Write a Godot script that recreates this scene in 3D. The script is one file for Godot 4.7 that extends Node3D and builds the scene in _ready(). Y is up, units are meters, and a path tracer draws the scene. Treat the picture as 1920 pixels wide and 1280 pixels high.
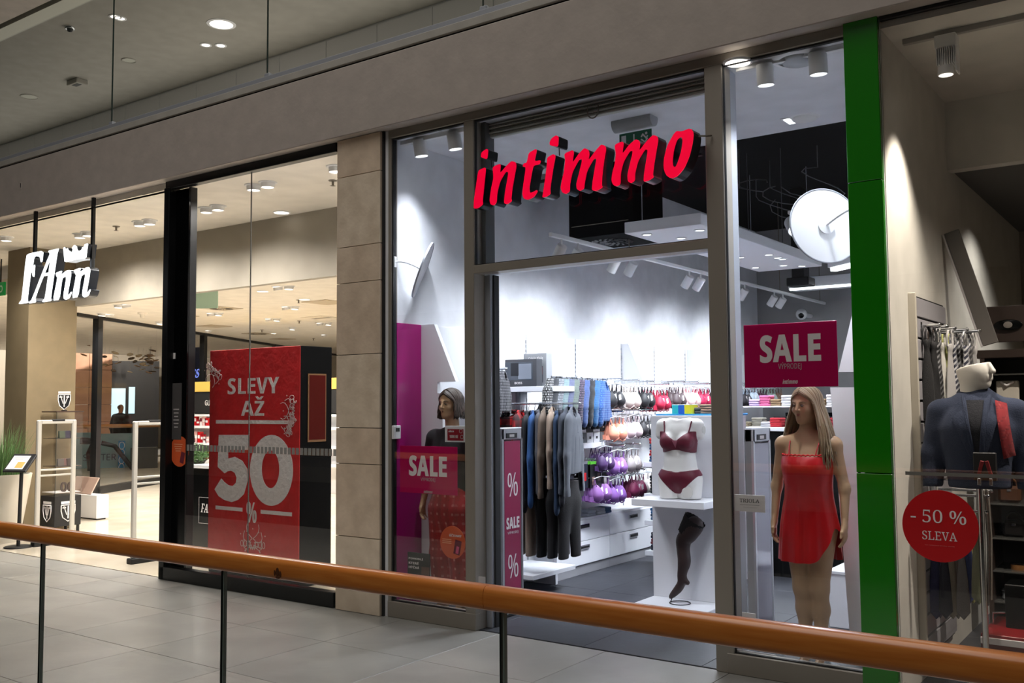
extends Node3D

# ---------------------------------------------------------------- camera model (fitted from the photograph's own vanishing lines)
const FOCAL := 1799.18          # pixels in the 1920 x 1280 frame
const YAW := 0.6222713
const PITCH := 0.06454473
const ROLL := -0.00758786
const EYE := Vector3(0, 1.70, 5.781)
var view := Basis(Vector3.UP, YAW) * Basis(Vector3.RIGHT, PITCH) * Basis(Vector3.BACK, ROLL)

func ray(u: float, v: float) -> Vector3:
	return view * Vector3((u - 960.0) / FOCAL, -(v - 640.0) / FOCAL, -1.0)
func on_z(u: float, v: float, z := 0.0) -> Vector3:   # where the sight line meets a plane parallel to the shop fronts
	var d := ray(u, v)
	return EYE + d * ((z - EYE.z) / d.z)
func on_y(u: float, v: float, y := 0.0) -> Vector3:   # ... a floor, shelf or ceiling
	var d := ray(u, v)
	return EYE + d * ((y - EYE.y) / d.y)
func on_x(u: float, v: float, x := 0.0) -> Vector3:   # ... a side wall
	var d := ray(u, v)
	return EYE + d * ((x - EYE.x) / d.x)

# ---------------------------------------------------------------- mesh builder
class G:
	var v := PackedVector3Array()
	var n := PackedVector3Array()
	var c := PackedColorArray()
	var tint := Color.WHITE
	var tinted := false

	func tri(a: Vector3, b: Vector3, d: Vector3, na: Vector3, nb: Vector3, nd: Vector3) -> void:
		if (b - a).cross(d - a).dot(na + nb + nd) > 0.0:
			v.append(a); v.append(d); v.append(b)
			n.append(na); n.append(nd); n.append(nb)
		else:
			v.append(a); v.append(b); v.append(d)
			n.append(na); n.append(nb); n.append(nd)
		if tinted:
			for i in 3:
				c.append(tint)
	func flat(a: Vector3, b: Vector3, d: Vector3, out: Vector3) -> void:
		tri(a, b, d, out, out, out)
	func quad(a: Vector3, b: Vector3, d: Vector3, e: Vector3, out: Vector3) -> void:
		flat(a, b, d, out); flat(a, d, e, out)
	func face(a: Vector3, b: Vector3, d: Vector3, e: Vector3, toward: Vector3) -> void:   # quad whose normal points to the side of «toward»
		var out := (b - a).cross(d - a)
		if out.length() < 1e-9:
			out = (d - a).cross(e - a)
		out = out.normalized()
		if out.dot(toward) < 0.0:
			out = -out
		quad(a, b, d, e, out)
	func box(at: Vector3, size: Vector3, turn := Basis()) -> G:
		var h := size * 0.5
		for k in 3:
			for s in [-1.0, 1.0]:
				var o := Vector3.ZERO
				o[k] = s
				var p := Vector3.ZERO
				p[(k + 1) % 3] = h[(k + 1) % 3]
				var q := Vector3.ZERO
				q[(k + 2) % 3] = h[(k + 2) % 3]
				var m := o * h[k]
				quad(at + turn * (m - p - q), at + turn * (m + p - q), at + turn * (m + p + q), at + turn * (m - p + q), turn * o)
		return self
	func span(lo: Vector3, hi: Vector3) -> G:
		return box((lo + hi) * 0.5, (hi - lo).abs())
	func cbox(at: Vector3, size: Vector3, ch := 0.004, turn := Basis()) -> G:   # box with chamfered edges
		var h := size * 0.5
		ch = minf(ch, minf(h.x, minf(h.y, h.z)) * 0.9)
		var i := h - Vector3.ONE * ch
		for k in 3:
			var a := (k + 1) % 3
			var b := (k + 2) % 3
			for s in [-1.0, 1.0]:
				var q := []
				for w in [[-1, -1], [1, -1], [1, 1], [-1, 1]]:
					var p := Vector3.ZERO
					p[k] = s * h[k]; p[a] = w[0] * i[a]; p[b] = w[1] * i[b]
					q.append(at + turn * p)
				var o := Vector3.ZERO
				o[k] = s
				quad(q[0], q[1], q[2], q[3], turn * o)
			for s in [-1.0, 1.0]:
				for t in [-1.0, 1.0]:
					var q := []
					for w in [-1.0, 1.0]:
						var p := Vector3.ZERO
						p[k] = w * i[k]; p[a] = s * h[a]; p[b] = t * i[b]
						var r := Vector3.ZERO
						r[k] = w * i[k]; r[a] = s * i[a]; r[b] = t * h[b]
						q.append(at + turn * p); q.append(at + turn * r)
					var o := Vector3.ZERO
					o[a] = s; o[b] = t
					quad(q[0], q[1], q[3], q[2], turn * o.normalized())
		for x in [-1.0, 1.0]:
			for y in [-1.0, 1.0]:
				for z in [-1.0, 1.0]:
					var s := Vector3(x, y, z)
					flat(at + turn * (Vector3(h.x, i.y, i.z) * s), at + turn * (Vector3(i.x, h.y, i.z) * s), at + turn * (Vector3(i.x, i.y, h.z) * s), turn * s.normalized())
		return self
	func cspan(lo: Vector3, hi: Vector3, ch := 0.004) -> G:
		return cbox((lo + hi) * 0.5, (hi - lo).abs(), ch)
	func grid(rows: Array, wrap := false, wrap_rows := false) -> G:   # smooth surface through rows of points
		var R := rows.size()
		var K: int = rows[0].size()
		var nn := []
		for i in R:
			var line := PackedVector3Array()
			for j in K:
				var a: Vector3 = rows[(i + 1) % R if wrap_rows else mini(i + 1, R - 1)][j] - rows[(i - 1 + R) % R if wrap_rows else maxi(i - 1, 0)][j]
				var b: Vector3 = rows[i][(j + 1) % K if wrap else mini(j + 1, K - 1)] - rows[i][(j - 1 + K) % K if wrap else maxi(j - 1, 0)]
				var o := a.cross(b)
				if o.length() < 1e-10:
					var i2 := i + (1 if i < R - 1 else -1)
					var a2: Vector3 = rows[i2][j] - rows[i][j]
					var b2: Vector3 = rows[i2][(j + 1) % K if wrap else mini(j + 1, K - 1)] - rows[i2][(j - 1 + K) % K if wrap else maxi(j - 1, 0)]
					o = a2.cross(b2) * (1.0 if i2 > i else -1.0)
				line.append(o.normalized())
			nn.append(line)
		# one sign for the whole sheet: outward when it is a closed shape
		var mid := Vector3.ZERO
		for r in rows:
			for p in r:
				mid += p
		mid /= float(R * K)
		var vote := 0.0
		for i in R:
			for j in K:
				vote += nn[i][j].dot(rows[i][j] - mid)
		var sg := -1.0 if vote < 0.0 else 1.0
		for i in (R if wrap_rows else R - 1):
			var i2 := (i + 1) % R
			for j in (K if wrap else K - 1):
				var j2 := (j + 1) % K
				var A: Vector3 = rows[i][j]
				var B: Vector3 = rows[i][j2]
				var D: Vector3 = rows[i2][j2]
				var E: Vector3 = rows[i2][j]
				if not (A.is_equal_approx(B) or B.is_equal_approx(D) or A.is_equal_approx(D)):
					tri(A, B, D, nn[i][j] * sg, nn[i][j2] * sg, nn[i2][j2] * sg)
				if not (A.is_equal_approx(D) or D.is_equal_approx(E) or A.is_equal_approx(E)):
					tri(A, D, E, nn[i][j] * sg, nn[i2][j2] * sg, nn[i2][j] * sg)
		return self
	func fan(ring: Array, out: Vector3) -> G:
		var m := Vector3.ZERO
		for p in ring:
			m += p
		m /= ring.size()
		for j in ring.size():
			flat(m, ring[j], ring[(j + 1) % ring.size()], out)
		return self
	func tube(path: Array, radius, seg := 8, caps := true, squash := 1.0) -> G:   # radius: a number or one per point
		var rows := []
		var up := Vector3.UP
		for i in path.size():
			var t: Vector3 = (path[mini(i + 1, path.size() - 1)] - path[maxi(i - 1, 0)]).normalized()
			if i == 0 and absf(t.dot(up)) > 0.95:
				up = Vector3.RIGHT
			var s := t.cross(up).normalized()
			up = s.cross(t).normalized()
			var r: float = radius[i] if radius is Array else radius
			var row := []
			for j in seg:
				var a := TAU * j / seg
				row.append(path[i] + s * cos(a) * r + up * sin(a) * r * squash)
			rows.append(row)
		grid(rows, true)
		if caps:
			fan(rows[0], (path[0] - path[1]).normalized())
			fan(rows[-1], (path[-1] - path[-2]).normalized())
		return self
	func lathe(profile: Array, seg := 24, at := Vector3.ZERO, turn := Basis()) -> G:   # profile: Vector2(radius, height), hard edges where a point repeats
		var start := 0
		for i in range(1, profile.size() + 1):
			if i == profile.size() or profile[i].is_equal_approx(profile[i - 1]):
				var rows := []
				for k in range(start, i):
					var row := []
					for j in seg:
						var a := TAU * j / seg
						row.append(at + turn * Vector3(cos(a) * profile[k].x, profile[k].y, sin(a) * profile[k].x))
					rows.append(row)
				if rows.size() > 1:
					_ring_strip(rows, at, turn)
				start = i
		return self
	func _ring_strip(rows: Array, at: Vector3, turn: Basis) -> void:
		var K: int = rows[0].size()
		var nn := []
		for i in rows.size():
			var line := []
			for j in K:
				var a: Vector3 = rows[mini(i + 1, rows.size() - 1)][j] - rows[maxi(i - 1, 0)][j]
				var ang := TAU * j / K
				var b := turn * Vector3(-sin(ang), 0, cos(ang))
				line.append(a.cross(b).normalized())
			nn.append(line)
		for i in rows.size() - 1:
			for j in K:
				var j2 := (j + 1) % K
				if not rows[i][j].is_equal_approx(rows[i][j2]):
					tri(rows[i][j], rows[i][j2], rows[i + 1][j2], nn[i][j], nn[i][j2], nn[i + 1][j2])
				if not rows[i + 1][j].is_equal_approx(rows[i + 1][j2]):
					tri(rows[i][j], rows[i + 1][j2], rows[i + 1][j], nn[i][j], nn[i + 1][j2], nn[i + 1][j])
	func cyl(a: Vector3, b: Vector3, r: float, seg := 16, r2 := -1.0) -> G:
		var d := (b - a).normalized()
		var s := d.cross(Vector3.UP if absf(d.y) < 0.9 else Vector3.RIGHT).normalized()
		var t := s.cross(d)
		var q := r if r2 < 0.0 else r2
		var A := []
		var B := []
		for j in seg:
			var o := s * cos(TAU * j / seg) + t * sin(TAU * j / seg)
			A.append(a + o * r); B.append(b + o * q)
		for j in seg:
			var k := (j + 1) % seg
			var n0: Vector3 = ((A[j] - a)).normalized()
			var n1: Vector3 = ((A[k] - a)).normalized()
			tri(A[j], A[k], B[k], n0, n1, n1)
			tri(A[j], B[k], B[j], n0, n1, n0)
		fan(A, -d)
		fan(B, d)
		return self
	func prism(poly: PackedVector2Array, to_3d: Callable, depth: Vector3) -> G:   # outline -> solid: front at to_3d(p), back at to_3d(p) + depth
		var idx := Geometry2D.triangulate_polygon(poly)
		var f := []
		for p in poly:
			f.append(to_3d.call(p))
		var out := -depth.normalized()
		for i in range(0, idx.size(), 3):
			flat(f[idx[i]], f[idx[i + 1]], f[idx[i + 2]], out)
			flat(f[idx[i]] + depth, f[idx[i + 1]] + depth, f[idx[i + 2]] + depth, -out)
		var cw := Geometry2D.is_polygon_clockwise(poly)
		var mid := Vector3.ZERO
		for i in f.size():
			var a: Vector3 = f[i]
			var b: Vector3 = f[(i + 1) % f.size()]
			var o := (b - a).cross(depth).normalized()
			# outward side: test against the polygon itself
			var m2 := (poly[i] + poly[(i + 1) % poly.size()]) * 0.5
			var e := (poly[(i + 1) % poly.size()] - poly[i]).normalized()
			var probe := m2 + Vector2(e.y, -e.x) * 0.002 * (poly[0].distance_to(poly[poly.size() / 2]) + 0.01)
			var p3: Vector3 = to_3d.call(probe)
			var dir := p3 - (a + b) * 0.5
			if Geometry2D.is_point_in_polygon(probe, poly):
				dir = -dir
			if o.dot(dir) < 0.0:
				o = -o
			quad(a, b, b + depth, a + depth, o)
		return self
	func sphere(at: Vector3, r: Vector3, seg := 16, rings := 10) -> G:
		for i in rings:
			for j in seg:
				var p := []
				var q := []
				for w in [[i, j], [i, j + 1], [i + 1, j + 1], [i + 1, j]]:
					var th: float = PI * w[0] / rings
					var ph: float = TAU * w[1] / seg
					var d := Vector3(sin(th) * cos(ph), cos(th), sin(th) * sin(ph))
					p.append(at + d * r)
					q.append((d / r).normalized())
				if i > 0:
					tri(p[0], p[1], p[2], q[0], q[1], q[2])
				if i < rings - 1:
					tri(p[0], p[2], p[3], q[0], q[2], q[3])
		return self
	func add(other: G, t: Transform3D) -> G:
		var nb := t.basis.inverse().transposed()
		var flip := t.basis.determinant() < 0.0
		for i in range(0, other.v.size(), 3):
			var order := [0, 2, 1] if flip else [0, 1, 2]
			for k in order:
				v.append(t * other.v[i + k])
				n.append((nb * other.n[i + k]).normalized())
				if tinted:
					c.append(tint)
		return self
	func mesh(shift := Vector3.ZERO) -> ArrayMesh:
		var a := []
		a.resize(Mesh.ARRAY_MAX)
		var w := v.duplicate()
		if shift != Vector3.ZERO:
			for i in w.size():
				w[i] += shift
		a[Mesh.ARRAY_VERTEX] = w
		a[Mesh.ARRAY_NORMAL] = n
		if tinted:
			a[Mesh.ARRAY_COLOR] = c
		var m := ArrayMesh.new()
		m.add_surface_from_arrays(Mesh.PRIMITIVE_TRIANGLES, a)
		return m
	func bounds() -> AABB:
		var b := AABB(v[0], Vector3.ZERO)
		for p in v:
			b = b.expand(p)
		return b

# ---------------------------------------------------------------- naming, labels, parts
var used := {}
func numbered(called: String) -> String:
	var k: int = used.get(called, 0)
	used[called] = k + 1
	return called if k == 0 else "%s_%03d" % [called, k]

func tag(o: Node3D, label: String, category: String, group := "") -> Node3D:
	o.set_meta("label", label)
	o.set_meta("category", category)
	if group:
		o.set_meta("group", group)
	return o

func thing(called: String, label: String, category: String, at := Vector3.ZERO, group := "") -> Node3D:
	var o := Node3D.new()
	o.name = numbered(called)
	add_child(o)
	o.position = at
	return tag(o, label, category, group)

func part(parent: Node3D, called: String, g: G, m: Material, label := "") -> MeshInstance3D:   # g in the room's coordinates; the node stays at its parent's place
	var o := MeshInstance3D.new()
	o.name = called
	parent.add_child(o, true)
	o.mesh = g.mesh(-o.global_position)
	o.material_override = m
	if label:
		o.set_meta("label", label)
	return o

func piece(parent: Node3D, called: String, mesh: Mesh, m: Material, t: Transform3D, label := "") -> MeshInstance3D:   # shared mesh, t in the parent's axes
	var o := MeshInstance3D.new()
	o.name = called
	parent.add_child(o, true)
	o.mesh = mesh
	o.material_override = m
	o.transform = t
	if label:
		o.set_meta("label", label)
	return o

func solo(called: String, g: G, m: Material, label: String, category: String, group := "") -> MeshInstance3D:
	var o := MeshInstance3D.new()
	o.name = numbered(called)
	add_child(o)
	var b := g.bounds()
	o.position = Vector3(b.get_center().x, b.position.y, b.get_center().z)
	o.mesh = g.mesh(-o.position)
	o.material_override = m
	tag(o, label, category, group)
	return o

func structure(called: String, g: G, m: Material, parent: Node3D = null) -> MeshInstance3D:
	var o := MeshInstance3D.new()
	if parent:
		o.name = called
		parent.add_child(o, true)
		o.mesh = g.mesh(-o.global_position)
	else:
		o.name = numbered(called)
		add_child(o)
		var b := g.bounds()
		o.position = b.get_center()
		o.mesh = g.mesh(-o.position)
		o.set_meta("kind", "structure")
	o.material_override = m
	return o

func frame_node(called: String, at: Vector3) -> Node3D:
	var o := Node3D.new()
	o.name = numbered(called)
	add_child(o)
	o.position = at
	o.set_meta("kind", "structure")
	return o

func copy(src: Node3D, called: String, t: Transform3D, label := "", group := "") -> Node3D:
	var r: Node3D = src.duplicate()
	r.name = numbered(called)
	add_child(r)
	r.transform = t
	if label:
		r.set_meta("label", label)
	if group:
		r.set_meta("group", group)
	return r

func repaint(o: Node3D, called: String, m: Material) -> void:
	for k in o.get_children():
		if k is MeshInstance3D and k.name.begins_with(called):
			k.material_override = m

# ---------------------------------------------------------------- materials
var mats := {}
var tex := {}
func rgb(r: float, g: float, b: float) -> Color:
	return Color(r / 255.0, g / 255.0, b / 255.0)

func noise_tex(key: String, freq: float, lo: Color, hi: Color, octaves := 4, size := 512, type := FastNoiseLite.TYPE_SIMPLEX_SMOOTH, normal := 0.0) -> NoiseTexture2D:
	if tex.has(key):
		return tex[key]
	var fn := FastNoiseLite.new()
	fn.seed = hash(key) % 9973
	fn.noise_type = type
	fn.frequency = freq
	fn.fractal_octaves = octaves
	var t := NoiseTexture2D.new()
	t.width = size
	t.height = size
	t.seamless = true
	t.noise = fn
	if normal > 0.0:
		t.as_normal_map = true
		t.bump_strength = normal
	else:
		var ramp := Gradient.new()
		ramp.set_color(0, lo)
		ramp.set_color(1, hi)
		t.color_ramp = ramp
	tex[key] = t
	return t

func mat(key: String, color: Color, rough := 0.6, metal := 0.0, o := {}) -> StandardMaterial3D:
	if mats.has(key):
		return mats[key]
	var m := StandardMaterial3D.new()
	m.resource_name = key
	m.albedo_color = color
	m.roughness = rough
	m.metallic = metal
	if o.has("spec"):
		m.metallic_specular = o.spec
	if o.has("tex"):
		m.albedo_texture = o.tex
	if o.has("bump"):
		m.normal_enabled = true
		m.normal_texture = o.bump
		m.normal_scale = o.get("bump_scale", 0.5)
	if o.has("tex") or o.has("bump"):
		m.uv1_triplanar = true
		m.uv1_world_triplanar = o.get("world", false)
		var s = o.get("scale", 1.0)
		m.uv1_scale = s if s is Vector3 else Vector3.ONE * s
	if o.has("alpha"):
		m.transparency = BaseMaterial3D.TRANSPARENCY_ALPHA
		m.albedo_color.a = o.alpha
	if o.has("glow"):
		m.emission_enabled = true
		m.emission = o.get("glow_color", color)
		m.emission_energy_multiplier = o.glow
	if o.has("rim"):
		m.rim_enabled = true
		m.rim = o.rim
		m.rim_tint = 0.5
	if o.has("coat"):
		m.clearcoat_enabled = true
		m.clearcoat = o.coat
		m.clearcoat_roughness = o.get("coat_rough", 0.1)
	if o.get("vertex", false):
		m.vertex_color_use_as_albedo = true
	if o.has("back"):
		m.backlight_enabled = true
		m.backlight = o.back
	mats[key] = m
	return m

var cloth_count := 0
func cloth(key: String, color: Color, rough := 0.9, rim := 0.25) -> StandardMaterial3D:
	return mat("cloth " + key, color, rough, 0.0, {"bump": noise_tex("weave", 0.09, Color.BLACK, Color.WHITE, 3, 256, FastNoiseLite.TYPE_SIMPLEX_SMOOTH, 6.0), "bump_scale": 0.35, "scale": 5.0, "rim": rim})

func print_tex(key: String, size: Vector2i, paint: Callable) -> ImageTexture:   # flat print on cloth or card
	if tex.has(key):
		return tex[key]
	var im := Image.create(size.x, size.y, false, Image.FORMAT_RGBA8)
	paint.call(im)
	var t := ImageTexture.create_from_image(im)
	tex[key] = t
	return t

func patterned(key: String, t: Texture2D, scale := 3.0, rough := 0.9) -> StandardMaterial3D:
	return mat("cloth " + key, Color.WHITE, rough, 0.0, {"tex": t, "scale": scale, "rim": 0.2})

# ---------------------------------------------------------------- lettering
var fonts := {}
func font(serif := false, bold := false, heavy := false) -> Font:
	var key := "%s%s%s" % [serif, bold, heavy]
	if not fonts.has(key):
		var fnt := SystemFont.new()
		fnt.font_names = PackedStringArray(["Droid Serif" if serif else "Droid Sans"])
		fnt.font_weight = 700 if bold else 400
		fonts[key] = fnt
		if heavy:
			var wide := FontVariation.new()
			wide.base_font = fnt
			wide.variation_embolden = 0.7
			fonts[key] = wide
	return fonts[key]

func text_mesh(words: String, height: float, o := {}) -> TextMesh:
	var t := TextMesh.new()
	t.text = words
	t.font = font(o.get("serif", false), o.get("bold", false), words == "SALE")
	t.font_size = 64
	t.pixel_size = height / 46.0          # cap height of about 46 px in 64
	t.depth = o.get("depth", 0.002)
	t.curve_step = 1.0
	t.horizontal_alignment = o.get("align", HORIZONTAL_ALIGNMENT_CENTER)
	t.vertical_alignment = VERTICAL_ALIGNMENT_CENTER
	return t

func lettering(parent: Node3D, called: String, words: String, m: Material, at: Vector3, width: float, height: float, o := {}) -> MeshInstance3D:   # at = centre in room coordinates, facing +z (or turned by o.turn); stretched to the given width
	var t := text_mesh(words, height, o)
	var b := t.get_aabb()
	var n := MeshInstance3D.new()
	n.name = called
	parent.add_child(n, true)
	n.mesh = t
	n.material_override = m
	var sx := width / maxf(b.size.x, 0.001)
	var sy := height / maxf(b.size.y, 0.001) if o.get("fit", true) else 1.0
	var basis := Basis(Vector3(sx, 0, 0), Vector3(o.get("slant", 0.0) * sy, sy, 0), Vector3(0, 0, 1))
	var turn: Basis = o.get("turn", Basis())
	var centre := b.get_center()
	centre.z = 0
	n.transform = Transform3D(turn * basis, at - parent.global_position - turn * (basis * centre))
	return n

# ---------------------------------------------------------------- lights
func spot(at: Vector3, toward: Vector3, energy: float, color: Color, angle := 40.0, size := 0.04, blend := 0.6) -> SpotLight3D:
	var l := SpotLight3D.new()
	l.name = "spot_lamp"
	add_child(l, true)
	l.position = at
	l.look_at(toward, Vector3.RIGHT if absf((toward - at).normalized().y) > 0.97 else Vector3.UP)
	l.light_energy = energy
	l.light_color = color
	l.spot_angle = angle
	l.spot_angle_attenuation = blend
	l.spot_range = 30.0
	l.spot_attenuation = 2.0
	l.light_size = size
	l.shadow_enabled = true
	return l

func area(at: Vector3, toward: Vector3, size: Vector2, energy: float, color: Color) -> AreaLight3D:
	var l := AreaLight3D.new()
	l.name = "area_lamp"
	add_child(l, true)
	l.position = at
	l.look_at(toward, Vector3.RIGHT if absf((toward - at).normalized().y) > 0.97 else Vector3.UP)
	l.area_size = size
	l.light_energy = energy
	l.light_color = color
	l.area_range = 60.0
	l.shadow_enabled = true
	return l

# ================================================================= the scene
const CEIL := 3.9           # underside of the shops' front ceilings
const STEP := -1.77         # depth at which every shop's front ceiling ends
const WALL_L := -5.365      # inner face of the lingerie shop's left wall
const WARM := Color(1.0, 0.98, 0.95)
const SOFT := Color(1.0, 0.95, 0.89)
const COOL := Color(0.93, 0.96, 1.0)
var clear_glass: StandardMaterial3D

func _ready() -> void:
	var cam := Camera3D.new()
	cam.name = "camera"
	add_child(cam)
	cam.fov = rad_to_deg(2.0 * atan(640.0 / FOCAL))
	cam.transform = Transform3D(view, EYE)
	cam.near = 0.05
	cam.far = 200.0
	cam.current = true
	var we := WorldEnvironment.new()
	we.name = "surroundings"
	add_child(we)
	var env := Environment.new()
	env.background_mode = Environment.BG_COLOR
	env.background_color = Color(0.012, 0.012, 0.013)
	env.tonemap_mode = Environment.TONE_MAPPER_LINEAR
	env.tonemap_exposure = 1.0
	env.sdfgi_enabled = true
	env.ssao_enabled = true
	env.ssil_enabled = true
	we.environment = env
	# unseen roof light over the atrium; hidden area light added to brighten the gallery ceiling
	area(Vector3(-5.0, 11.6, 8.5), Vector3(-5.0, 0.0, 8.5), Vector2(26, 6), 122.0, Color(1.0, 0.975, 0.945))
	area(Vector3(-9.0, 5.5, -3.5), Vector3(-9.0, 5.9, 0.0), Vector2(30, 1.5), 15.0, Color(1.0, 0.99, 0.95))

	materials()
	mall()
	upper_gallery()
	handrail()
	perfume_shop()
	lingerie_shop()
	tie_shop()

func materials() -> void:
	clear_glass = mat("window glass", Color(0.06, 0.08, 0.07), 0.0, 0.0, {"alpha": 0.04})
	var grain := noise_tex("plaster bump", 0.05, Color.BLACK, Color.WHITE, 5, 512, FastNoiseLite.TYPE_SIMPLEX_SMOOTH, 2.0)
	var mottled := noise_tex("plaster tone", 0.012, Color(0.93, 0.93, 0.93), Color(1, 1, 1), 5)
	mat("fascia plaster", rgb(184, 174, 166), 0.75, 0.0, {"tex": mottled, "bump": grain, "bump_scale": 0.15, "scale": 0.6, "world": true})
	mat("gallery ceiling", rgb(176, 172, 164), 0.8, 0.0, {"tex": mottled, "scale": 0.5, "world": true})
	mat("cream ceiling", rgb(236, 229, 217), 0.8, 0.0, {"tex": mottled, "scale": 0.4, "world": true})
	mat("bulkhead beige", rgb(164, 156, 142), 0.7, 0.0, {"tex": mottled, "scale": 0.4, "world": true})
	mat("column ochre", rgb(136, 120, 92), 0.6, 0.0, {"tex": mottled, "scale": 0.5, "world": true})
	mat("white wall", rgb(228, 229, 233), 0.7, 0.0, {"tex": mottled, "bump": grain, "bump_scale": 0.12, "scale": 0.5, "world": true})
	mat("white panel", rgb(238, 239, 242), 0.45)
	mat("white gloss", rgb(236, 237, 242), 0.28)
	mat("black void", rgb(13, 14, 16), 0.9, 0.0, {"spec": 0.2})
	mat("black frame", rgb(20, 21, 23), 0.35, 0.2)
	mat("black gloss", rgb(8, 9, 10), 0.2, 0.0, {"spec": 0.35})
	mat("taupe metal", rgb(150, 143, 133), 0.45, 0.2, {"bump": noise_tex("brushed", 0.2, Color.BLACK, Color.WHITE, 2, 256, FastNoiseLite.TYPE_VALUE, 1.0), "bump_scale": 0.08, "scale": 2.0})
	mat("silver metal", rgb(172, 176, 184), 0.4, 0.25)
	mat("chrome", rgb(205, 208, 212), 0.12, 1.0)
	mat("grey shutter", rgb(184, 184, 172), 0.55, 0.1)
	mat("green gloss", rgb(26, 130, 14), 0.10, 0.0, {"coat": 0.5})
	mat("stone", Color.WHITE, 0.5, 0.0, {"tex": noise_tex("stone tone", 0.008, rgb(208, 187, 163), rgb(236, 216, 192), 6), "bump": grain, "bump_scale": 0.25, "scale": 0.9, "world": true})
	mat("stone pale", Color.WHITE, 0.5, 0.0, {"tex": noise_tex("stone tone b", 0.009, rgb(214, 196, 172), rgb(238, 222, 200), 6), "bump": grain, "bump_scale": 0.25, "scale": 0.9, "world": true})
	for k in 3:
		var lo: Color = [rgb(150, 148, 143), rgb(155, 152, 146), rgb(146, 145, 140)][k]
		mat("floor tile %d" % k, Color.WHITE, 0.34, 0.0, {"tex": noise_tex("tile %d" % k, 0.006, lo * 0.93, lo * 1.08, 6), "bump": grain, "bump_scale": 0.08, "scale": 0.45, "world": true})
	mat("grout", rgb(84, 80, 74), 0.9)
	mat("magenta", rgb(172, 26, 118), 0.25)
	mat("poster magenta", rgb(204, 5, 96), 0.3)
	mat("print white", rgb(236, 232, 232), 0.6)
	mat("print grey", rgb(186, 182, 182), 0.6)
	mat("print black", rgb(26, 26, 28), 0.6)
	mat("lamp white", rgb(230, 230, 230), 0.35)
	mat("lamp glow", Color(1, 1, 1), 0.5, 0.0, {"glow": 3.0, "glow_color": Color(1.0, 0.97, 0.92)})
	mat("lamp glow cool", Color(1, 1, 1), 0.5, 0.0, {"glow": 3.0, "glow_color": Color(0.95, 0.98, 1.0)})

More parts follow.
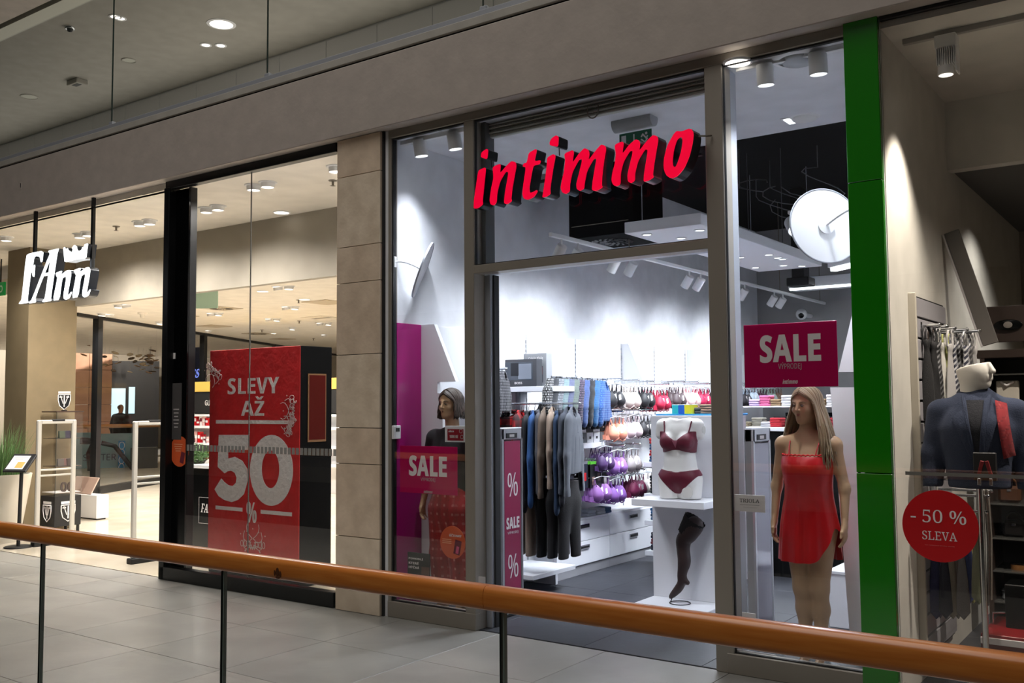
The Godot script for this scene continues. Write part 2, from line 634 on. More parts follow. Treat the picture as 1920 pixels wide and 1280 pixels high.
# ----------------------------------------------------------------- mall: floor, fascia, stone column, shell
func mall() -> void:
	var fl := structure("floor", G.new().span(Vector3(-48, -0.35, -0.06), Vector3(4, -0.012, 3.3)), mats["grout"])
	var tile := G.new().cbox(Vector3.ZERO, Vector3(0.906, 0.024, 0.886), 0.002).mesh()
	var slim := G.new().cbox(Vector3.ZERO, Vector3(0.906, 0.024, 0.51), 0.002).mesh()
	var strip := G.new().cbox(Vector3.ZERO, Vector3(0.906, 0.024, 0.371), 0.002).mesh()
	var rng := RandomNumberGenerator.new()
	rng.seed = 5
	for i in range(-12, 5):
		for j in 4:
			var x := -2.945 + 0.91 * i
			var m: Material = mats["floor tile %d" % rng.randi_range(0, 2)]
			if j == 0 and x < -6.0:
				piece(fl, "floor_tile", strip, m, Transform3D(Basis(), Vector3(x, -0.012, 0.157) - fl.position))
				piece(fl, "floor_tile", slim, mats["floor tile %d" % rng.randi_range(0, 2)], Transform3D(Basis(), Vector3(x, -0.012, 0.6) - fl.position))
			else:
				piece(fl, "floor_tile", tile, m, Transform3D(Basis(), Vector3(x, -0.012, 0.413 + 0.89 * j) - fl.position))
	var far := G.new()
	far.span(Vector3(-48, -0.024, -0.05), Vector3(-14.3, 0.0, 3.3))
	structure("floor", far, mats["floor tile 0"])
	# plaster fascia over the shop fronts, its gap and the edge strip of the upper gallery
	structure("wall_fascia", G.new().cspan(Vector3(-48, 3.966, -0.25), Vector3(4, 4.56, 0.125), 0.006), mats["fascia plaster"])
	structure("trim_1", G.new().span(Vector3(-48, 4.56, -0.25), Vector3(4, 4.585, 0.09)), mats["black void"])
	structure("trim_2", G.new().cspan(Vector3(-48, 4.585, -0.25), Vector3(4, 4.65, 0.12), 0.004), mats["gallery ceiling"])
	var fd := thing("fire_detector", "tiny dark slotted detector set in the beige fascia", "detector", on_z(39, 349, 0.125))
	part(fd, "plate", G.new().cbox(fd.position, Vector3(0.05, 0.09, 0.006), 0.002), mats["fascia plaster"])
	part(fd, "slot", G.new().cbox(fd.position + Vector3(0, 0.01, 0.004), Vector3(0.012, 0.05, 0.004), 0.001), mats["print black"])
	# stone clad column between the two shops
	var a := on_z(630.5, 700, 0.045).x
	var b := on_z(712, 700, 0.045).x
	var col := frame_node("wall_column", Vector3((a + b) * 0.5, 0, -0.02))
	part(col, "core", G.new().span(Vector3(a + 0.012, 0, -0.25), Vector3(b + 0.02, 3.966, 0.02)), mats["print black"])
	var cuts := [266.0, 335.0, 466.0, 533.0, 666.0, 801.5, 868.0, 1003.0, 1139.0]
	for i in cuts.size() - 1:
		var top: float = 3.964 if i == 0 else on_z(632, cuts[i], 0.045).y
		var low: float = 0.0 if i == cuts.size() - 2 else on_z(632, cuts[i + 1], 0.045).y
		var ms: Material = mats["stone"] if i % 3 != 1 else mats["stone pale"]
		part(col, "stone_panel", G.new().cspan(Vector3(a, low + 0.003, 0.015), Vector3(b, top - 0.003, 0.045), 0.002), ms)
		part(col, "stone_panel", G.new().cspan(Vector3(b - 0.03, low + 0.003, -0.2), Vector3(b + 0.002, top - 0.003, 0.012), 0.002), mats["stone pale"])
	# the mall around: the gallery across the atrium, its floors, roof and end walls
	structure("wall_back", G.new().span(Vector3(-48, -5, 16.2), Vector3(14, 12.4, 16.6)), mat("dark shop fronts", rgb(46, 43, 40), 0.7))
	structure("wall_end", G.new().span(Vector3(13.6, -5, -20), Vector3(14, 12.4, 16.6)), mat("dark shop fronts", rgb(46, 43, 40), 0.7))
	structure("wall_far", G.new().span(Vector3(-48.4, -5, -40), Vector3(-48, 12.4, 16.6)), mats["dark shop fronts"])
	structure("floor", G.new().span(Vector3(-48, -5.2, 3.0), Vector3(14, -5, 16.6)), mats["floor tile 1"])
	structure("ceiling", G.new().span(Vector3(-48, 12, -12), Vector3(14, 12.4, 16.6)), mats["dark shop fronts"])
	structure("floor", G.new().span(Vector3(-48, -0.4, 12.5), Vector3(14, 0, 16.4)), mats["floor tile 2"])
	structure("ceiling", G.new().span(Vector3(-48, 4.0, 12.5), Vector3(14, 4.6, 16.4)), mats["dark shop fronts"])

func upper_gallery() -> void:
	var y := 6.95
	var zb := on_y(0, 272, y).z
	structure("wall_gallery", G.new().span(Vector3(-48, 4.6, zb - 0.3), Vector3(6, y + 0.2, zb)), mats["white panel"])
	var wn := get_node("wall_gallery") as Node3D
	for i in 44:
		part(wn, "wall_panel", G.new().cspan(Vector3(-40 + i * 1.0 + 0.006, 4.62, zb), Vector3(-39 + i * 1.0 - 0.006, y - 0.03, zb + 0.02), 0.003), mats["white panel"])
	var edge := on_y(0, 52, y).z
	var inner := on_y(0, 76, y).z
	structure("ceiling", G.new().span(Vector3(-48, y, zb - 0.3), Vector3(6, y + 0.3, inner)), mats["gallery ceiling"])
	structure("ceiling", G.new().span(Vector3(-48, y - 0.02, inner), Vector3(6, y + 0.3, edge)), mats["grey shutter"])
	structure("trim_3", G.new().span(Vector3(-48, y + 0.05, edge), Vector3(6, y + 0.3, edge + 0.06)), mats["black void"])
	structure("ceiling", G.new().span(Vector3(-48, y, edge + 0.06), Vector3(6, y + 0.3, edge + 0.9)), mats["fascia plaster"])
	structure("floor", G.new().span(Vector3(-48, 4.3, zb - 0.3), Vector3(6, 4.6, -0.25)), mats["floor tile 1"])
	structure("window_19", G.new().span(Vector3(-24, 4.75, zb + 0.02), Vector3(6, 6.25, zb + 0.04)), mat("added gallery glow", rgb(230, 224, 210), 0.5, 0.0, {"glow": 0.7, "glow_color": rgb(230, 222, 206)}))  # unseen glowing panel added to light the gallery ceiling from below
	# recessed lamps and covers in the gallery ceiling
	var big := on_y(415, 45, y)
	var dl := thing("recessed_ceiling_lamp", "large round lit recessed lamp in the grey gallery ceiling", "ceiling lamp", big)
	var r := 0.5 * (on_y(437, 45, y) - on_y(394, 45, y)).length()
	part(dl, "trim_ring", G.new().lathe([Vector2(r * 1.25, 0), Vector2(r * 1.25, -0.006), Vector2(r * 1.25, -0.006), Vector2(r, -0.012), Vector2(r, -0.012), Vector2(r, 0.0)], 32, big), mats["white panel"])
	part(dl, "diffuser", G.new().lathe([Vector2(0, -0.006), Vector2(r, -0.006)], 32, big), mat("lamp glow big", Color(1, 1, 1), 0.5, 0.0, {"glow": 2.5, "glow_color": Color(1, 0.98, 0.94)}))
	spot(big + Vector3(0, -0.03, 0), big + Vector3(0, -3, 0), 5.0, SOFT, 65.0, 0.12)
	for k in [[55, 181, 0.8, "round speaker cover in the gallery ceiling behind the left glass panel", "speaker_cover"], [242, 113, 0.62, "round speaker cover near the joint of the gallery glass", "speaker_cover"]]:
		var p := on_y(k[0], k[1], y)
		var sc := thing(k[4], k[3], "speaker", p)
		var rr: float = r * k[2]
		part(sc, "rim", G.new().lathe([Vector2(rr * 1.15, 0), Vector2(rr * 1.12, -0.01), Vector2(rr, -0.01), Vector2(rr, -0.004)], 28, p), mats["gallery ceiling"])
		part(sc, "grille", G.new().lathe([Vector2(0, -0.004), Vector2(rr, -0.004)], 28, p), mats["grey shutter"])
	var q := on_y(131, 51, y)
	var sd := thing("smoke_detector", "small chrome ringed smoke detector on the gallery ceiling", "detector", q)
	part(sd, "ring", G.new().lathe([Vector2(r * 0.42, 0), Vector2(r * 0.42, -0.03), Vector2(r * 0.28, -0.03), Vector2(r * 0.28, -0.01)], 20, q), mats["chrome"])
	part(sd, "sensor", G.new().lathe([Vector2(r * 0.27, -0.005), Vector2(r * 0.2, -0.06), Vector2(0, -0.07)], 16, q), mats["print black"])
	var w := on_y(145, 151, y)
	var pr := thing("ceiling_projector", "small square white lamp box on the gallery ceiling", "ceiling lamp", w)
	part(pr, "housing", G.new().cbox(w + Vector3(0, -0.04, 0), Vector3(0.3, 0.08, 0.2), 0.01), mats["gallery ceiling"])
	part(pr, "lens", G.new().cbox(w + Vector3(0.02, -0.082, 0.02), Vector3(0.16, 0.006, 0.08), 0.002), mats["print black"])
	for k in [[216, 31], [225, 34], [386, 84], [414, 85]]:
		var p := on_y(k[0], k[1], y)
		var m := thing("small_downlight", "tiny lit downlight in the gallery ceiling", "ceiling lamp", p, "tiny gallery downlights")
		part(m, "ring", G.new().lathe([Vector2(0.085, 0), Vector2(0.085, -0.008), Vector2(0.06, -0.008)], 16, p), mats["white panel"])
		part(m, "diffuser", G.new().lathe([Vector2(0, -0.006), Vector2(0.06, -0.006)], 16, p), mats["lamp glow"])
	# glass balustrade of the upper gallery, one pane between each pair of joints
	var zg := 0.05
	var xs := [on_z(211, 200, zg).x - 2.52 * 2, on_z(211, 200, zg).x - 2.52, on_z(211, 200, zg).x, on_z(503, 100, zg).x, on_z(908, 20, zg).x, on_z(908, 20, zg).x + 2.5, on_z(908, 20, zg).x + 5.0]
	var ng := mat("gallery glass", Color(0.3, 0.38, 0.36), 0.0, 0.0, {"alpha": 0.08})
	structure("trim_4", G.new().cspan(Vector3(-48, 4.65, 0.0), Vector3(4, 4.70, 0.10), 0.004), mats["silver metal"])
	for i in xs.size() - 1:
		var pn := frame_node("window_%d" % (20 + i), Vector3((xs[i] + xs[i + 1]) * 0.5, 4.68, zg))
		part(pn, "glass_pane", G.new().span(Vector3(xs[i] + 0.012, 4.68, zg - 0.008), Vector3(xs[i + 1] - 0.012, 6.2, zg + 0.008)), ng)
		part(pn, "glass_edge", G.new().span(Vector3(xs[i + 1] - 0.012, 4.68, zg - 0.008), Vector3(xs[i + 1] - 0.007, 6.2, zg + 0.008)), mat("glass edge", rgb(24, 42, 40), 0.2))
		part(pn, "clamp", G.new().cbox(Vector3(xs[i + 1], 4.72, zg), Vector3(0.07, 0.05, 0.04), 0.006), mats["silver metal"])

func handrail() -> void:
	var y := 1.1
	var z := 3.2
	var wood := mat("varnished beech", Color.WHITE, 0.3, 0.0, {"tex": noise_tex("wood", 0.02, rgb(212, 122, 50), rgb(232, 148, 70), 5), "scale": Vector3(0.35, 5.0, 5.0), "world": true, "coat": 0.35, "coat_rough": 0.15})
	var joint := on_z(917, 1110, z).x
	var rail := thing("wooden_handrail", "varnished wooden handrail on the glass balustrade in front of the shops", "handrail", Vector3(joint, y - 0.085, z))
	var ring := func(x: float, s := 1.0) -> Array:
		var row := []
		for k in 20:
			var t := TAU * k / 20.0
			var px := signf(cos(t)) * pow(absf(cos(t)), 0.62) * 0.034 * s
			var py := signf(sin(t)) * pow(absf(sin(t)), 0.62) * 0.041 * s
			row.append(Vector3(x, y - 0.041 + py, z + px))
		return row
	for seg in [[-12.0, joint - 0.0008], [joint + 0.0008, 3.5]]:
		var g := G.new()
		g.grid([ring.call(seg[0]), ring.call(seg[1])], true)
		g.fan(ring.call(seg[0]), Vector3.LEFT)
		g.fan(ring.call(seg[1]), Vector3.RIGHT)
		part(rail, "rail_length", g, wood)
	var knot := G.new()
	var kp := Vector3(on_z(520, 1070, z + 0.034).x, y - 0.05, z + 0.0335)
	for k in [[0.0, 0.0, 0.011, 0.018], [-0.016, -0.004, 0.006, 0.012], [0.016, -0.006, 0.007, 0.013], [0.002, -0.02, 0.014, 0.006]]:
		knot.sphere(kp + Vector3(k[0], k[1], 0), Vector3(k[2], k[3], 0.0012), 12, 6)
	part(rail, "knot", knot, mat("wood knot", rgb(92, 52, 26), 0.5), "dark knot in the wood")
	# glass panes under the rail
	var g1 := on_z(78, 1150, z).x
	var g2 := on_z(419, 1200, z).x
	var g3 := on_z(944, 1230, z).x
	var xs := [g1 - 3.0, g1 - 1.5, g1, g2, g3, g3 + 1.5, g3 + 3.0]
	for i in xs.size() - 1:
		var pn := frame_node("window_%d" % (30 + i), Vector3((xs[i] + xs[i + 1]) * 0.5, -0.2, z))
		part(pn, "glass_pane", G.new().span(Vector3(xs[i] + 0.01, -0.2, z - 0.008), Vector3(xs[i + 1] - 0.01, y - 0.075, z + 0.008)), mat("rail glass", Color(0.2, 0.26, 0.24), 0.0, 0.0, {"alpha": 0.05}))
		part(pn, "glass_edge", G.new().span(Vector3(xs[i + 1] - 0.010, -0.2, z - 0.008), Vector3(xs[i + 1] - 0.004, y - 0.075, z + 0.008)), mat("rail glass edge", rgb(20, 30, 28), 0.25))
		part(pn, "glass_edge", G.new().span(Vector3(xs[i + 1] + 0.004, -0.2, z - 0.008), Vector3(xs[i + 1] + 0.010, y - 0.075, z + 0.008)), mat("rail glass edge pale", rgb(120, 132, 126), 0.25))

# ----------------------------------------------------------------- perfume shop on the left
func outline(points: Array, z: float) -> Array:   # traced outline in pixels -> [polygon in metres, to_3d] on the plane at depth z
	var poly := PackedVector2Array()
	for p in points:
		var w := on_z(p[0], p[1], z)
		poly.append(Vector2(w.x, w.y))
	var lift := func(q: Vector2) -> Vector3: return Vector3(q.x, q.y, z)
	return [poly, lift]

func zoomed(points: Array, ox: float, oy: float, s: float) -> Array:
	var r := []
	for p in points:
		r.append([ox + p[0] / s, oy + p[1] / s])
	return r

func smooth_outline(points: Array, times := 2) -> Array:   # rounds a traced outline (corner cutting)
	var q := points
	for t in times:
		var r := []
		for i in q.size():
			var a = q[i]
			var b = q[(i + 1) % q.size()]
			r.append([a[0] * 0.84 + b[0] * 0.16, a[1] * 0.84 + b[1] * 0.16])
			r.append([a[0] * 0.16 + b[0] * 0.84, a[1] * 0.16 + b[1] * 0.84])
		q = r
	return q

func ellipse_pts(cx: float, cy: float, rx: float, ry: float, n := 32, from := 0.0, to := TAU) -> Array:
	var r := []
	for k in n:
		var t := from + (to - from) * k / (n if is_equal_approx(to - from, TAU) else n - 1)
		r.append([cx + cos(t) * rx, cy + sin(t) * ry])
	return r

func can_lamp(called: String, label: String, group: String, at: Vector3, tilt: float, energy: float, color: Color, glow: Material, r := 0.068, lit := true) -> Node3D:   # short round surface lamp under a ceiling
	var o := thing(called, label, "ceiling lamp", at, group)
	part(o, "ring", G.new().lathe([Vector2(r * 1.35, 0), Vector2(r * 1.35, -0.008), Vector2(r, -0.012), Vector2(r, 0)], 20, at), mats["lamp white"])
	var tb := Basis(Vector3.RIGHT, tilt)
	var c := at + Vector3(0, -0.02, 0)
	part(o, "can", G.new().lathe([Vector2(r, 0.01), Vector2(r, -0.035), Vector2(r, -0.035), Vector2(r * 0.9, -0.035), Vector2(r * 0.9, -0.035), Vector2(r * 0.88, -0.022)], 20, c, tb), mats["lamp white"])
	part(o, "diffuser", G.new().lathe([Vector2(0, -0.027), Vector2(r * 0.9, -0.027)], 20, c, tb), glow)
	if lit:
		spot(c + tb * Vector3(0, -0.045, 0), c + tb * Vector3(0, -2, 0), energy, color, 80.0, 0.06, 1.0)
	return o

func perfume_shop() -> void:
	var fz := -0.05
	var low := 3.47
	var cream := mat("polished cream floor", Color.WHITE, 0.16, 0.0, {"tex": noise_tex("cream marble", 0.006, rgb(206, 194, 174), rgb(228, 218, 200), 6), "scale": 0.4, "world": true})
	structure("floor", G.new().span(Vector3(-30, -0.2, -19), Vector3(-5.9, 0.0, fz)), cream)
	structure("ceiling", G.new().span(Vector3(-48, CEIL, -1.67), Vector3(-5.9, CEIL + 0.2, -0.02)), mats["cream ceiling"])
	structure("wall_bulkhead", G.new().span(Vector3(-13.02, 3.13, -1.77), Vector3(-5.9, CEIL + 0.1, -1.67)), mats["bulkhead beige"])
	structure("ceiling", G.new().span(Vector3(-30, low, -19), Vector3(-5.9, low + 0.2, -1.77)), mats["cream ceiling"])
	structure("wall_right", G.new().span(Vector3(-5.98, 0, -19), Vector3(-5.75, 4.1, -0.1)), mats["white wall"])
	structure("wall_rear", G.new().span(Vector3(-30, 0, -19.3), Vector3(-5.9, low + 0.1, -19)), mats["bulkhead beige"])
	var col := structure("wall_column", G.new().cspan(Vector3(-13.62, 0, -1.7), Vector3(-13.018, CEIL + 0.05, -1.004), 0.004), mats["column ochre"])
	col.name = "wall_column_002"
	# glazed side wall towards the far hall
	var o := Vector3(-17.17, 0, -4.06)
	var dir := Vector3(-0.47, 0, -0.88).normalized()
	var turn := Basis(dir, Vector3.UP, dir.cross(Vector3.UP))
	var gw := frame_node("window_10", o)
	part(gw, "base_beam", G.new().box(o + dir * 4 + Vector3(0, 0.07, 0), Vector3(8, 0.14, 0.12), turn), mats["black frame"])
	part(gw, "head_beam", G.new().box(o + dir * 8 + Vector3(0, low - 0.03, 0), Vector3(16, 0.06, 0.1), turn), mats["black frame"])
	var p1 := on_y(183, 927, 0.0)
	var t1 := (p1 - o).dot(dir)
	for t in [t1, t1 + 4.6, t1 + 9.2]:
		part(gw, "post", G.new().box(o + dir * t + Vector3(0, low * 0.5, 0), Vector3(0.16, low, 0.12), turn), mats["black frame"])
	var last := 0.0
	for t in [t1, t1 + 2.3, t1 + 4.6, t1 + 6.9, t1 + 9.2]:
		part(gw, "glass_pane", G.new().box(o + dir * (last + t) * 0.5 + Vector3(0, low * 0.5, 0), Vector3(t - last - 0.01, low, 0.012), turn), mat("side glazing", Color(0.05, 0.06, 0.05), 0.0, 0.0, {"alpha": 0.04, "spec": 0.2}))
		last = t
	far_hall()
	# header, post, base and glass of the shop front
	structure("trim_5", G.new().cspan(Vector3(-8.44, 3.885, -0.06), Vector3(-5.99, 3.966, 0.02), 0.004), mats["black frame"])
	structure("trim_6", G.new().cspan(Vector3(-48, 3.90, -0.10), Vector3(-8.44, 3.966, -0.04), 0.004), mats["black frame"])
	structure("trim_7", G.new().cspan(Vector3(-8.44, 0.0, -0.06), Vector3(-5.99, 0.127, 0.03), 0.004), mats["black frame"])
	var post := frame_node("door_1", Vector3(-8.3, 0, -0.05))
	part(post, "post", G.new().cspan(Vector3(-8.445, 0, -0.10), Vector3(-8.36, 3.9, 0.03), 0.004), mats["black frame"])
	part(post, "door_leaf", G.new().cspan(Vector3(-8.36, 0.1, -0.09), Vector3(-8.10, 3.88, -0.05), 0.003), mats["black gloss"])
	part(post, "rail", G.new().cspan(Vector3(-8.12, 0.1, -0.11), Vector3(-8.09, 3.88, -0.03), 0.003), mats["black frame"])
	for k in [[323, 518, 0.03, 0.05], [322, 603, 0.025, 0.04], [326, 667, 0.05, 0.06]]:
		var p := on_z(k[0], k[1], -0.046)
		part(post, "sticker", G.new().cbox(p, Vector3(k[2], k[3], 0.003), 0.001), mats["print white"])
	var hp := on_z(331, 771, -0.045)
	var hours := thing("opening_hours_plaque", "grey plaque with opening hours on the black door panel", "plaque", hp + Vector3(0, -0.28, 0))
	part(hours, "plate", G.new().cbox(hp, Vector3(0.16, 0.56, 0.006), 0.002), mat("smoked plaque", rgb(84, 82, 82), 0.35))
	for i in 6:
		part(hours, "print_line", G.new().box(hp + Vector3(0.0, 0.02 - i * 0.035, 0.004), Vector3(0.09 - (i % 3) * 0.015, 0.012, 0.001)), mats["print grey"])
	var gx := on_z(470, 500, -0.02).x
	for i in 2:
		var pn := frame_node("window_%d" % (11 + i), Vector3(-7.0, 2.0, -0.02))
		var x0: float = [-8.09, gx + 0.003][i]
		var x1: float = [gx - 0.003, -6.0][i]
		part(pn, "glass_pane", G.new().span(Vector3(x0, 0.12, -0.026), Vector3(x1, 3.9, -0.014)), mat("shop glass", Color(0.06, 0.07, 0.06), 0.0, 0.0, {"alpha": 0.04}))
		var k := 0
		while x0 + 0.02 + k * 0.052 < x1 - 0.03:   # row of frosted safety marks
			var xm := x0 + 0.02 + k * 0.052
			part(pn, "safety_mark", G.new().span(Vector3(xm, 1.265, -0.012), Vector3(xm + 0.036, 1.325, -0.010)), mat("frosted mark", rgb(150, 150, 148), 0.8, 0.0, {"alpha": 0.75}))
			k += 1
	structure("trim_8", G.new().span(Vector3(gx - 0.0025, 0.12, -0.026), Vector3(gx + 0.0025, 3.9, -0.014)), mat("silicone joint", rgb(60, 57, 52), 0.6))
	sale_banner()
	perfume_sign()
	# lamps
	var glow: Material = mats["lamp glow"]
	for p in [[475.6, 347.0], [502, 341.5], [387, 390], [409, 385.5], [630, 312], [262, 415.5], [280.5, 412.5], [150, 438.5], [165, 435], [12, 444]]:
		can_lamp("surface_spotlight", "short round lit spotlight on the cream ceiling in front of the beige bulkhead", "spotlights on the front cream ceiling", on_y(p[0], p[1], CEIL), 0.0, 4.9, WARM, glow)
	var inner := [[362, 557], [521, 537], [542, 536], [536, 574.5], [552.6, 574.5], [395, 586.5], [410, 586.5], [504, 597], [519, 597], [599.6, 605], [615.5, 605], [390.5, 619], [548, 614], [607.6, 627], [222, 571.5], [237, 570.5], [191, 587], [205.5, 588.5], [299.6, 603]]
	for i in inner.size():
		var p = inner[i]
		can_lamp("surface_spotlight", "short round lit spotlight on the low ceiling behind the beige bulkhead", "spotlights on the low cream ceiling", on_y(p[0], p[1], low), 0.2 if i % 2 else -0.1, 4.9, WARM, glow, 0.07)
	for p in [[-9.0, -5.0], [-11.5, -7.5], [-8.0, -9.0], [-13.0, -4.0], [-7.2, -3.0]]:   # same fittings over the hidden aisles
		can_lamp("surface_spotlight", "short round lit spotlight over the hidden aisle behind the red banner", "spotlights over the hidden aisles", Vector3(p[0], low, p[1]), 0.1, 6.5, WARM, glow, 0.07)
	for p in [[528, 398], [492.5, 545.7], [571, 561], [511, 625]]:
		var y := CEIL if p[1] < 500 else low
		var c := on_y(p[0], p[1], y)
		var f := thing("flush_downlight", "flat round lit downlight flush with the cream ceiling", "ceiling lamp", c, "flush downlights in the cream ceilings")
		part(f, "ring", G.new().lathe([Vector2(0.1, 0), Vector2(0.1, -0.006), Vector2(0.085, -0.008)], 20, c), mats["lamp white"])
		part(f, "diffuser", G.new().lathe([Vector2(0, -0.007), Vector2(0.085, -0.007)], 20, c), glow)
	for p in [[218, 424], [624, 338], [560, 562], [561, 601], [491, 618], [588, 634]]:
		var y := CEIL if p[1] < 500 else low
		var c := on_y(p[0], p[1], y)
		var s := thing("sprinkler", "small grey fire sprinkler on the cream ceiling", "sprinkler", c, "sprinklers on the cream ceilings")
		part(s, "plate", G.new().lathe([Vector2(0.045, 0), Vector2(0.04, -0.008), Vector2(0, -0.01)], 14, c), mat("sprinkler grey", rgb(120, 112, 100), 0.4, 0.6))
		part(s, "head", G.new().lathe([Vector2(0.012, -0.008), Vector2(0.012, -0.05), Vector2(0.03, -0.055), Vector2(0.0, -0.06)], 10, c), mats["sprinkler grey"])
	for p in [[415, 577.6, 0.55, true], [402, 611, 0.55, false], [483, 625, 0.55, true], [612, 566, 0.6, false], [346, 592, 0.4, false], [530, 635, 0.5, false]]:
		var c := on_y(p[0], p[1], low)
		var d := thing("ceiling_diffuser", "square swirl air diffuser with dark slots in the low cream ceiling" if p[3] else "plain square access panel in the low cream ceiling", "air vent" if p[3] else "ceiling panel", c, "square plates in the low cream ceiling" if not p[3] else "swirl air diffusers")
		part(d, "plate", G.new().cbox(c + Vector3(0, -0.006, 0), Vector3(p[2], 0.012, p[2]), 0.003), mat("vent plate", rgb(186, 172, 150), 0.6))
		if p[3]:
			for k in 20:
				var a := TAU * k / 20.0
				part(d, "slot", G.new().box(c + Vector3(cos(a) * 0.15, -0.013, sin(a) * 0.15), Vector3(0.13, 0.003, 0.014), Basis(Vector3.UP, -a + 0.35)), mats["print black"])
	var sl := on_y(603, 595, low)
	var sv := thing("slot_vent", "square ceiling plate with one long dark slot", "air vent", sl)
	part(sv, "plate", G.new().cbox(sl + Vector3(0, -0.006, 0), Vector3(0.6, 0.012, 0.6), 0.003), mats["cream ceiling"])
	part(sv, "slot", G.new().box(sl + Vector3(0, -0.013, 0), Vector3(0.5, 0.003, 0.1)), mats["sprinkler grey"])
	var sm := on_y(267, 586, low)
	var smoke := thing("smoke_detector", "cream cone shaped smoke detector on the low ceiling", "detector", sm)
	part(smoke, "base", G.new().lathe([Vector2(0.09, 0), Vector2(0.085, -0.03), Vector2(0.05, -0.035)], 18, sm), mats["cream ceiling"])
	part(smoke, "sensor", G.new().lathe([Vector2(0.05, -0.035), Vector2(0.04, -0.09), Vector2(0, -0.095)], 18, sm), mats["cream ceiling"])
	var ep := on_z(386, 560, -2.6)
	var ex := thing("hanging_exit_sign", "pale green hanging exit panel under the low cream ceiling", "exit sign", ep + Vector3(0, -0.15, 0))
	part(ex, "panel", G.new().cbox(ep, Vector3(0.36, 0.27, 0.015), 0.003, Basis(Vector3.UP, 0.5)), mat("green acrylic", rgb(176, 200, 176), 0.3, 0.0, {"glow": 0.25, "glow_color": rgb(150, 176, 150)}))
	part(ex, "holder", G.new().cbox(ep + Vector3(0, 0.15, 0), Vector3(0.5, 0.035, 0.06), 0.004, Basis(Vector3.UP, 0.5)), mats["lamp white"])
	part(ex, "hanger", G.new().cyl(ep + Vector3(0, 0.165, 0), Vector3(ep.x, low, ep.z), 0.008, 8), mats["lamp white"])
	var gs := on_z(1, 542, -1.3)
	var gsn := thing("green_sign", "green sign with a pale round letter left of the ochre column", "sign", gs)
	part(gsn, "panel", G.new().cbox(gs, Vector3(0.26, 0.2, 0.03), 0.004), mat("sign green", rgb(20, 130, 60), 0.4, 0.0, {"glow": 0.3, "glow_color": rgb(20, 130, 60)}))
	part(gsn, "letter", G.new().lathe([Vector2(0.035, 0), Vector2(0.055, 0)], 20, gs + Vector3(0.04, 0, 0.017), Basis(Vector3.RIGHT, PI / 2)), mats["print white"])
	part(gsn, "hanger", G.new().cyl(gs, Vector3(gs.x, CEIL, gs.z), 0.01, 8), mats["black frame"])
	perfume_furniture()

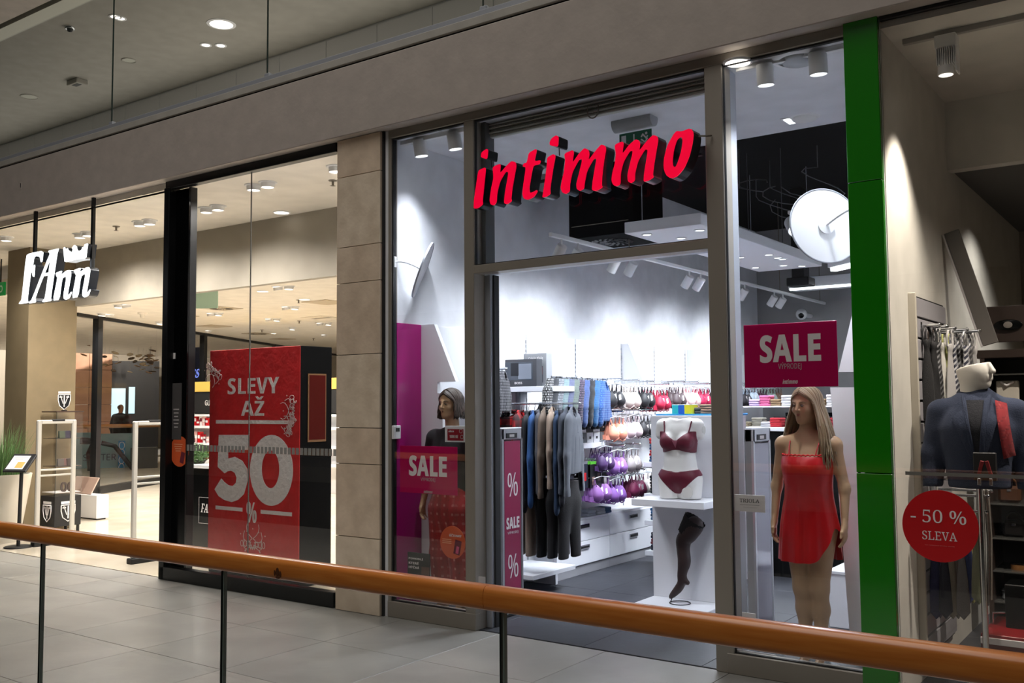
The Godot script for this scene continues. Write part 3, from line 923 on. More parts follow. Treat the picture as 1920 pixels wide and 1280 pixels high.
func sale_banner() -> void:
	var z := -0.40
	var a := on_z(394, 660, z)
	var b := on_z(562, 648, z)
	var back := on_x(622.5, 651, b.x).z
	var bx := thing("black_display_tower", "tall black display tower behind the shop glass, red banner on its front", "display tower", Vector3((a.x + b.x) * 0.5, 0, (z + back) * 0.5))
	part(bx, "body", G.new().cspan(Vector3(a.x, 0.0, back), Vector3(b.x, 2.262, z - 0.012), 0.004), mats["black void"])
	var pf := on_x(592, 700, b.x + 0.006)
	part(bx, "poster_frame", G.new().cspan(Vector3(b.x, 1.35, back + 0.08), Vector3(b.x + 0.01, 2.0, z - 0.1), 0.003), mat("dull gilt", rgb(120, 88, 60), 0.4, 0.5))
	part(bx, "poster", G.new().span(Vector3(b.x + 0.01, 1.37, back + 0.095), Vector3(b.x + 0.013, 1.985, z - 0.115)), mat("amber print", rgb(72, 12, 8), 0.6, 0.0, {"spec": 0.2}), "dark orange red poster")
	var red := mat("banner red", Color.WHITE, 0.55, 0.0, {"tex": noise_tex("banner red tone", 0.01, rgb(172, 14, 20), rgb(188, 20, 26), 4), "bump": noise_tex("banner creases", 0.012, Color.BLACK, Color.WHITE, 4, 512, FastNoiseLite.TYPE_SIMPLEX_SMOOTH, 8.0), "bump_scale": 0.5, "scale": 1.1, "world": true})
	var pale := mat("banner white", rgb(206, 202, 200), 0.6, 0.0, {"bump": tex["banner creases"], "bump_scale": 1.2, "scale": 2.2, "world": true})
	var bn := thing("sale_banner", "large red cloth banner reading SLEVY AŽ 50 % in white", "banner", Vector3((a.x + b.x) * 0.5, 0.1, z))
	part(bn, "cloth", G.new().cspan(Vector3(a.x - 0.004, 0.12, z - 0.012), Vector3(b.x, 2.262, z - 0.004), 0.002), red)
	var rel := func(u: float, v: float) -> Vector3: return on_z(u, v, z - 0.002)
	for k in [["SLEVY", 426, 708, 522, 738], ["AŽ", 452, 747, 495, 775]]:
		var p: Vector3 = rel.call((k[1] + k[3]) * 0.5, (k[2] + k[4]) * 0.5)
		var w: float = (rel.call(k[3], k[2]) - rel.call(k[1], k[4])).x
		var h: float = rel.call(k[1], k[2]).y - rel.call(k[1], k[4]).y
		lettering(bn, "lettering", k[0], pale, p, w, h * (1.0 if k[0] == "SLEVY" else 1.28), {"bold": true, "depth": 0.004})
	for k in [[405, 545, 789.5, 794.5], [404.5, 454.5, 951.5, 957.5], [489, 547, 960, 966]]:
		var s: Vector3 = rel.call(k[0], k[2])
		var e: Vector3 = rel.call(k[1], k[2] + 3)
		part(bn, "bar", G.new().span(Vector3(s.x, (s.y + e.y) * 0.5 - 0.018, z - 0.004), Vector3(e.x, (s.y + e.y) * 0.5 + 0.018, z)), pale)
	var pc: Vector3 = rel.call(471.5, 960)
	lettering(bn, "percent_mark", "%", pale, pc, 0.15, 0.2, {"bold": true, "depth": 0.004})
	var five := [[410, 815], [465, 815], [465, 843], [427.5, 843], [427.5, 859.6], [440, 856], [454, 863.7], [463.5, 879], [464.5, 899], [457.4, 925.6], [446, 936.8], [434, 941], [420, 936.8], [409.7, 929.7], [402, 917], [414.7, 896.8], [419.8, 903], [428, 909.4], [436, 910.8], [442, 905], [443.4, 895], [440, 886], [433, 882], [426, 883.4], [420.8, 887], [408, 875]]
	var o5 := outline(five, z)
	part(bn, "digit_five", G.new().prism(o5[0], o5[1], Vector3(0, 0, -0.004)), pale)
	var ring := ellipse_pts(508.7, 881.5, 40.2, 66.5, 40)
	var hole := ellipse_pts(507, 879.5, 16.5, 35.5, 40)
	var g0 := G.new()
	for i in 40:
		var j := (i + 1) % 40
		var q := [on_z(ring[i][0], ring[i][1], z), on_z(ring[j][0], ring[j][1], z), on_z(hole[j][0], hole[j][1], z), on_z(hole[i][0], hole[i][1], z)]
		g0.quad(q[0], q[1], q[2], q[3], Vector3.BACK)
		var d := Vector3(0, 0, -0.004)
		g0.face(q[0], q[1], q[1] + d, q[0] + d, q[0] - q[3])
		g0.face(q[3], q[2], q[2] + d, q[3] + d, q[3] - q[0])
	part(bn, "digit_zero", g0, pale)
	# printed line ornaments: crown of curls at the foot, corner and edge sprays
	for orn in [[474, 1030, 1.0, 0.0], [404, 690, 0.75, 2.6], [553, 770, 0.8, 1.57], [548, 800, 0.55, 1.2]]:
		var g := G.new()
		var c: Vector3 = rel.call(orn[0], orn[1]) + Vector3(0, 0, 0.003)
		var rot := Basis(Vector3.BACK, orn[3])
		for s in [-1.0, 1.0]:
			for k in 4:
				var path := []
				for i in 12:
					var t := i / 11.0
					var ang: float = 0.3 + k * 0.42
					var len: float = (0.24 - k * 0.03) * orn[2]
					path.append(c + rot * Vector3(s * (sin(ang) * len * t + 0.03 * sin(t * 9.0 + k)), cos(ang) * len * t + 0.025 * sin(t * 7.0), 0))
				g.tube(path, 0.0035, 5, false)
			for k in 3:
				var loop := []
				for i in 13:
					loop.append(c + rot * Vector3(s * (0.06 + 0.05 * k) * orn[2] + cos(TAU * i / 12.0) * 0.02, 0.05 * orn[2] + sin(TAU * i / 12.0) * 0.03, 0))
				g.tube(loop, 0.003, 5, false)
		for k in 5:
			g.sphere(c + rot * Vector3((k - 2) * 0.09 * orn[2], (0.2 - absf(k - 2) * 0.03) * orn[2], 0), Vector3(0.007, 0.007, 0.002), 8, 5)
		part(bn, "line_ornament", g, mat("ornament print", rgb(196, 170, 168), 0.6))

func perfume_sign() -> void:
	var z := 0.11
	var sign := thing("illuminated_letters", "white lit shop letters with a crown hanging from two black rods", "shop sign", on_z(108, 560, z))
	var face := mat("sign white glow", Color(1, 1, 1), 0.4, 0.0, {"glow": 1.6, "glow_color": Color(0.97, 0.99, 1.0)})
	var side := mat("sign dark side", rgb(30, 36, 46), 0.3, 0.2)
	var shapes := {
		"letter_f": [[212, 165], [240, 148], [350, 126], [342, 215], [328, 220], [322, 178], [290, 170], [275, 185], [266, 255], [284, 235], [278, 338], [264, 335], [258, 290], [248, 320], [222, 520], [232, 545], [152, 555], [158, 540], [175, 520]],
		"letter_a_stroke": [[232, 550], [240, 532], [256, 520], [400, 150], [430, 118], [420, 160], [285, 500], [290, 535], [284, 543]],
		"letter_a": [[385, 128], [475, 108], [470, 124], [461, 150], [409, 505], [414, 530], [340, 540], [346, 524], [362, 505], [405, 200], [400, 150]],
		"letter_a_bar": [[345, 312], [392, 300], [388, 325], [336, 336]],
		"letter_n": [[447, 305], [500, 285], [492, 320], [535, 285], [560, 282], [573, 300], [568, 345], [545, 470], [550, 485], [572, 455], [578, 462], [560, 505], [530, 522], [512, 510], [510, 480], [533, 345], [525, 330], [500, 350], [478, 520], [425, 528], [462, 345], [452, 330]],
		"letter_n_second": [[592, 283], [650, 262], [640, 300], [690, 262], [712, 258], [725, 275], [720, 325], [697, 452], [702, 465], [722, 435], [728, 440], [712, 485], [680, 503], [662, 490], [660, 460], [685, 325], [678, 312], [650, 335], [628, 498], [577, 508], [612, 325], [602, 310]],
		"crown": [[508, 105], [520, 98], [530, 115], [545, 105], [550, 125], [578, 140], [585, 120], [577, 105], [597, 80], [618, 95], [620, 115], [632, 132], [655, 120], [660, 100], [672, 98], [680, 75], [708, 68], [700, 120], [692, 192], [610, 198], [520, 222], [515, 180]]}
	for k in shapes:
		var pts := smooth_outline(zoomed(shapes[k], 0, 440, 4.267), 1)
		var f := outline(pts, z)
		var body := part(sign, k.replace("_second", ""), G.new().prism(f[0], f[1], Vector3(0, 0, -0.10)), side)
		var f2 := outline(pts, z)
		var lift := func(q: Vector2) -> Vector3: return Vector3(q.x, q.y, z + 0.005)
		part(body, "lit_face", G.new().prism(f2[0], lift, Vector3(0, 0, -0.004)), face, "white lit face")
	for u in [66, 174]:
		var p := on_z(u, 440, 0.05)
		part(sign, "hanging_rod", G.new().cspan(Vector3(p.x - 0.018, 3.2, 0.03), Vector3(p.x + 0.018, 3.966, 0.066), 0.003), mats["black frame"])
	area(on_z(108, 520, z + 0.05), on_z(108, 520, 3.0), Vector2(1.3, 0.5), 0.5, Color(0.97, 0.99, 1.0))

func security_gate(called: String, label: String, x: float, z0: float, z1: float, h: float, group := "") -> Node3D:
	var o := thing(called, label, "security gate", Vector3(x, 0, (z0 + z1) * 0.5), group)
	var m := mat("gate grey", rgb(190, 186, 178), 0.4)
	for z in [z0, z1]:
		part(o, "post", G.new().cspan(Vector3(x - 0.02, 0.06, z - 0.03), Vector3(x + 0.02, h, z + 0.03), 0.012), m)
	part(o, "top_bar", G.new().cspan(Vector3(x - 0.02, h - 0.05, minf(z0, z1) + 0.02), Vector3(x + 0.02, h, maxf(z0, z1) - 0.02), 0.01), m)
	part(o, "alarm_cover", G.new().cspan(Vector3(x - 0.022, h - 0.02, lerpf(z0, z1, 0.35)), Vector3(x + 0.022, h + 0.008, lerpf(z0, z1, 0.72)), 0.005), mats["print black"])
	for k in [0.60, 0.555]:
		part(o, "cross_bar", G.new().cspan(Vector3(x - 0.012, h * k - 0.012, minf(z0, z1)), Vector3(x + 0.012, h * k + 0.012, maxf(z0, z1)), 0.005), m)
	part(o, "foot", G.new().cspan(Vector3(x - 0.05, 0, minf(z0, z1) - 0.05), Vector3(x + 0.05, 0.06, maxf(z0, z1) + 0.05), 0.008), mats["print black"])
	return o

func crest(parent: Node3D, called: String, at: Vector3, turn: Basis, w: float, h: float, dark: bool) -> void:   # shield with a cross inside and a band above
	var ink: Material = mats["print white"]
	var shield := [[-0.5, 0.28], [-0.5, 0.0], [-0.38, -0.3], [0, -0.5], [0.38, -0.3], [0.5, 0.0], [0.5, 0.28]]
	var poly := PackedVector2Array()
	for p in shield:
		poly.append(Vector2(p[0] * w, p[1] * h))
	var lift := func(q: Vector2) -> Vector3: return at + turn * Vector3(q.x, q.y, 0.004)
	var holder := part(parent, called, G.new().prism(poly, lift, turn * Vector3(0, 0, -0.004)), mats["print black"], "black and white crest")
	var path := []
	for p in shield:
		path.append(at + turn * Vector3(p[0] * w, p[1] * h, 0.005))
	path.append(path[0])
	var g := G.new()
	g.tube(path, w * 0.035, 5, false)
	g.box(at + turn * Vector3(0, 0.4 * h, 0.004), Vector3(w, h * 0.12, 0.003), turn)
	g.box(at + turn * Vector3(0, -0.06 * h, 0.006), Vector3(w * 0.09, h * 0.6, 0.003), turn)
	for s in [-1.0, 1.0]:
		g.box(at + turn * Vector3(s * w * 0.2, 0.02 * h, 0.006), Vector3(w * 0.06, h * 0.44, 0.003), turn * Basis(Vector3.BACK, s * -0.35))
		g.box(at + turn * Vector3(s * w * 0.28, 0.16 * h, 0.006), Vector3(w * 0.24, h * 0.07, 0.003), turn)
	part(holder, "crest_print", g, ink)

func perfume_furniture() -> void:
	security_gate("security_gate", "pale grey security gate beside the glass cabinet of leather goods", -11.66, -0.46, -0.91, 1.54)
	security_gate("security_gate", "pale grey security gate next to the black door panel", -9.49, -0.37, -0.82, 1.54)
	# glass cabinet on a black plinth
	var zf := -1.2
	var x0 := on_z(75, 985, zf).x
	var x1 := on_z(101.5, 985, zf).x
	var zb := on_x(152, 960, x1).z
	var top := 1.627
	var base_top := on_z(101.5, 931, zf).y
	var cab := thing("glass_cabinet", "glass display cabinet on a black crested plinth beside the ochre column", "display cabinet", Vector3((x0 + x1) * 0.5, 0, (zf + zb) * 0.5))
	part(cab, "plinth", G.new().cspan(Vector3(x0, 0.09, zb), Vector3(x1, base_top, zf), 0.004), mats["print black"])
	part(cab, "top_plate", G.new().cspan(Vector3(x0 - 0.01, top, zb - 0.01), Vector3(x1 + 0.01, top + 0.018, zf + 0.01), 0.003), mat("dark walnut", rgb(60, 42, 34), 0.4))
	for k in [[x0, zf], [x1, zf], [x1, zb], [x0, zb]]:
		part(cab, "caster", G.new().cyl(Vector3(lerpf(k[0], (x0 + x1) * 0.5, 0.15), 0.0, lerpf(k[1], (zf + zb) * 0.5, 0.15)), Vector3(lerpf(k[0], (x0 + x1) * 0.5, 0.15), 0.09, lerpf(k[1], (zf + zb) * 0.5, 0.15)), 0.02, 10), mats["print black"])
	for k in [[Vector3(x0, base_top, zf - 0.006), Vector3(x1, top, zf)], [Vector3(x1 - 0.006, base_top, zb), Vector3(x1, top, zf - 0.006)]]:
		part(cab, "glass_pane", G.new().span(k[0], k[1]), clear_glass)
	part(cab, "corner_edge", G.new().span(Vector3(x1 - 0.004, base_top, zf - 0.004), Vector3(x1 + 0.001, top, zf + 0.001)), mats["glass edge"])
	var shelves := []
	for v in [822, 874.5, 924]:
		var y := on_z(101.5, v, zf).y
		shelves.append(y)
		part(cab, "shelf", G.new().cspan(Vector3(x0 + 0.01, y - 0.008, zb + 0.01), Vector3(x1 - 0.01, y, zf - 0.01), 0.002), mats["dark walnut"] if v < 900 else mats["print white"])
	crest(cab, "crest", Vector3((x0 + x1) * 0.5, (0.09 + base_top) * 0.5, zf), Basis(), (x1 - x0) * 0.55, (base_top - 0.09) * 0.7, true)
	crest(cab, "crest", Vector3(x1, (0.09 + base_top) * 0.5, (zf + zb) * 0.5), Basis(Vector3.UP, PI / 2), 0.2, (base_top - 0.09) * 0.7, true)
	var cz := (zf + zb) * 0.5
	var cs := thing("crest_sign", "small shield crest sign standing on the glass cabinet", "sign", Vector3((x0 + x1) * 0.5 + 0.03, top + 0.018, cz))
	part(cs, "foot", G.new().cbox(cs.position + Vector3(0, 0.008, 0), Vector3(0.08, 0.016, 0.04), 0.003), mats["print black"])
	crest(cs, "shield", cs.position + Vector3(0, 0.15, 0), Basis(Vector3.UP, 0.6), 0.17, 0.26, false)
	var rng := RandomNumberGenerator.new()
	rng.seed = 8
	var wallets := [["dark green leather wallet standing on the top cabinet shelf", rgb(60, 74, 52)], ["dark violet leather wallet standing open on the top cabinet shelf", rgb(42, 34, 66)], ["small black wallet at the end of the top cabinet shelf", rgb(30, 26, 30)],
		["grey leather wallet standing on the middle cabinet shelf", rgb(92, 84, 80)], ["rosy brown leather wallet on the middle cabinet shelf", rgb(120, 84, 80)], ["dark brown belt box on the middle cabinet shelf", rgb(58, 44, 40)], ["black camera shaped purse on the middle cabinet shelf", rgb(28, 28, 32)]]
	for i in wallets.size():
		var s := 0 if i < 3 else 1
		var k := i if i < 3 else i - 3
		var q := Vector3(x1 - 0.05 - 0.02 * (k % 2), shelves[s] + 0.001, lerpf(zf - 0.06, zb + 0.07, (k + 0.5) / (3.0 if s == 0 else 4.0)))
		var w := thing("wallet", wallets[i][0], "wallet", q)
		var mm := mat("leather %d" % i, wallets[i][1], 0.5)
		part(w, "front_flap", G.new().cbox(q + Vector3(0.02, 0.05, 0.0), Vector3(0.012, 0.1, 0.085), 0.004, Basis(Vector3.BACK, 0.16)), mm)
		part(w, "back_flap", G.new().cbox(q + Vector3(-0.015, 0.05, 0.0), Vector3(0.012, 0.1, 0.085), 0.004, Basis(Vector3.BACK, -0.16)), mm)
	var lt := thing("letter_block", "brown block letters on the lowest cabinet shelf", "ornament", Vector3(x1 - 0.05, shelves[2], cz))
	lettering(lt, "letters", "OG", mat("brown block", rgb(64, 44, 38), 0.5), Vector3(x1 - 0.04, shelves[2] + 0.07, cz), 0.17, 0.13, {"bold": true, "depth": 0.03, "turn": Basis(Vector3.UP, PI / 2)})
	# low white display box behind the cabinet, pale gift cards leaning on it
	var wx := -13.57
	var wz := -2.39
	var wl := on_z(120, 950, wz).x
	var wh := on_x(180, 925, wx).y
	var wb := thing("white_display_box", "low white display box behind the glass cabinet", "display box", Vector3((wx + wl) * 0.5, 0, wz - 0.1))
	part(wb, "body", G.new().cspan(Vector3(wl, 0.02, wz - 0.2), Vector3(wx, wh * 0.92, wz), 0.004), mats["white panel"])
	part(wb, "plinth", G.new().span(Vector3(wl + 0.03, 0.0, wz - 0.17), Vector3(wx - 0.03, 0.02, wz - 0.03)), mats["print black"])
	for i in 2:
		var c := on_z([150, 165][i], [868, 912][i], wz - 0.1)
		solo("gift_card_rack" if i == 0 else "folded_scarf", G.new().cbox(Vector3(c.x, wh * 0.92 + 0.125, c.z), Vector3(0.4, 0.28, 0.02), 0.006, Basis(Vector3.RIGHT, -0.5)), mat("pale pink card %d" % i, [rgb(214, 190, 176), rgb(206, 178, 164)][i], 0.6), ["pale pink board leaning above the white display box", "salmon board leaning on the white display box"][i], "display board")
	# tall white planter with ornamental grass
	var pp := Vector3(on_z(2, 950, -0.42).x, 0, -0.42)
	var pot := thing("planter", "tall tapered white planter with green ornamental grass", "plant", pp)
	var ph := on_z(15, 889, -0.42).y
	var pr := on_z(30, 889, -0.42).x - pp.x
	part(pot, "pot", G.new().lathe([Vector2(0, 0), Vector2(pr * 0.62, 0), Vector2(pr * 0.62, 0), Vector2(pr, ph), Vector2(pr, ph), Vector2(pr * 0.93, ph), Vector2(pr * 0.93, ph), Vector2(pr * 0.9, ph - 0.06)], 28, pp), mat("white ceramic", rgb(212, 206, 194), 0.35))
	part(pot, "soil", G.new().lathe([Vector2(0, ph - 0.06), Vector2(pr * 0.91, ph - 0.06)], 20, pp), mat("soil", rgb(40, 32, 26), 0.95))
	var blades := G.new()
	for i in 420:
		var a := rng.randf() * TAU
		var r0 := sqrt(rng.randf()) * pr * 0.7
		var s := pp + Vector3(cos(a) * r0, ph - 0.07, sin(a) * r0)
		var len := rng.randf_range(0.45, 0.85)
		var lean := rng.randf_range(0.1, 0.55)
		var da := a + rng.randf_range(-0.8, 0.8)
		var o := Vector3(cos(da), 0, sin(da))
		var side := Vector3(-o.z, 0, o.x) * rng.randf_range(0.003, 0.006)
		var prev := s
		for k in 5:
			var t := (k + 1) / 5.0
			var q := s + Vector3(0, len * (t - 0.32 * lean * t * t * t), 0) + o * (lean * len * t * t)
			var w0 := side * (1.0 - k / 5.0)
			var w1 := side * (1.0 - t)
			blades.face(prev - w0, prev + w0, q + w1, q - w1, o + Vector3.UP * 0.3)
			prev = q
	var bl := part(pot, "grass_blades", blades, mat("grass green", rgb(78, 112, 58), 0.6, 0.0, {"back": Color(0.1, 0.16, 0.06)}))
	bl.set_meta("kind", "stuff")
	# tablet on a black floor stand
	var tz := -0.3
	var tp := on_z(38, 868, tz)
	var st := thing("tablet_stand", "black floor stand with a tilted information tablet", "tablet stand", Vector3(tp.x, 0, tz))
	part(st, "base", G.new().lathe([Vector2(0, 0.0), Vector2(0.16, 0.0), Vector2(0.16, 0.0), Vector2(0.16, 0.012), Vector2(0.15, 0.018), Vector2(0.0, 0.018)], 24, Vector3(tp.x, 0, tz)), mats["print black"])
	part(st, "pole", G.new().cyl(Vector3(tp.x, 0.01, tz), Vector3(tp.x, tp.y - 0.06, tz - 0.02), 0.022, 14), mats["print black"])
	var tt := Basis(Vector3.UP, 0.35) * Basis(Vector3.RIGHT, -0.75)
	var tab := part(st, "tablet", G.new().cbox(tp, Vector3(0.34, 0.28, 0.025), 0.006, tt), mats["print black"])
	part(tab, "screen", G.new().box(tp + tt * Vector3(-0.02, 0, 0.0135), Vector3(0.25, 0.21, 0.002), tt), mat("tablet page", rgb(214, 212, 208), 0.4, 0.0, {"glow": 0.25, "glow_color": rgb(214, 212, 208)}))
	part(tab, "screen_picture", G.new().box(tp + tt * Vector3(0.03, -0.04, 0.0150), Vector3(0.11, 0.09, 0.001), tt), mat("tablet ochre", rgb(206, 166, 96), 0.5))
	for i in 3:
		part(tab, "screen_line", G.new().box(tp + tt * Vector3(-0.03, 0.085 - i * 0.022, 0.0150), Vector3(0.19 - i * 0.04, 0.008, 0.001), tt), mats["print grey"])
	var sk := on_z(23, 956, -1.004)
	var socket := thing("wall_socket", "small pale wall socket low on the ochre column", "socket", Vector3(-13.3, sk.y, -1.0))
	part(socket, "plate", G.new().cbox(Vector3(-13.3, sk.y, -1.0), Vector3(0.08, 0.1, 0.012), 0.004), mats["white panel"])
	# black counter with a boxwood ball
	var kz := -1.25
	var c0 := on_z(345, 874, kz)
	var ch := on_z(370, 871, kz).y
	var ctr := thing("black_counter", "black shop counter with a white top and a framed monogram", "counter", Vector3(c0.x + 0.5, 0, kz - 0.3))
	part(ctr, "body", G.new().cspan(Vector3(c0.x, 0, kz - 0.6), Vector3(c0.x + 1.4, ch - 0.04, kz), 0.003), mats["black gloss"])
	part(ctr, "worktop", G.new().cspan(Vector3(c0.x - 0.01, ch - 0.04, kz - 0.61), Vector3(c0.x + 1.41, ch, kz + 0.01), 0.003), mats["white panel"])
	var f0 := on_z(373, 932, kz)
	var f1 := on_z(408, 984, kz)
	var fr := G.new()
	for k in [[f0.x, f0.y, f1.x, f0.y + 0.006], [f0.x, f1.y, f1.x, f1.y + 0.006], [f0.x, f1.y, f0.x + 0.006, f0.y], [f1.x - 0.006, f1.y, f1.x, f0.y]]:
		fr.span(Vector3(k[0], minf(k[1], k[3]), kz), Vector3(k[2], maxf(k[1], k[3]), kz + 0.002))
	part(ctr, "monogram_frame", fr, mats["print grey"])
	lettering(ctr, "monogram", "FAnn", mats["print white"], Vector3((f0.x + f1.x) * 0.5, (f0.y + f1.y) * 0.5 + 0.03, kz + 0.001), (f1.x - f0.x) * 0.72, 0.10, {"serif": true, "bold": true, "slant": 0.2})
	var bp := on_z(370, 870, kz - 0.15)
	bp.y = ch
	var box := thing("boxwood_ball", "clipped round boxwood plant on the counter", "plant", bp)
	part(box, "bowl", G.new().lathe([Vector2(0, 0), Vector2(0.08, 0), Vector2(0.1, 0.04), Vector2(0.09, 0.04)], 16, bp), mat("dark pot", rgb(44, 40, 36), 0.6))
	var leaves := G.new()
	for i in 1500:
		var d := Vector3(rng.randfn(), rng.randfn() * 0.9, rng.randfn()).normalized()
		var q := bp + Vector3(0, 0.12, 0) + d * Vector3(0.17, 0.12, 0.17) * rng.randf_range(0.6, 1.06)
		var s := d.cross(Vector3(rng.randfn(), rng.randfn(), rng.randfn())).normalized()
		var t := (s.cross(d) + d * rng.randf_range(-0.3, 0.8)).normalized()
		leaves.face(q - s * 0.009, q + t * 0.013, q + s * 0.009, q - t * 0.013, d)
	var lf := part(box, "leaves", leaves, mat("boxwood", rgb(62, 98, 44), 0.55, 0.0, {"back": Color(0.08, 0.13, 0.04)}))
	lf.set_meta("kind", "stuff")
	# sales sticker on the door panel
	var sp := on_z(336.5, 846, -0.046)
	var stk := thing("round_sticker", "orange round campaign sticker on the black door panel", "sticker", sp + Vector3(0, -0.18, 0))
	var rr := 0.175
	part(stk, "disc", G.new().lathe([Vector2(0, 0.0), Vector2(rr * 0.86, 0.0), Vector2(rr * 0.86, 0.0), Vector2(rr * 0.86, -0.002)], 36, sp, Basis(Vector3.RIGHT, PI / 2)), mat("sticker orange", rgb(224, 96, 50), 0.45))
	for i in 4:
		part(stk, "print_line", G.new().box(sp + Vector3(-0.02, 0.07 - i * 0.022, 0.002), Vector3(0.14 - 0.02 * i, 0.008, 0.001)), mat("sticker pale", rgb(240, 170, 130), 0.5))
	part(stk, "phone_print", G.new().box(sp + Vector3(0.05, -0.06, 0.002), Vector3(0.06, 0.11, 0.001), Basis(Vector3.BACK, -0.25)), mat("sticker plum", rgb(110, 34, 52), 0.5))
	# perfume wall at the back of the shop
	var uz := -7.0
	var unit := thing("perfume_wall_unit", "long wall unit with yellow band, black name board and lit white shelves", "shelf unit", Vector3(-12, 0, uz - 0.3))
	var ux0 := -18.0
	var ux1 := -6.0
	var yy := func(v: float) -> float: return on_z(365, v, uz).y
	part(unit, "carcass", G.new().span(Vector3(ux0, 0, uz - 0.5), Vector3(ux1, yy.call(716), uz - 0.32)), mats["white panel"])
	part(unit, "yellow_band", G.new().cspan(Vector3(ux0, yy.call(734.5), uz - 0.32), Vector3(ux1, yy.call(716), uz + 0.02), 0.004), mat("band yellow", rgb(226, 186, 92), 0.5))
	var nb := part(unit, "name_board", G.new().cspan(Vector3(ux0, yy.call(774), uz - 0.32), Vector3(ux1, yy.call(734.5), uz), 0.004), mats["print black"])
	for k in [["ÔME", 354.5, 751.5, 16, 12], ["GU", 389, 754, 9, 10]]:
		var c := on_z(k[1], k[2] + 1, uz + 0.001)
		lettering(nb, "lettering", k[0], mats["print white"], c, on_z(k[1] + k[3] * 0.5, k[2], uz).x - on_z(k[1] - k[3] * 0.5, k[2], uz).x, on_z(k[1], k[2] - k[4] * 0.5, uz).y - on_z(k[1], k[2] + k[4] * 0.5, uz).y, {"depth": 0.004})
	for v in [776, 798, 830, 860]:
		part(unit, "shelf", G.new().cspan(Vector3(ux0, yy.call(v) - 0.05, uz - 0.32), Vector3(ux1, yy.call(v), uz - 0.02), 0.004), mats["white panel"])
	for i in 26:
		var sh := i % 3
		var v: float = [798.0, 830.0, 860.0][sh]
		var u := 347.0 + (i / 3) * 5.4 + sh * 1.5
		var q := on_z(u, v, uz - 0.12)
		q.y = yy.call(v)
		var kind := i % 4
		var label: String = ["red gift box on the lit perfume shelves", "pale pink perfume box on the lit perfume shelves", "white perfume box on the lit perfume shelves", "crimson perfume box on the lit perfume shelves"][kind]
		var bxm := mat("perfume box %d" % kind, [rgb(196, 22, 28), rgb(226, 178, 176), rgb(232, 228, 226), rgb(160, 14, 30)][kind], 0.4)
		var w := rng.randf_range(0.09, 0.15)
		var h := rng.randf_range(0.12, 0.24)
		var b := thing("perfume_box", label, "box", q, label + "s")
		part(b, "carton", G.new().cbox(q + Vector3(0, h * 0.5, 0), Vector3(w, h, 0.08), 0.003), bxm)
		part(b, "label_print", G.new().box(q + Vector3(0, h * 0.55, 0.041), Vector3(w * 0.6, h * 0.3, 0.001)), mats["print white"] if kind != 2 else mats["sticker plum"])
	var bs := on_z(356, 694, uz - 3.0)
	var bsn := thing("blue_poster_light", "lit dark blue board with white script behind the perfume wall", "light board", bs)
	part(bsn, "board", G.new().cbox(bs + Vector3(0, 0.1, 0), Vector3(1.1, 1.0, 0.04), 0.005), mat("night blue", rgb(24, 40, 84), 0.4))
	lettering(bsn, "script", "Boss", mat("blue white glow", rgb(170, 190, 255), 0.5, 0.0, {"glow": 1.0, "glow_color": Color(0.45, 0.55, 1.0)}), bs + Vector3(0.05, -0.06, 0.022), 0.8, 0.3, {"serif": true, "bold": true, "slant": 0.35})

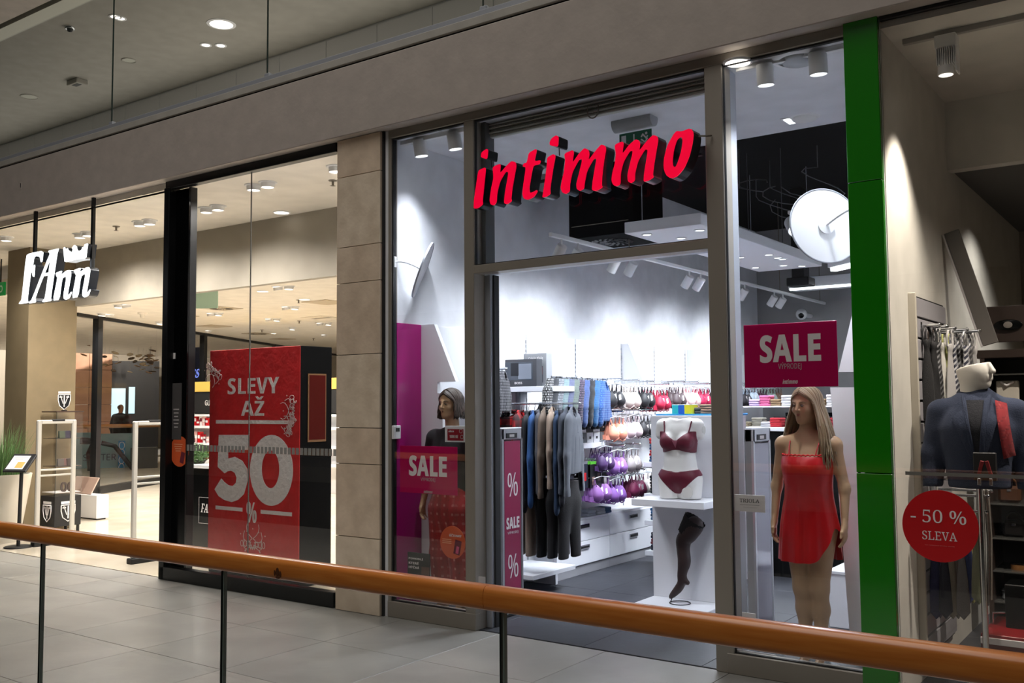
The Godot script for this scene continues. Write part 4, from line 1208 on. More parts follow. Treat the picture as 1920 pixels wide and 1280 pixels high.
func far_hall() -> void:   # the hall beyond the glazed side wall: parapet, back wall, passer-by
	var d := ray(210, 757).normalized()
	d.y = 0
	d = d.normalized()
	var side := Vector3(-d.z, 0, d.x)            # to the right as seen from the shop fronts
	var turn := Basis(side, Vector3.UP, -d)
	var at := func(u: float, v: float, dist: float) -> Vector3:
		var r := ray(u, v)
		return EYE + r * (dist / Vector3(r.x, 0, r.z).dot(d))
	structure("floor", G.new().box(EYE * Vector3(1, 0, 1) + d * 33 + Vector3(0, -0.21, 0), Vector3(26, 0.4, 22), turn), mats["floor tile 1"])
	structure("ceiling", G.new().box(EYE * Vector3(1, 0, 1) + d * 34 + Vector3(0, 7.2, 0), Vector3(30, 0.3, 22), turn), mats["gallery ceiling"])
	var wc: Vector3 = at.call(230, 757, 42.0)
	structure("wall_hall", G.new().box(Vector3(wc.x, 3.5, wc.z), Vector3(34, 7.4, 0.4), turn), mat("hall wall", rgb(150, 140, 124), 0.7))
	# rosy stone facing with joints on the near left
	var sw: Vector3 = at.call(160, 757, 36.0)
	var stone := frame_node("wall_stone", Vector3(sw.x, 0, sw.z))
	var rosy := mat("rosy stone", Color.WHITE, 0.5, 0.0, {"tex": noise_tex("rosy stone tone", 0.01, rgb(170, 128, 104), rgb(196, 154, 128), 5), "scale": 0.4, "world": true})
	for i in 10:
		for j in 2:
			part(stone, "stone_panel", G.new().cbox(Vector3(sw.x, 0.3 + i * 0.59, sw.z) + side * (j - 0.35) * 0.72, Vector3(0.71, 0.58, 0.3), 0.01, turn), rosy)
	# bright shop window with its dark frame
	var win: Vector3 = at.call(232, 752, 41.0)
	var lit := thing("far_shop_window", "bright bluish shop window across the far hall", "shop window", Vector3(win.x, 0, win.z))
	part(lit, "dark_frame", G.new().box(Vector3(win.x, 1.75, win.z), Vector3(2.6, 3.5, 0.1), turn), mats["black frame"])
	for k in [[221, 755, 24, 50], [247, 750, 10, 46]]:
		var c: Vector3 = at.call(k[0], k[1], 40.9)
		part(lit, "lit_pane", G.new().box(c, Vector3(k[2] * 41.0 / FOCAL, k[3] * 41.0 / FOCAL, 0.03), turn), mat("far window glow", rgb(170, 206, 222), 0.5, 0.0, {"glow": 0.55, "glow_color": rgb(150, 198, 222)}))
	for k in [[216, 649, "pair_a"], [228, 650, "pair_b"]]:
		var c: Vector3 = at.call(k[0], k[1], 38.0)
		var l := thing("hall_lamp", "oval lit lamp high in the far hall", "ceiling lamp", c, "oval lamps in the far hall")
		part(l, "diffuser", G.new().sphere(c, Vector3(0.09, 0.045, 0.09), 12, 8), mats["lamp glow"])
		part(l, "cap", G.new().cyl(c + Vector3(0, 0.04, 0), c + Vector3(0, 0.3, 0), 0.015, 8), mats["print black"])
	# hanging leaf decoration
	var rng := RandomNumberGenerator.new()
	rng.seed = 31
	var leaf := G.new()
	var lr := []
	for k in 10:
		lr.append(Vector3(cos(TAU * k / 10.0) * 0.12, 0, sin(TAU * k / 10.0) * 0.075))
	leaf.fan(lr, Vector3.UP)
	for k in 10:
		leaf.face(lr[k], lr[(k + 1) % 10], lr[(k + 1) % 10] + Vector3(0, -0.012, 0), lr[k] + Vector3(0, -0.012, 0), lr[k])
	var lm := leaf.mesh()
	for i in 46:
		var u := rng.randf_range(145, 305)
		if i > 20:
			u = rng.randfn(275, 14)
		var c: Vector3 = at.call(u, rng.randf_range(650, 698) - (12 if u < 200 else 0), rng.randf_range(30, 35))
		var l := thing("hanging_leaf", "thin oval wooden leaf of the hanging decoration beyond the glazed wall", "decoration", c, "oval leaves hanging in the far hall")
		piece(l, "leaf", lm, mat("leaf tan %d" % (i % 3), [rgb(150, 118, 84), rgb(188, 170, 140), rgb(96, 76, 54)][i % 3], 0.6), Transform3D(Basis.from_euler(Vector3(rng.randf_range(-0.5, 0.5), rng.randf() * TAU, rng.randf_range(-0.4, 0.4))), Vector3.ZERO))
		part(l, "thread", G.new().cyl(c, Vector3(c.x, 7.05, c.z), 0.003, 4), mats["print grey"])
	# parapet of the far hall: wooden rail over blue-grey glass with printed letters
	var pa: Vector3 = at.call(120, 800, 29.0)
	var pb: Vector3 = at.call(300, 797, 29.0)
	var par := thing("far_parapet", "wooden handrail over pale blue printed glass panels in the far hall", "parapet", Vector3((pa.x + pb.x) * 0.5, 0, (pa.z + pb.z) * 0.5))
	part(par, "rail", G.new().tube([pa, pb], 0.055, 10), mat("far beech", rgb(200, 146, 88), 0.4))
	for k in [[157, 852, 26, 75], [213, 855, 62, 78]]:
		var c: Vector3 = at.call(k[0], k[1], 29.2)
		part(par, "glass_panel", G.new().box(c, Vector3(k[2] * 29.2 / FOCAL, k[3] * 29.2 / FOCAL, 0.03), turn), mat("parapet blue", rgb(126, 164, 174), 0.3))
	var tp: Vector3 = at.call(187, 857, 29.1)
	lettering(par, "lettering", "SP   TER", mat("parapet ink", rgb(40, 60, 76), 0.5), tp, 52 * 29.1 / FOCAL, 11 * 29.1 / FOCAL, {"turn": turn, "depth": 0.01})
	var bc: Vector3 = at.call(228, 862, 29.0)
	part(par, "blue_stripe", G.new().box(bc, Vector3(11 * 29.0 / FOCAL, 66 * 29.0 / FOCAL, 0.03), turn), mat("parapet cyan", rgb(20, 130, 190), 0.4), "bright blue patterned stripe")
	for i in 5:
		var rc := bc + Vector3(0, (i - 2) * 0.2, 0)
		var loop := []
		for k in 17:
			loop.append(rc + turn * Vector3(cos(TAU * k / 16.0) * 0.07, sin(TAU * k / 16.0) * 0.1, 0.02))
		part(par, "stripe_ring", G.new().tube(loop, 0.008, 5, false), mats["print white"])
	var esc: Vector3 = at.call(190, 850, 28.0)
	var belt := []
	for k in [[150, 826], [170, 827], [176, 832], [168, 850], [170, 880], [190, 900], [222, 905]]:
		belt.append(at.call(k[0], k[1], 28.0))
	var e := thing("escalator", "dark escalator handrail loop and balustrade in the far hall", "escalator", Vector3(esc.x, 0, esc.z))
	part(e, "handrail_belt", G.new().tube(belt, 0.09, 8), mats["print black"])
	part(e, "skirt", G.new().tube([at.call(190, 830, 27.9), at.call(215, 836, 27.9), at.call(255, 886, 27.9)], 0.06, 8), mats["print black"])
	part(e, "truss", G.new().box(at.call(270, 872, 28.6), Vector3(44 * 28.6 / FOCAL, 62 * 28.6 / FOCAL, 0.3), turn), mat("escalator steel", rgb(74, 74, 72), 0.4, 0.5))
	# passer-by in a dark coat, seen from behind
	var pw: Vector3 = at.call(226, 757, 31.0)
	passer_by(Vector3(pw.x, 0, pw.z), turn)
	spot(EYE * Vector3(1, 0, 1) + d * 30 + Vector3(0, 6.6, 0), EYE * Vector3(1, 0, 1) + d * 33, 110.0, SOFT, 75.0, 0.3)
	spot(EYE * Vector3(1, 0, 1) + d * 37 + Vector3(0, 6.6, 0) - side * 4, EYE * Vector3(1, 0, 1) + d * 38 - side * 4, 90.0, WARM, 75.0, 0.3)

# ----------------------------------------------------------------- figures: a distance field of tapered bones, meshed as surface nets
class Field:
	var lo: Vector3
	var h: float
	var nx: int
	var ny: int
	var nz: int
	var v := PackedFloat32Array()

	func _init(from: Vector3, to: Vector3, cell: float) -> void:
		lo = from
		h = cell
		nx = int(ceil((to.x - from.x) / cell)) + 1
		ny = int(ceil((to.y - from.y) / cell)) + 1
		nz = int(ceil((to.z - from.z) / cell)) + 1
		v.resize(nx * ny * nz)
		v.fill(1.0)

	func cone(a: Vector3, b: Vector3, ra: float, rb: float, k := 0.03, s := Vector3.ONE, carve := false) -> Field:   # tapered capsule; s squeezes its section
		var pad := maxf(ra, rb) + k + 2.0 * h
		var mn := a.min(b) - Vector3(pad / s.x, pad / s.y, pad / s.z)
		var mx := a.max(b) + Vector3(pad / s.x, pad / s.y, pad / s.z)
		var i0 := clampi(int((mn.x - lo.x) / h), 0, nx - 1)
		var i1 := clampi(int((mx.x - lo.x) / h) + 1, 0, nx - 1)
		var j0 := clampi(int((mn.y - lo.y) / h), 0, ny - 1)
		var j1 := clampi(int((mx.y - lo.y) / h) + 1, 0, ny - 1)
		var k0 := clampi(int((mn.z - lo.z) / h), 0, nz - 1)
		var k1 := clampi(int((mx.z - lo.z) / h) + 1, 0, nz - 1)
		var A := a * s
		var ab := b * s - A
		var inv := 1.0 / maxf(ab.length_squared(), 1e-8)
		var sc := 1.0 / maxf(s.x, maxf(s.y, s.z))
		for kk in range(k0, k1 + 1):
			var z := (lo.z + kk * h) * s.z - A.z
			for j in range(j0, j1 + 1):
				var y := (lo.y + j * h) * s.y - A.y
				var row := (kk * ny + j) * nx
				for i in range(i0, i1 + 1):
					var p := Vector3((lo.x + i * h) * s.x - A.x, y, z)
					var t := clampf(p.dot(ab) * inv, 0.0, 1.0)
					var d := ((p - ab * t).length() - ra - (rb - ra) * t) * sc
					var o := v[row + i]
					if carve:
						d = -d
						if d > o - k:
							var e := maxf(k - absf(o - d), 0.0) / k
							v[row + i] = maxf(o, d) + e * e * k * 0.25
					elif d < o + k:
						var e := maxf(k - absf(o - d), 0.0) / k
						v[row + i] = minf(o, d) - e * e * k * 0.25
		return self
	func ball(c: Vector3, r: Vector3, k := 0.03, carve := false) -> Field:
		var s := Vector3(r.x / r.x, r.x / r.y, r.x / r.z)
		return cone(c, c, r.x, r.x, k, s, carve)
	func cut(keep: Callable) -> Field:   # keep(p) < 0 inside
		for kk in nz:
			for j in ny:
				for i in nx:
					var q := (kk * ny + j) * nx + i
					if v[q] < 3.0 * h:
						v[q] = maxf(v[q], keep.call(lo + Vector3(i, j, kk) * h))
		return self
	func at(p: Vector3) -> float:
		var q := (p - lo) / h
		var i := clampi(int(q.x), 0, nx - 2)
		var j := clampi(int(q.y), 0, ny - 2)
		var k := clampi(int(q.z), 0, nz - 2)
		var f := q - Vector3(i, j, k)
		var b := (k * ny + j) * nx + i
		var c0 := lerpf(lerpf(v[b], v[b + 1], f.x), lerpf(v[b + nx], v[b + nx + 1], f.x), f.y)
		b += ny * nx
		var c1 := lerpf(lerpf(v[b], v[b + 1], f.x), lerpf(v[b + nx], v[b + nx + 1], f.x), f.y)
		return lerpf(c0, c1, f.z)
	func front(x: float, y: float, lift := 0.004) -> Vector3:   # the surface point met coming from +z
		var z := lo.z + (nz - 1) * h
		while z > lo.z:
			if at(Vector3(x, y, z)) < lift:
				break
			z -= h * 0.25
		return Vector3(x, y, z)
	func grow(by: float) -> Field:
		for i in v.size():
			v[i] -= by
		return self
	func twin() -> Field:
		var f := Field.new(lo, lo + Vector3(nx - 1, ny - 1, nz - 1) * h, h)
		f.nx = nx; f.ny = ny; f.nz = nz
		f.v = v.duplicate()
		return f
	func into(g: G, t := Transform3D()) -> G:
		var id := {}
		var P := PackedVector3Array()
		var N := PackedVector3Array()
		var sy := nx
		var sz := nx * ny
		var corner := [0, 1, sy, sy + 1, sz, sz + 1, sz + sy, sz + sy + 1]
		var off := [Vector3(0, 0, 0), Vector3(1, 0, 0), Vector3(0, 1, 0), Vector3(1, 1, 0), Vector3(0, 0, 1), Vector3(1, 0, 1), Vector3(0, 1, 1), Vector3(1, 1, 1)]
		var edges := [[0, 1], [2, 3], [4, 5], [6, 7], [0, 2], [1, 3], [4, 6], [5, 7], [0, 4], [1, 5], [2, 6], [3, 7]]
		var lim := 2.0 * h
		for k in nz - 1:
			for j in ny - 1:
				var b := k * sz + j * sy
				for i in nx - 1:
					var v0 := v[b + i]
					if v0 > lim or v0 < -lim:
						continue
					var inside := 0
					var w := []
					for c in 8:
						var q := v[b + i + corner[c]]
						w.append(q)
						if q < 0.0:
							inside += 1
					if inside == 0 or inside == 8:
						continue
					var m := Vector3.ZERO
					var n := 0
					for e in edges:
						var a: float = w[e[0]]
						var d: float = w[e[1]]
						if (a < 0.0) != (d < 0.0):
							m += off[e[0]].lerp(off[e[1]], a / (a - d))
							n += 1
					id[b + i] = P.size()
					var p := lo + (Vector3(i, j, k) + m / n) * h
					P.append(p)
					var e2 := h * 0.9
					N.append(Vector3(at(p + Vector3(e2, 0, 0)) - at(p - Vector3(e2, 0, 0)), at(p + Vector3(0, e2, 0)) - at(p - Vector3(0, e2, 0)), at(p + Vector3(0, 0, e2)) - at(p - Vector3(0, 0, e2))).normalized())
		for q in id:
			var v0 := v[q]
			for ax in [[1, sy, sz], [sy, sz, 1], [sz, 1, sy]]:
				var other: float = v[q + ax[0]]
				if (v0 < 0.0) == (other < 0.0):
					continue
				var c := [q, q - ax[1], q - ax[1] - ax[2], q - ax[2]]
				if not (id.has(c[1]) and id.has(c[2]) and id.has(c[3])):
					continue
				var a: int = id[c[0]]
				var b: int = id[c[1]]
				var d: int = id[c[2]]
				var e: int = id[c[3]]
				g.tri(t * P[a], t * P[b], t * P[d], t.basis * N[a], t.basis * N[b], t.basis * N[d])
				g.tri(t * P[a], t * P[d], t * P[e], t.basis * N[a], t.basis * N[d], t.basis * N[e])
		return g

func head_field(male := false) -> Field:   # centre of the head at the origin, face towards +z
	var f := Field.new(Vector3(-0.12, -0.24, -0.14), Vector3(0.12, 0.15, 0.14), 0.005)
	f.ball(Vector3(0, 0.035, -0.012), Vector3(0.074, 0.086, 0.094), 0.01)
	f.ball(Vector3(0, -0.03, 0.028), Vector3(0.058, 0.066, 0.058), 0.03)
	f.cone(Vector3(-0.045, -0.06, 0.0), Vector3(0, -0.088, 0.058), 0.022, 0.02, 0.03)
	f.cone(Vector3(0.045, -0.06, 0.0), Vector3(0, -0.088, 0.058), 0.022, 0.02, 0.03)
	for s in [-1.0, 1.0]:
		f.ball(Vector3(s * 0.04, -0.022, 0.058), Vector3(0.022, 0.02, 0.02), 0.02)
		f.cone(Vector3(s * 0.015, 0.03, 0.078), Vector3(s * 0.048, 0.03, 0.062), 0.008, 0.006, 0.016)
		f.ball(Vector3(s * 0.02, 0.055, 0.05), Vector3(0.038, 0.036, 0.02), 0.02)
		f.ball(Vector3(s * 0.031, 0.008, 0.096), Vector3(0.017, 0.012, 0.014), 0.012, true)
		f.ball(Vector3(s * 0.031, 0.007, 0.076), Vector3(0.012, 0.010, 0.012), 0.004)
		f.cone(Vector3(s * 0.074, 0.02, -0.012), Vector3(s * 0.072, -0.025, -0.006), 0.012, 0.008, 0.008, Vector3(1.4, 1, 0.8))
	f.cone(Vector3(0, 0.022, 0.082), Vector3(0, -0.02, 0.104), 0.0075, 0.0095, 0.012)
	f.cone(Vector3(-0.01, -0.024, 0.09), Vector3(0.01, -0.024, 0.09), 0.0065, 0.0065, 0.008)
	f.cone(Vector3(-0.016, -0.047, 0.08), Vector3(0.016, -0.047, 0.08), 0.0055, 0.0055, 0.008)
	f.cone(Vector3(-0.013, -0.056, 0.081), Vector3(0.013, -0.056, 0.081), 0.0065, 0.0065, 0.008)
	var nr := 0.055 if male else 0.046
	f.cone(Vector3(0, -0.06, -0.018), Vector3(0, -0.2, -0.03), nr, nr * 1.06, 0.03)
	return f

func hand_field(side: float) -> Field:   # wrist at the origin, hanging down, palm towards the thigh; side +1 = the figure's left
	var f := Field.new(Vector3(-0.06, -0.21, -0.07), Vector3(0.06, 0.03, 0.08), 0.0045)
	f.cone(Vector3(0, 0.03, 0), Vector3(0, -0.02, 0.002), 0.022, 0.022, 0.02, Vector3(1.25, 1, 0.95))
	f.cone(Vector3(0, -0.02, 0.002), Vector3(0, -0.08, 0.004), 0.026, 0.034, 0.02, Vector3(2.1, 1, 1))
	var lens := [0.066, 0.074, 0.068, 0.052]
	for k in 4:
		var z := 0.03 - k * 0.018
		var r := 0.0078 - 0.0005 * k
		var p0 := Vector3(0, -0.085 + (0.004 if k == 1 else -0.0) * 1.0, z * 0.95)
		var p1 := p0 + Vector3(-side * 0.004, -lens[k] * 0.45, z * 0.10)
		var p2 := p1 + Vector3(-side * 0.012, -lens[k] * 0.32, 0.001)
		var p3 := p2 + Vector3(-side * 0.015, -lens[k] * 0.22, 0.0)
		f.cone(p0, p1, r * 1.08, r, 0.006)
		f.cone(p1, p2, r, r * 0.92, 0.005)
		f.cone(p2, p3, r * 0.92, r * 0.78, 0.004)
	f.cone(Vector3(0, -0.03, 0.018), Vector3(-side * 0.006, -0.062, 0.044), 0.014, 0.011, 0.014)
	f.cone(Vector3(-side * 0.006, -0.062, 0.044), Vector3(-side * 0.012, -0.095, 0.05), 0.0095, 0.008, 0.006)
	return f

func locks(g: G, length: float, volume: float, seed_: int, fringe: float, cut_y: float, tones: Array) -> void:   # hair of separate locks over a skull at the origin
	var rng := RandomNumberGenerator.new()
	rng.seed = seed_
	g.tinted = true
	g.tint = tones[0]
	var cap := Field.new(Vector3(-0.12, -0.12, -0.14), Vector3(0.12, 0.16, 0.12), 0.007)
	cap.ball(Vector3(0, 0.04, -0.018), Vector3(0.083, 0.09, 0.098), 0.01)
	cap.cut(func(p: Vector3) -> float: return maxf((p.z - 0.035) * 0.8 - maxf(p.y - 0.062, 0.0) * 1.2, -p.y - 0.09))
	cap.into(g)
	var c := Vector3(0, 0.04, -0.016)
	for i in 240:
		var side := 1.0 if i % 2 else -1.0
		var phi := rng.randf_range(-1.9, 1.05)              # where along the parting the lock starts
		var d0 := Vector3(0.02 * side, cos(phi), sin(phi)).normalized()
		var back := clampf(-phi / 1.9, 0.0, 1.0)
		var d1 := Vector3(side * lerpf(1.0, rng.randf(), back), -0.12, sin(phi) * (0.62 if phi > 0.0 else 1.0)).normalized()
		var path := []
		var rad := []
		var n := 14
		var len := length * rng.randf_range(0.8, 1.05)
		var ph := rng.randf() * TAU
		for k in n:
			var t := k / float(n - 1)
			var q := c + d0.slerp(d1, minf(t / 0.36, 1.0)) * Vector3(0.089, 0.097, 0.109)
			if t > 0.36:
				var d := (t - 0.36) / 0.64
				var out := volume * (sin(d * 2.6) * 0.5 + d * d * 0.9)
				q += Vector3(d1.x * out * 1.1, -d * len, d1.z * out * 0.5) + Vector3(cos(ph + d * 6.0), 0, sin(ph + d * 6.0)) * 0.012 * d
			path.append(q)
			rad.append(lerpf(0.008, 0.0095, sin(minf(t * 1.6, 1.0) * PI * 0.5)) * (1.0 if t < 0.75 else lerpf(1.0, 0.25, (t - 0.75) / 0.25)))
		g.tint = tones[rng.randi_range(0, tones.size() - 1)]
		g.tube(path, rad, 5, false, 0.7)

func face_parts(holder: Node3D, t: Transform3D, lip: Color, brow: Color) -> void:
	for s in [-1.0, 1.0]:
		part(holder, "eye", G.new().sphere(t * Vector3(s * 0.031, 0.006, 0.0845), Vector3(0.0095, 0.0052, 0.0052), 12, 8), mat("mannequin eye", rgb(60, 52, 48), 0.3))
		var lash := []
		var bro := []
		for k in 7:
			var u := k / 6.0
			lash.append(t * Vector3(s * (0.018 + 0.027 * u), 0.0095 + sin(u * PI) * 0.004, 0.0895 - u * 0.009))
			bro.append(t * Vector3(s * (0.016 + 0.034 * u), 0.027 + sin(u * 2.2) * 0.006, 0.0945 - u * 0.017))
		part(holder, "lashes", G.new().tube(lash, 0.0016, 5), mat("lash dark", rgb(36, 28, 24), 0.6))
		part(holder, "eyebrow", G.new().tube(bro, [0.0022, 0.0028, 0.003, 0.0028, 0.0024, 0.002, 0.0012], 5), mat("brow %s" % brow.to_html(), brow, 0.7))
	var lips := G.new()
	lips.tube([t * Vector3(-0.019, -0.0505, 0.0815), t * Vector3(-0.006, -0.0475, 0.0875), t * Vector3(0.006, -0.0475, 0.0875), t * Vector3(0.019, -0.0505, 0.0815)], [0.0015, 0.0036, 0.0036, 0.0015], 6)
	lips.tube([t * Vector3(-0.018, -0.052, 0.0815), t * Vector3(0, -0.0565, 0.0885), t * Vector3(0.018, -0.052, 0.0815)], [0.0015, 0.0046, 0.0015], 6)
	part(holder, "lips", lips, mat("lips %s" % lip.to_html(), lip, 0.4))

func place(g: G, t: Transform3D) -> G:
	return G.new().add(g, t)

func woman_in_red(at: Vector3) -> void:
	var m := thing("mannequin", "blonde female mannequin in a short red satin slip in the shop window", "mannequin", at)
	var skin := mat("mannequin skin", rgb(196, 160, 122), 0.42)
	var f := Field.new(Vector3(-0.36, -0.02, -0.2), Vector3(0.36, 1.6, 0.22), 0.0125)
	# torso
	f.cone(Vector3(0, 1.05, 0), Vector3(0, 0.93, -0.005), 0.112, 0.155, 0.08, Vector3(1, 1, 1.35))
	f.cone(Vector3(0, 1.05, 0), Vector3(0, 1.30, 0), 0.112, 0.142, 0.08, Vector3(1, 1, 1.4))
	f.cone(Vector3(0, 1.30, 0), Vector3(0, 1.40, -0.01), 0.138, 0.11, 0.06, Vector3(1, 1, 1.5))
	f.cone(Vector3(-0.12, 1.425, -0.012), Vector3(0.12, 1.425, -0.012), 0.05, 0.05, 0.05)
	f.cone(Vector3(0, 1.42, -0.015), Vector3(0, 1.56, -0.002), 0.056, 0.047, 0.04)
	for s in [-1.0, 1.0]:
		f.ball(Vector3(s * 0.068, 1.275, 0.078), Vector3(0.06, 0.06, 0.05), 0.03)
		# arms hang a little away from the body
		f.ball(Vector3(s * 0.168, 1.42, -0.012), Vector3(0.05, 0.052, 0.05), 0.04)
		f.cone(Vector3(s * 0.172, 1.41, -0.012), Vector3(s * 0.222, 1.14, -0.025), 0.043, 0.034, 0.03)
		f.cone(Vector3(s * 0.222, 1.14, -0.025), Vector3(s * 0.228, 0.94, 0.012), 0.034, 0.023, 0.03)
		# legs close together
		f.cone(Vector3(s * 0.085, 0.88, 0), Vector3(s * 0.06, 0.50, 0.01), 0.09, 0.054, 0.05)
		f.cone(Vector3(s * 0.06, 0.50, 0.01), Vector3(s * 0.055, 0.36, -0.018), 0.052, 0.052, 0.03)
		f.cone(Vector3(s * 0.055, 0.36, -0.018), Vector3(s * 0.048, 0.09, -0.01), 0.051, 0.029, 0.03)
		f.cone(Vector3(s * 0.048, 0.06, -0.02), Vector3(s * 0.052, 0.02, 0.11), 0.03, 0.022, 0.03, Vector3(1, 1.15, 1))
	var body := G.new()
	f.into(body)
	var head_at := Transform3D(Basis(Vector3.UP, -0.30) * Basis(Vector3.RIGHT, 0.03), Vector3(0, 1.665, 0.012))
	head_field().into(body, head_at)
	for s in [-1.0, 1.0]:
		hand_field(s).into(body, Transform3D(Basis(Vector3.BACK, s * 0.02) * Basis(Vector3.RIGHT, -0.1), Vector3(s * 0.228, 0.93, 0.013)))
	var here := Transform3D(Basis(), at)
	var b := part(m, "body", place(body, here), skin)
	face_parts(m, here * head_at, rgb(176, 104, 90), rgb(120, 92, 62))
	var hair := G.new()
	locks(hair, 0.41, 0.075, 17, 0.0, 0.0, [Color(0.32, 0.22, 0.12), Color(0.40, 0.30, 0.18), Color(0.22, 0.145, 0.075), Color(0.46, 0.37, 0.25)])
	var hair2 := G.new()
	hair2.tinted = true
	for i in range(0, hair.v.size()):
		hair2.v.append(here * head_at * hair.v[i])
		hair2.n.append(head_at.basis * hair.n[i])
		hair2.c.append(hair.c[i])
	part(m, "hair", hair2, mat("hair fibre", Color.WHITE, 0.45, 0.0, {"vertex": true}), "long blonde hair")
	# red satin slip: gathered bust, loose skirt, slit over the left thigh
	var satin := mat("red satin", rgb(196, 8, 18), 0.36, 0.0, {"rim": 0.35})
	var rows := []
	var prof := [[1.345, 0.162, 0.120], [1.315, 0.166, 0.146], [1.27, 0.168, 0.158], [1.22, 0.158, 0.15], [1.15, 0.152, 0.132], [1.08, 0.156, 0.126], [1.0, 0.17, 0.132], [0.9, 0.184, 0.142], [0.8, 0.19, 0.146], [0.72, 0.194, 0.15], [0.672, 0.196, 0.152]]
	for p in prof:
		var row := []
		var loose: float = clampf((1.2 - p[0]) / 0.5, 0.0, 1.0)
		for k in 72:
			var a := TAU * k / 72.0
			var fold: float = 1.0 + loose * (0.05 * sin(a * 11.0 + 0.6) + 0.02 * sin(a * 19.0) + 0.02)
			if p[0] > 1.23:
				fold += 0.012 * sin(a * 30.0)
			var y: float = p[0]
			var da := absf(wrapf(a - 0.35, -PI, PI))           # the slit swings up over the figure's left thigh
			if p[0] < 0.95:
				y += (0.95 - p[0]) * 0.8 * exp(-da * da * 4.0)
			row.append(at + Vector3(cos(a) * p[1] * fold, y, sin(a) * p[2] * fold + 0.012 * (1.0 if p[0] > 1.2 else 0.0)))
		rows.append(row)
	part(m, "slip_dress", G.new().grid(rows, true), satin, "short red satin slip")
	var lace := G.new()
	var prev := []
	for k in 73:
		var a := TAU * k / 72.0
		var s := 0.006 * absf(sin(a * 18.0))
		prev.append(at + Vector3(cos(a) * 0.16, 1.35 + s, sin(a) * 0.116 + 0.012))
	lace.tube(prev, 0.0055, 6, false)
	part(m, "lace_trim", lace, mat("red lace", rgb(226, 30, 36), 0.7))
	var straps := G.new()
	for s in [-1.0, 1.0]:
		straps.tube([at + Vector3(s * 0.085, 1.35, 0.115), at + Vector3(s * 0.095, 1.42, 0.075), at + Vector3(s * 0.1, 1.478, 0.0), at + Vector3(s * 0.09, 1.42, -0.075), at + Vector3(s * 0.08, 1.34, -0.11)], 0.0045, 6)
	part(m, "shoulder_straps", straps, satin)
	part(m, "floor_plate", G.new().lathe([Vector2(0, 0.004), Vector2(0.17, 0.004), Vector2(0.17, 0.004), Vector2(0.17, 0.0)], 28, at), mat("base glass", rgb(190, 196, 200), 0.1, 0.6))

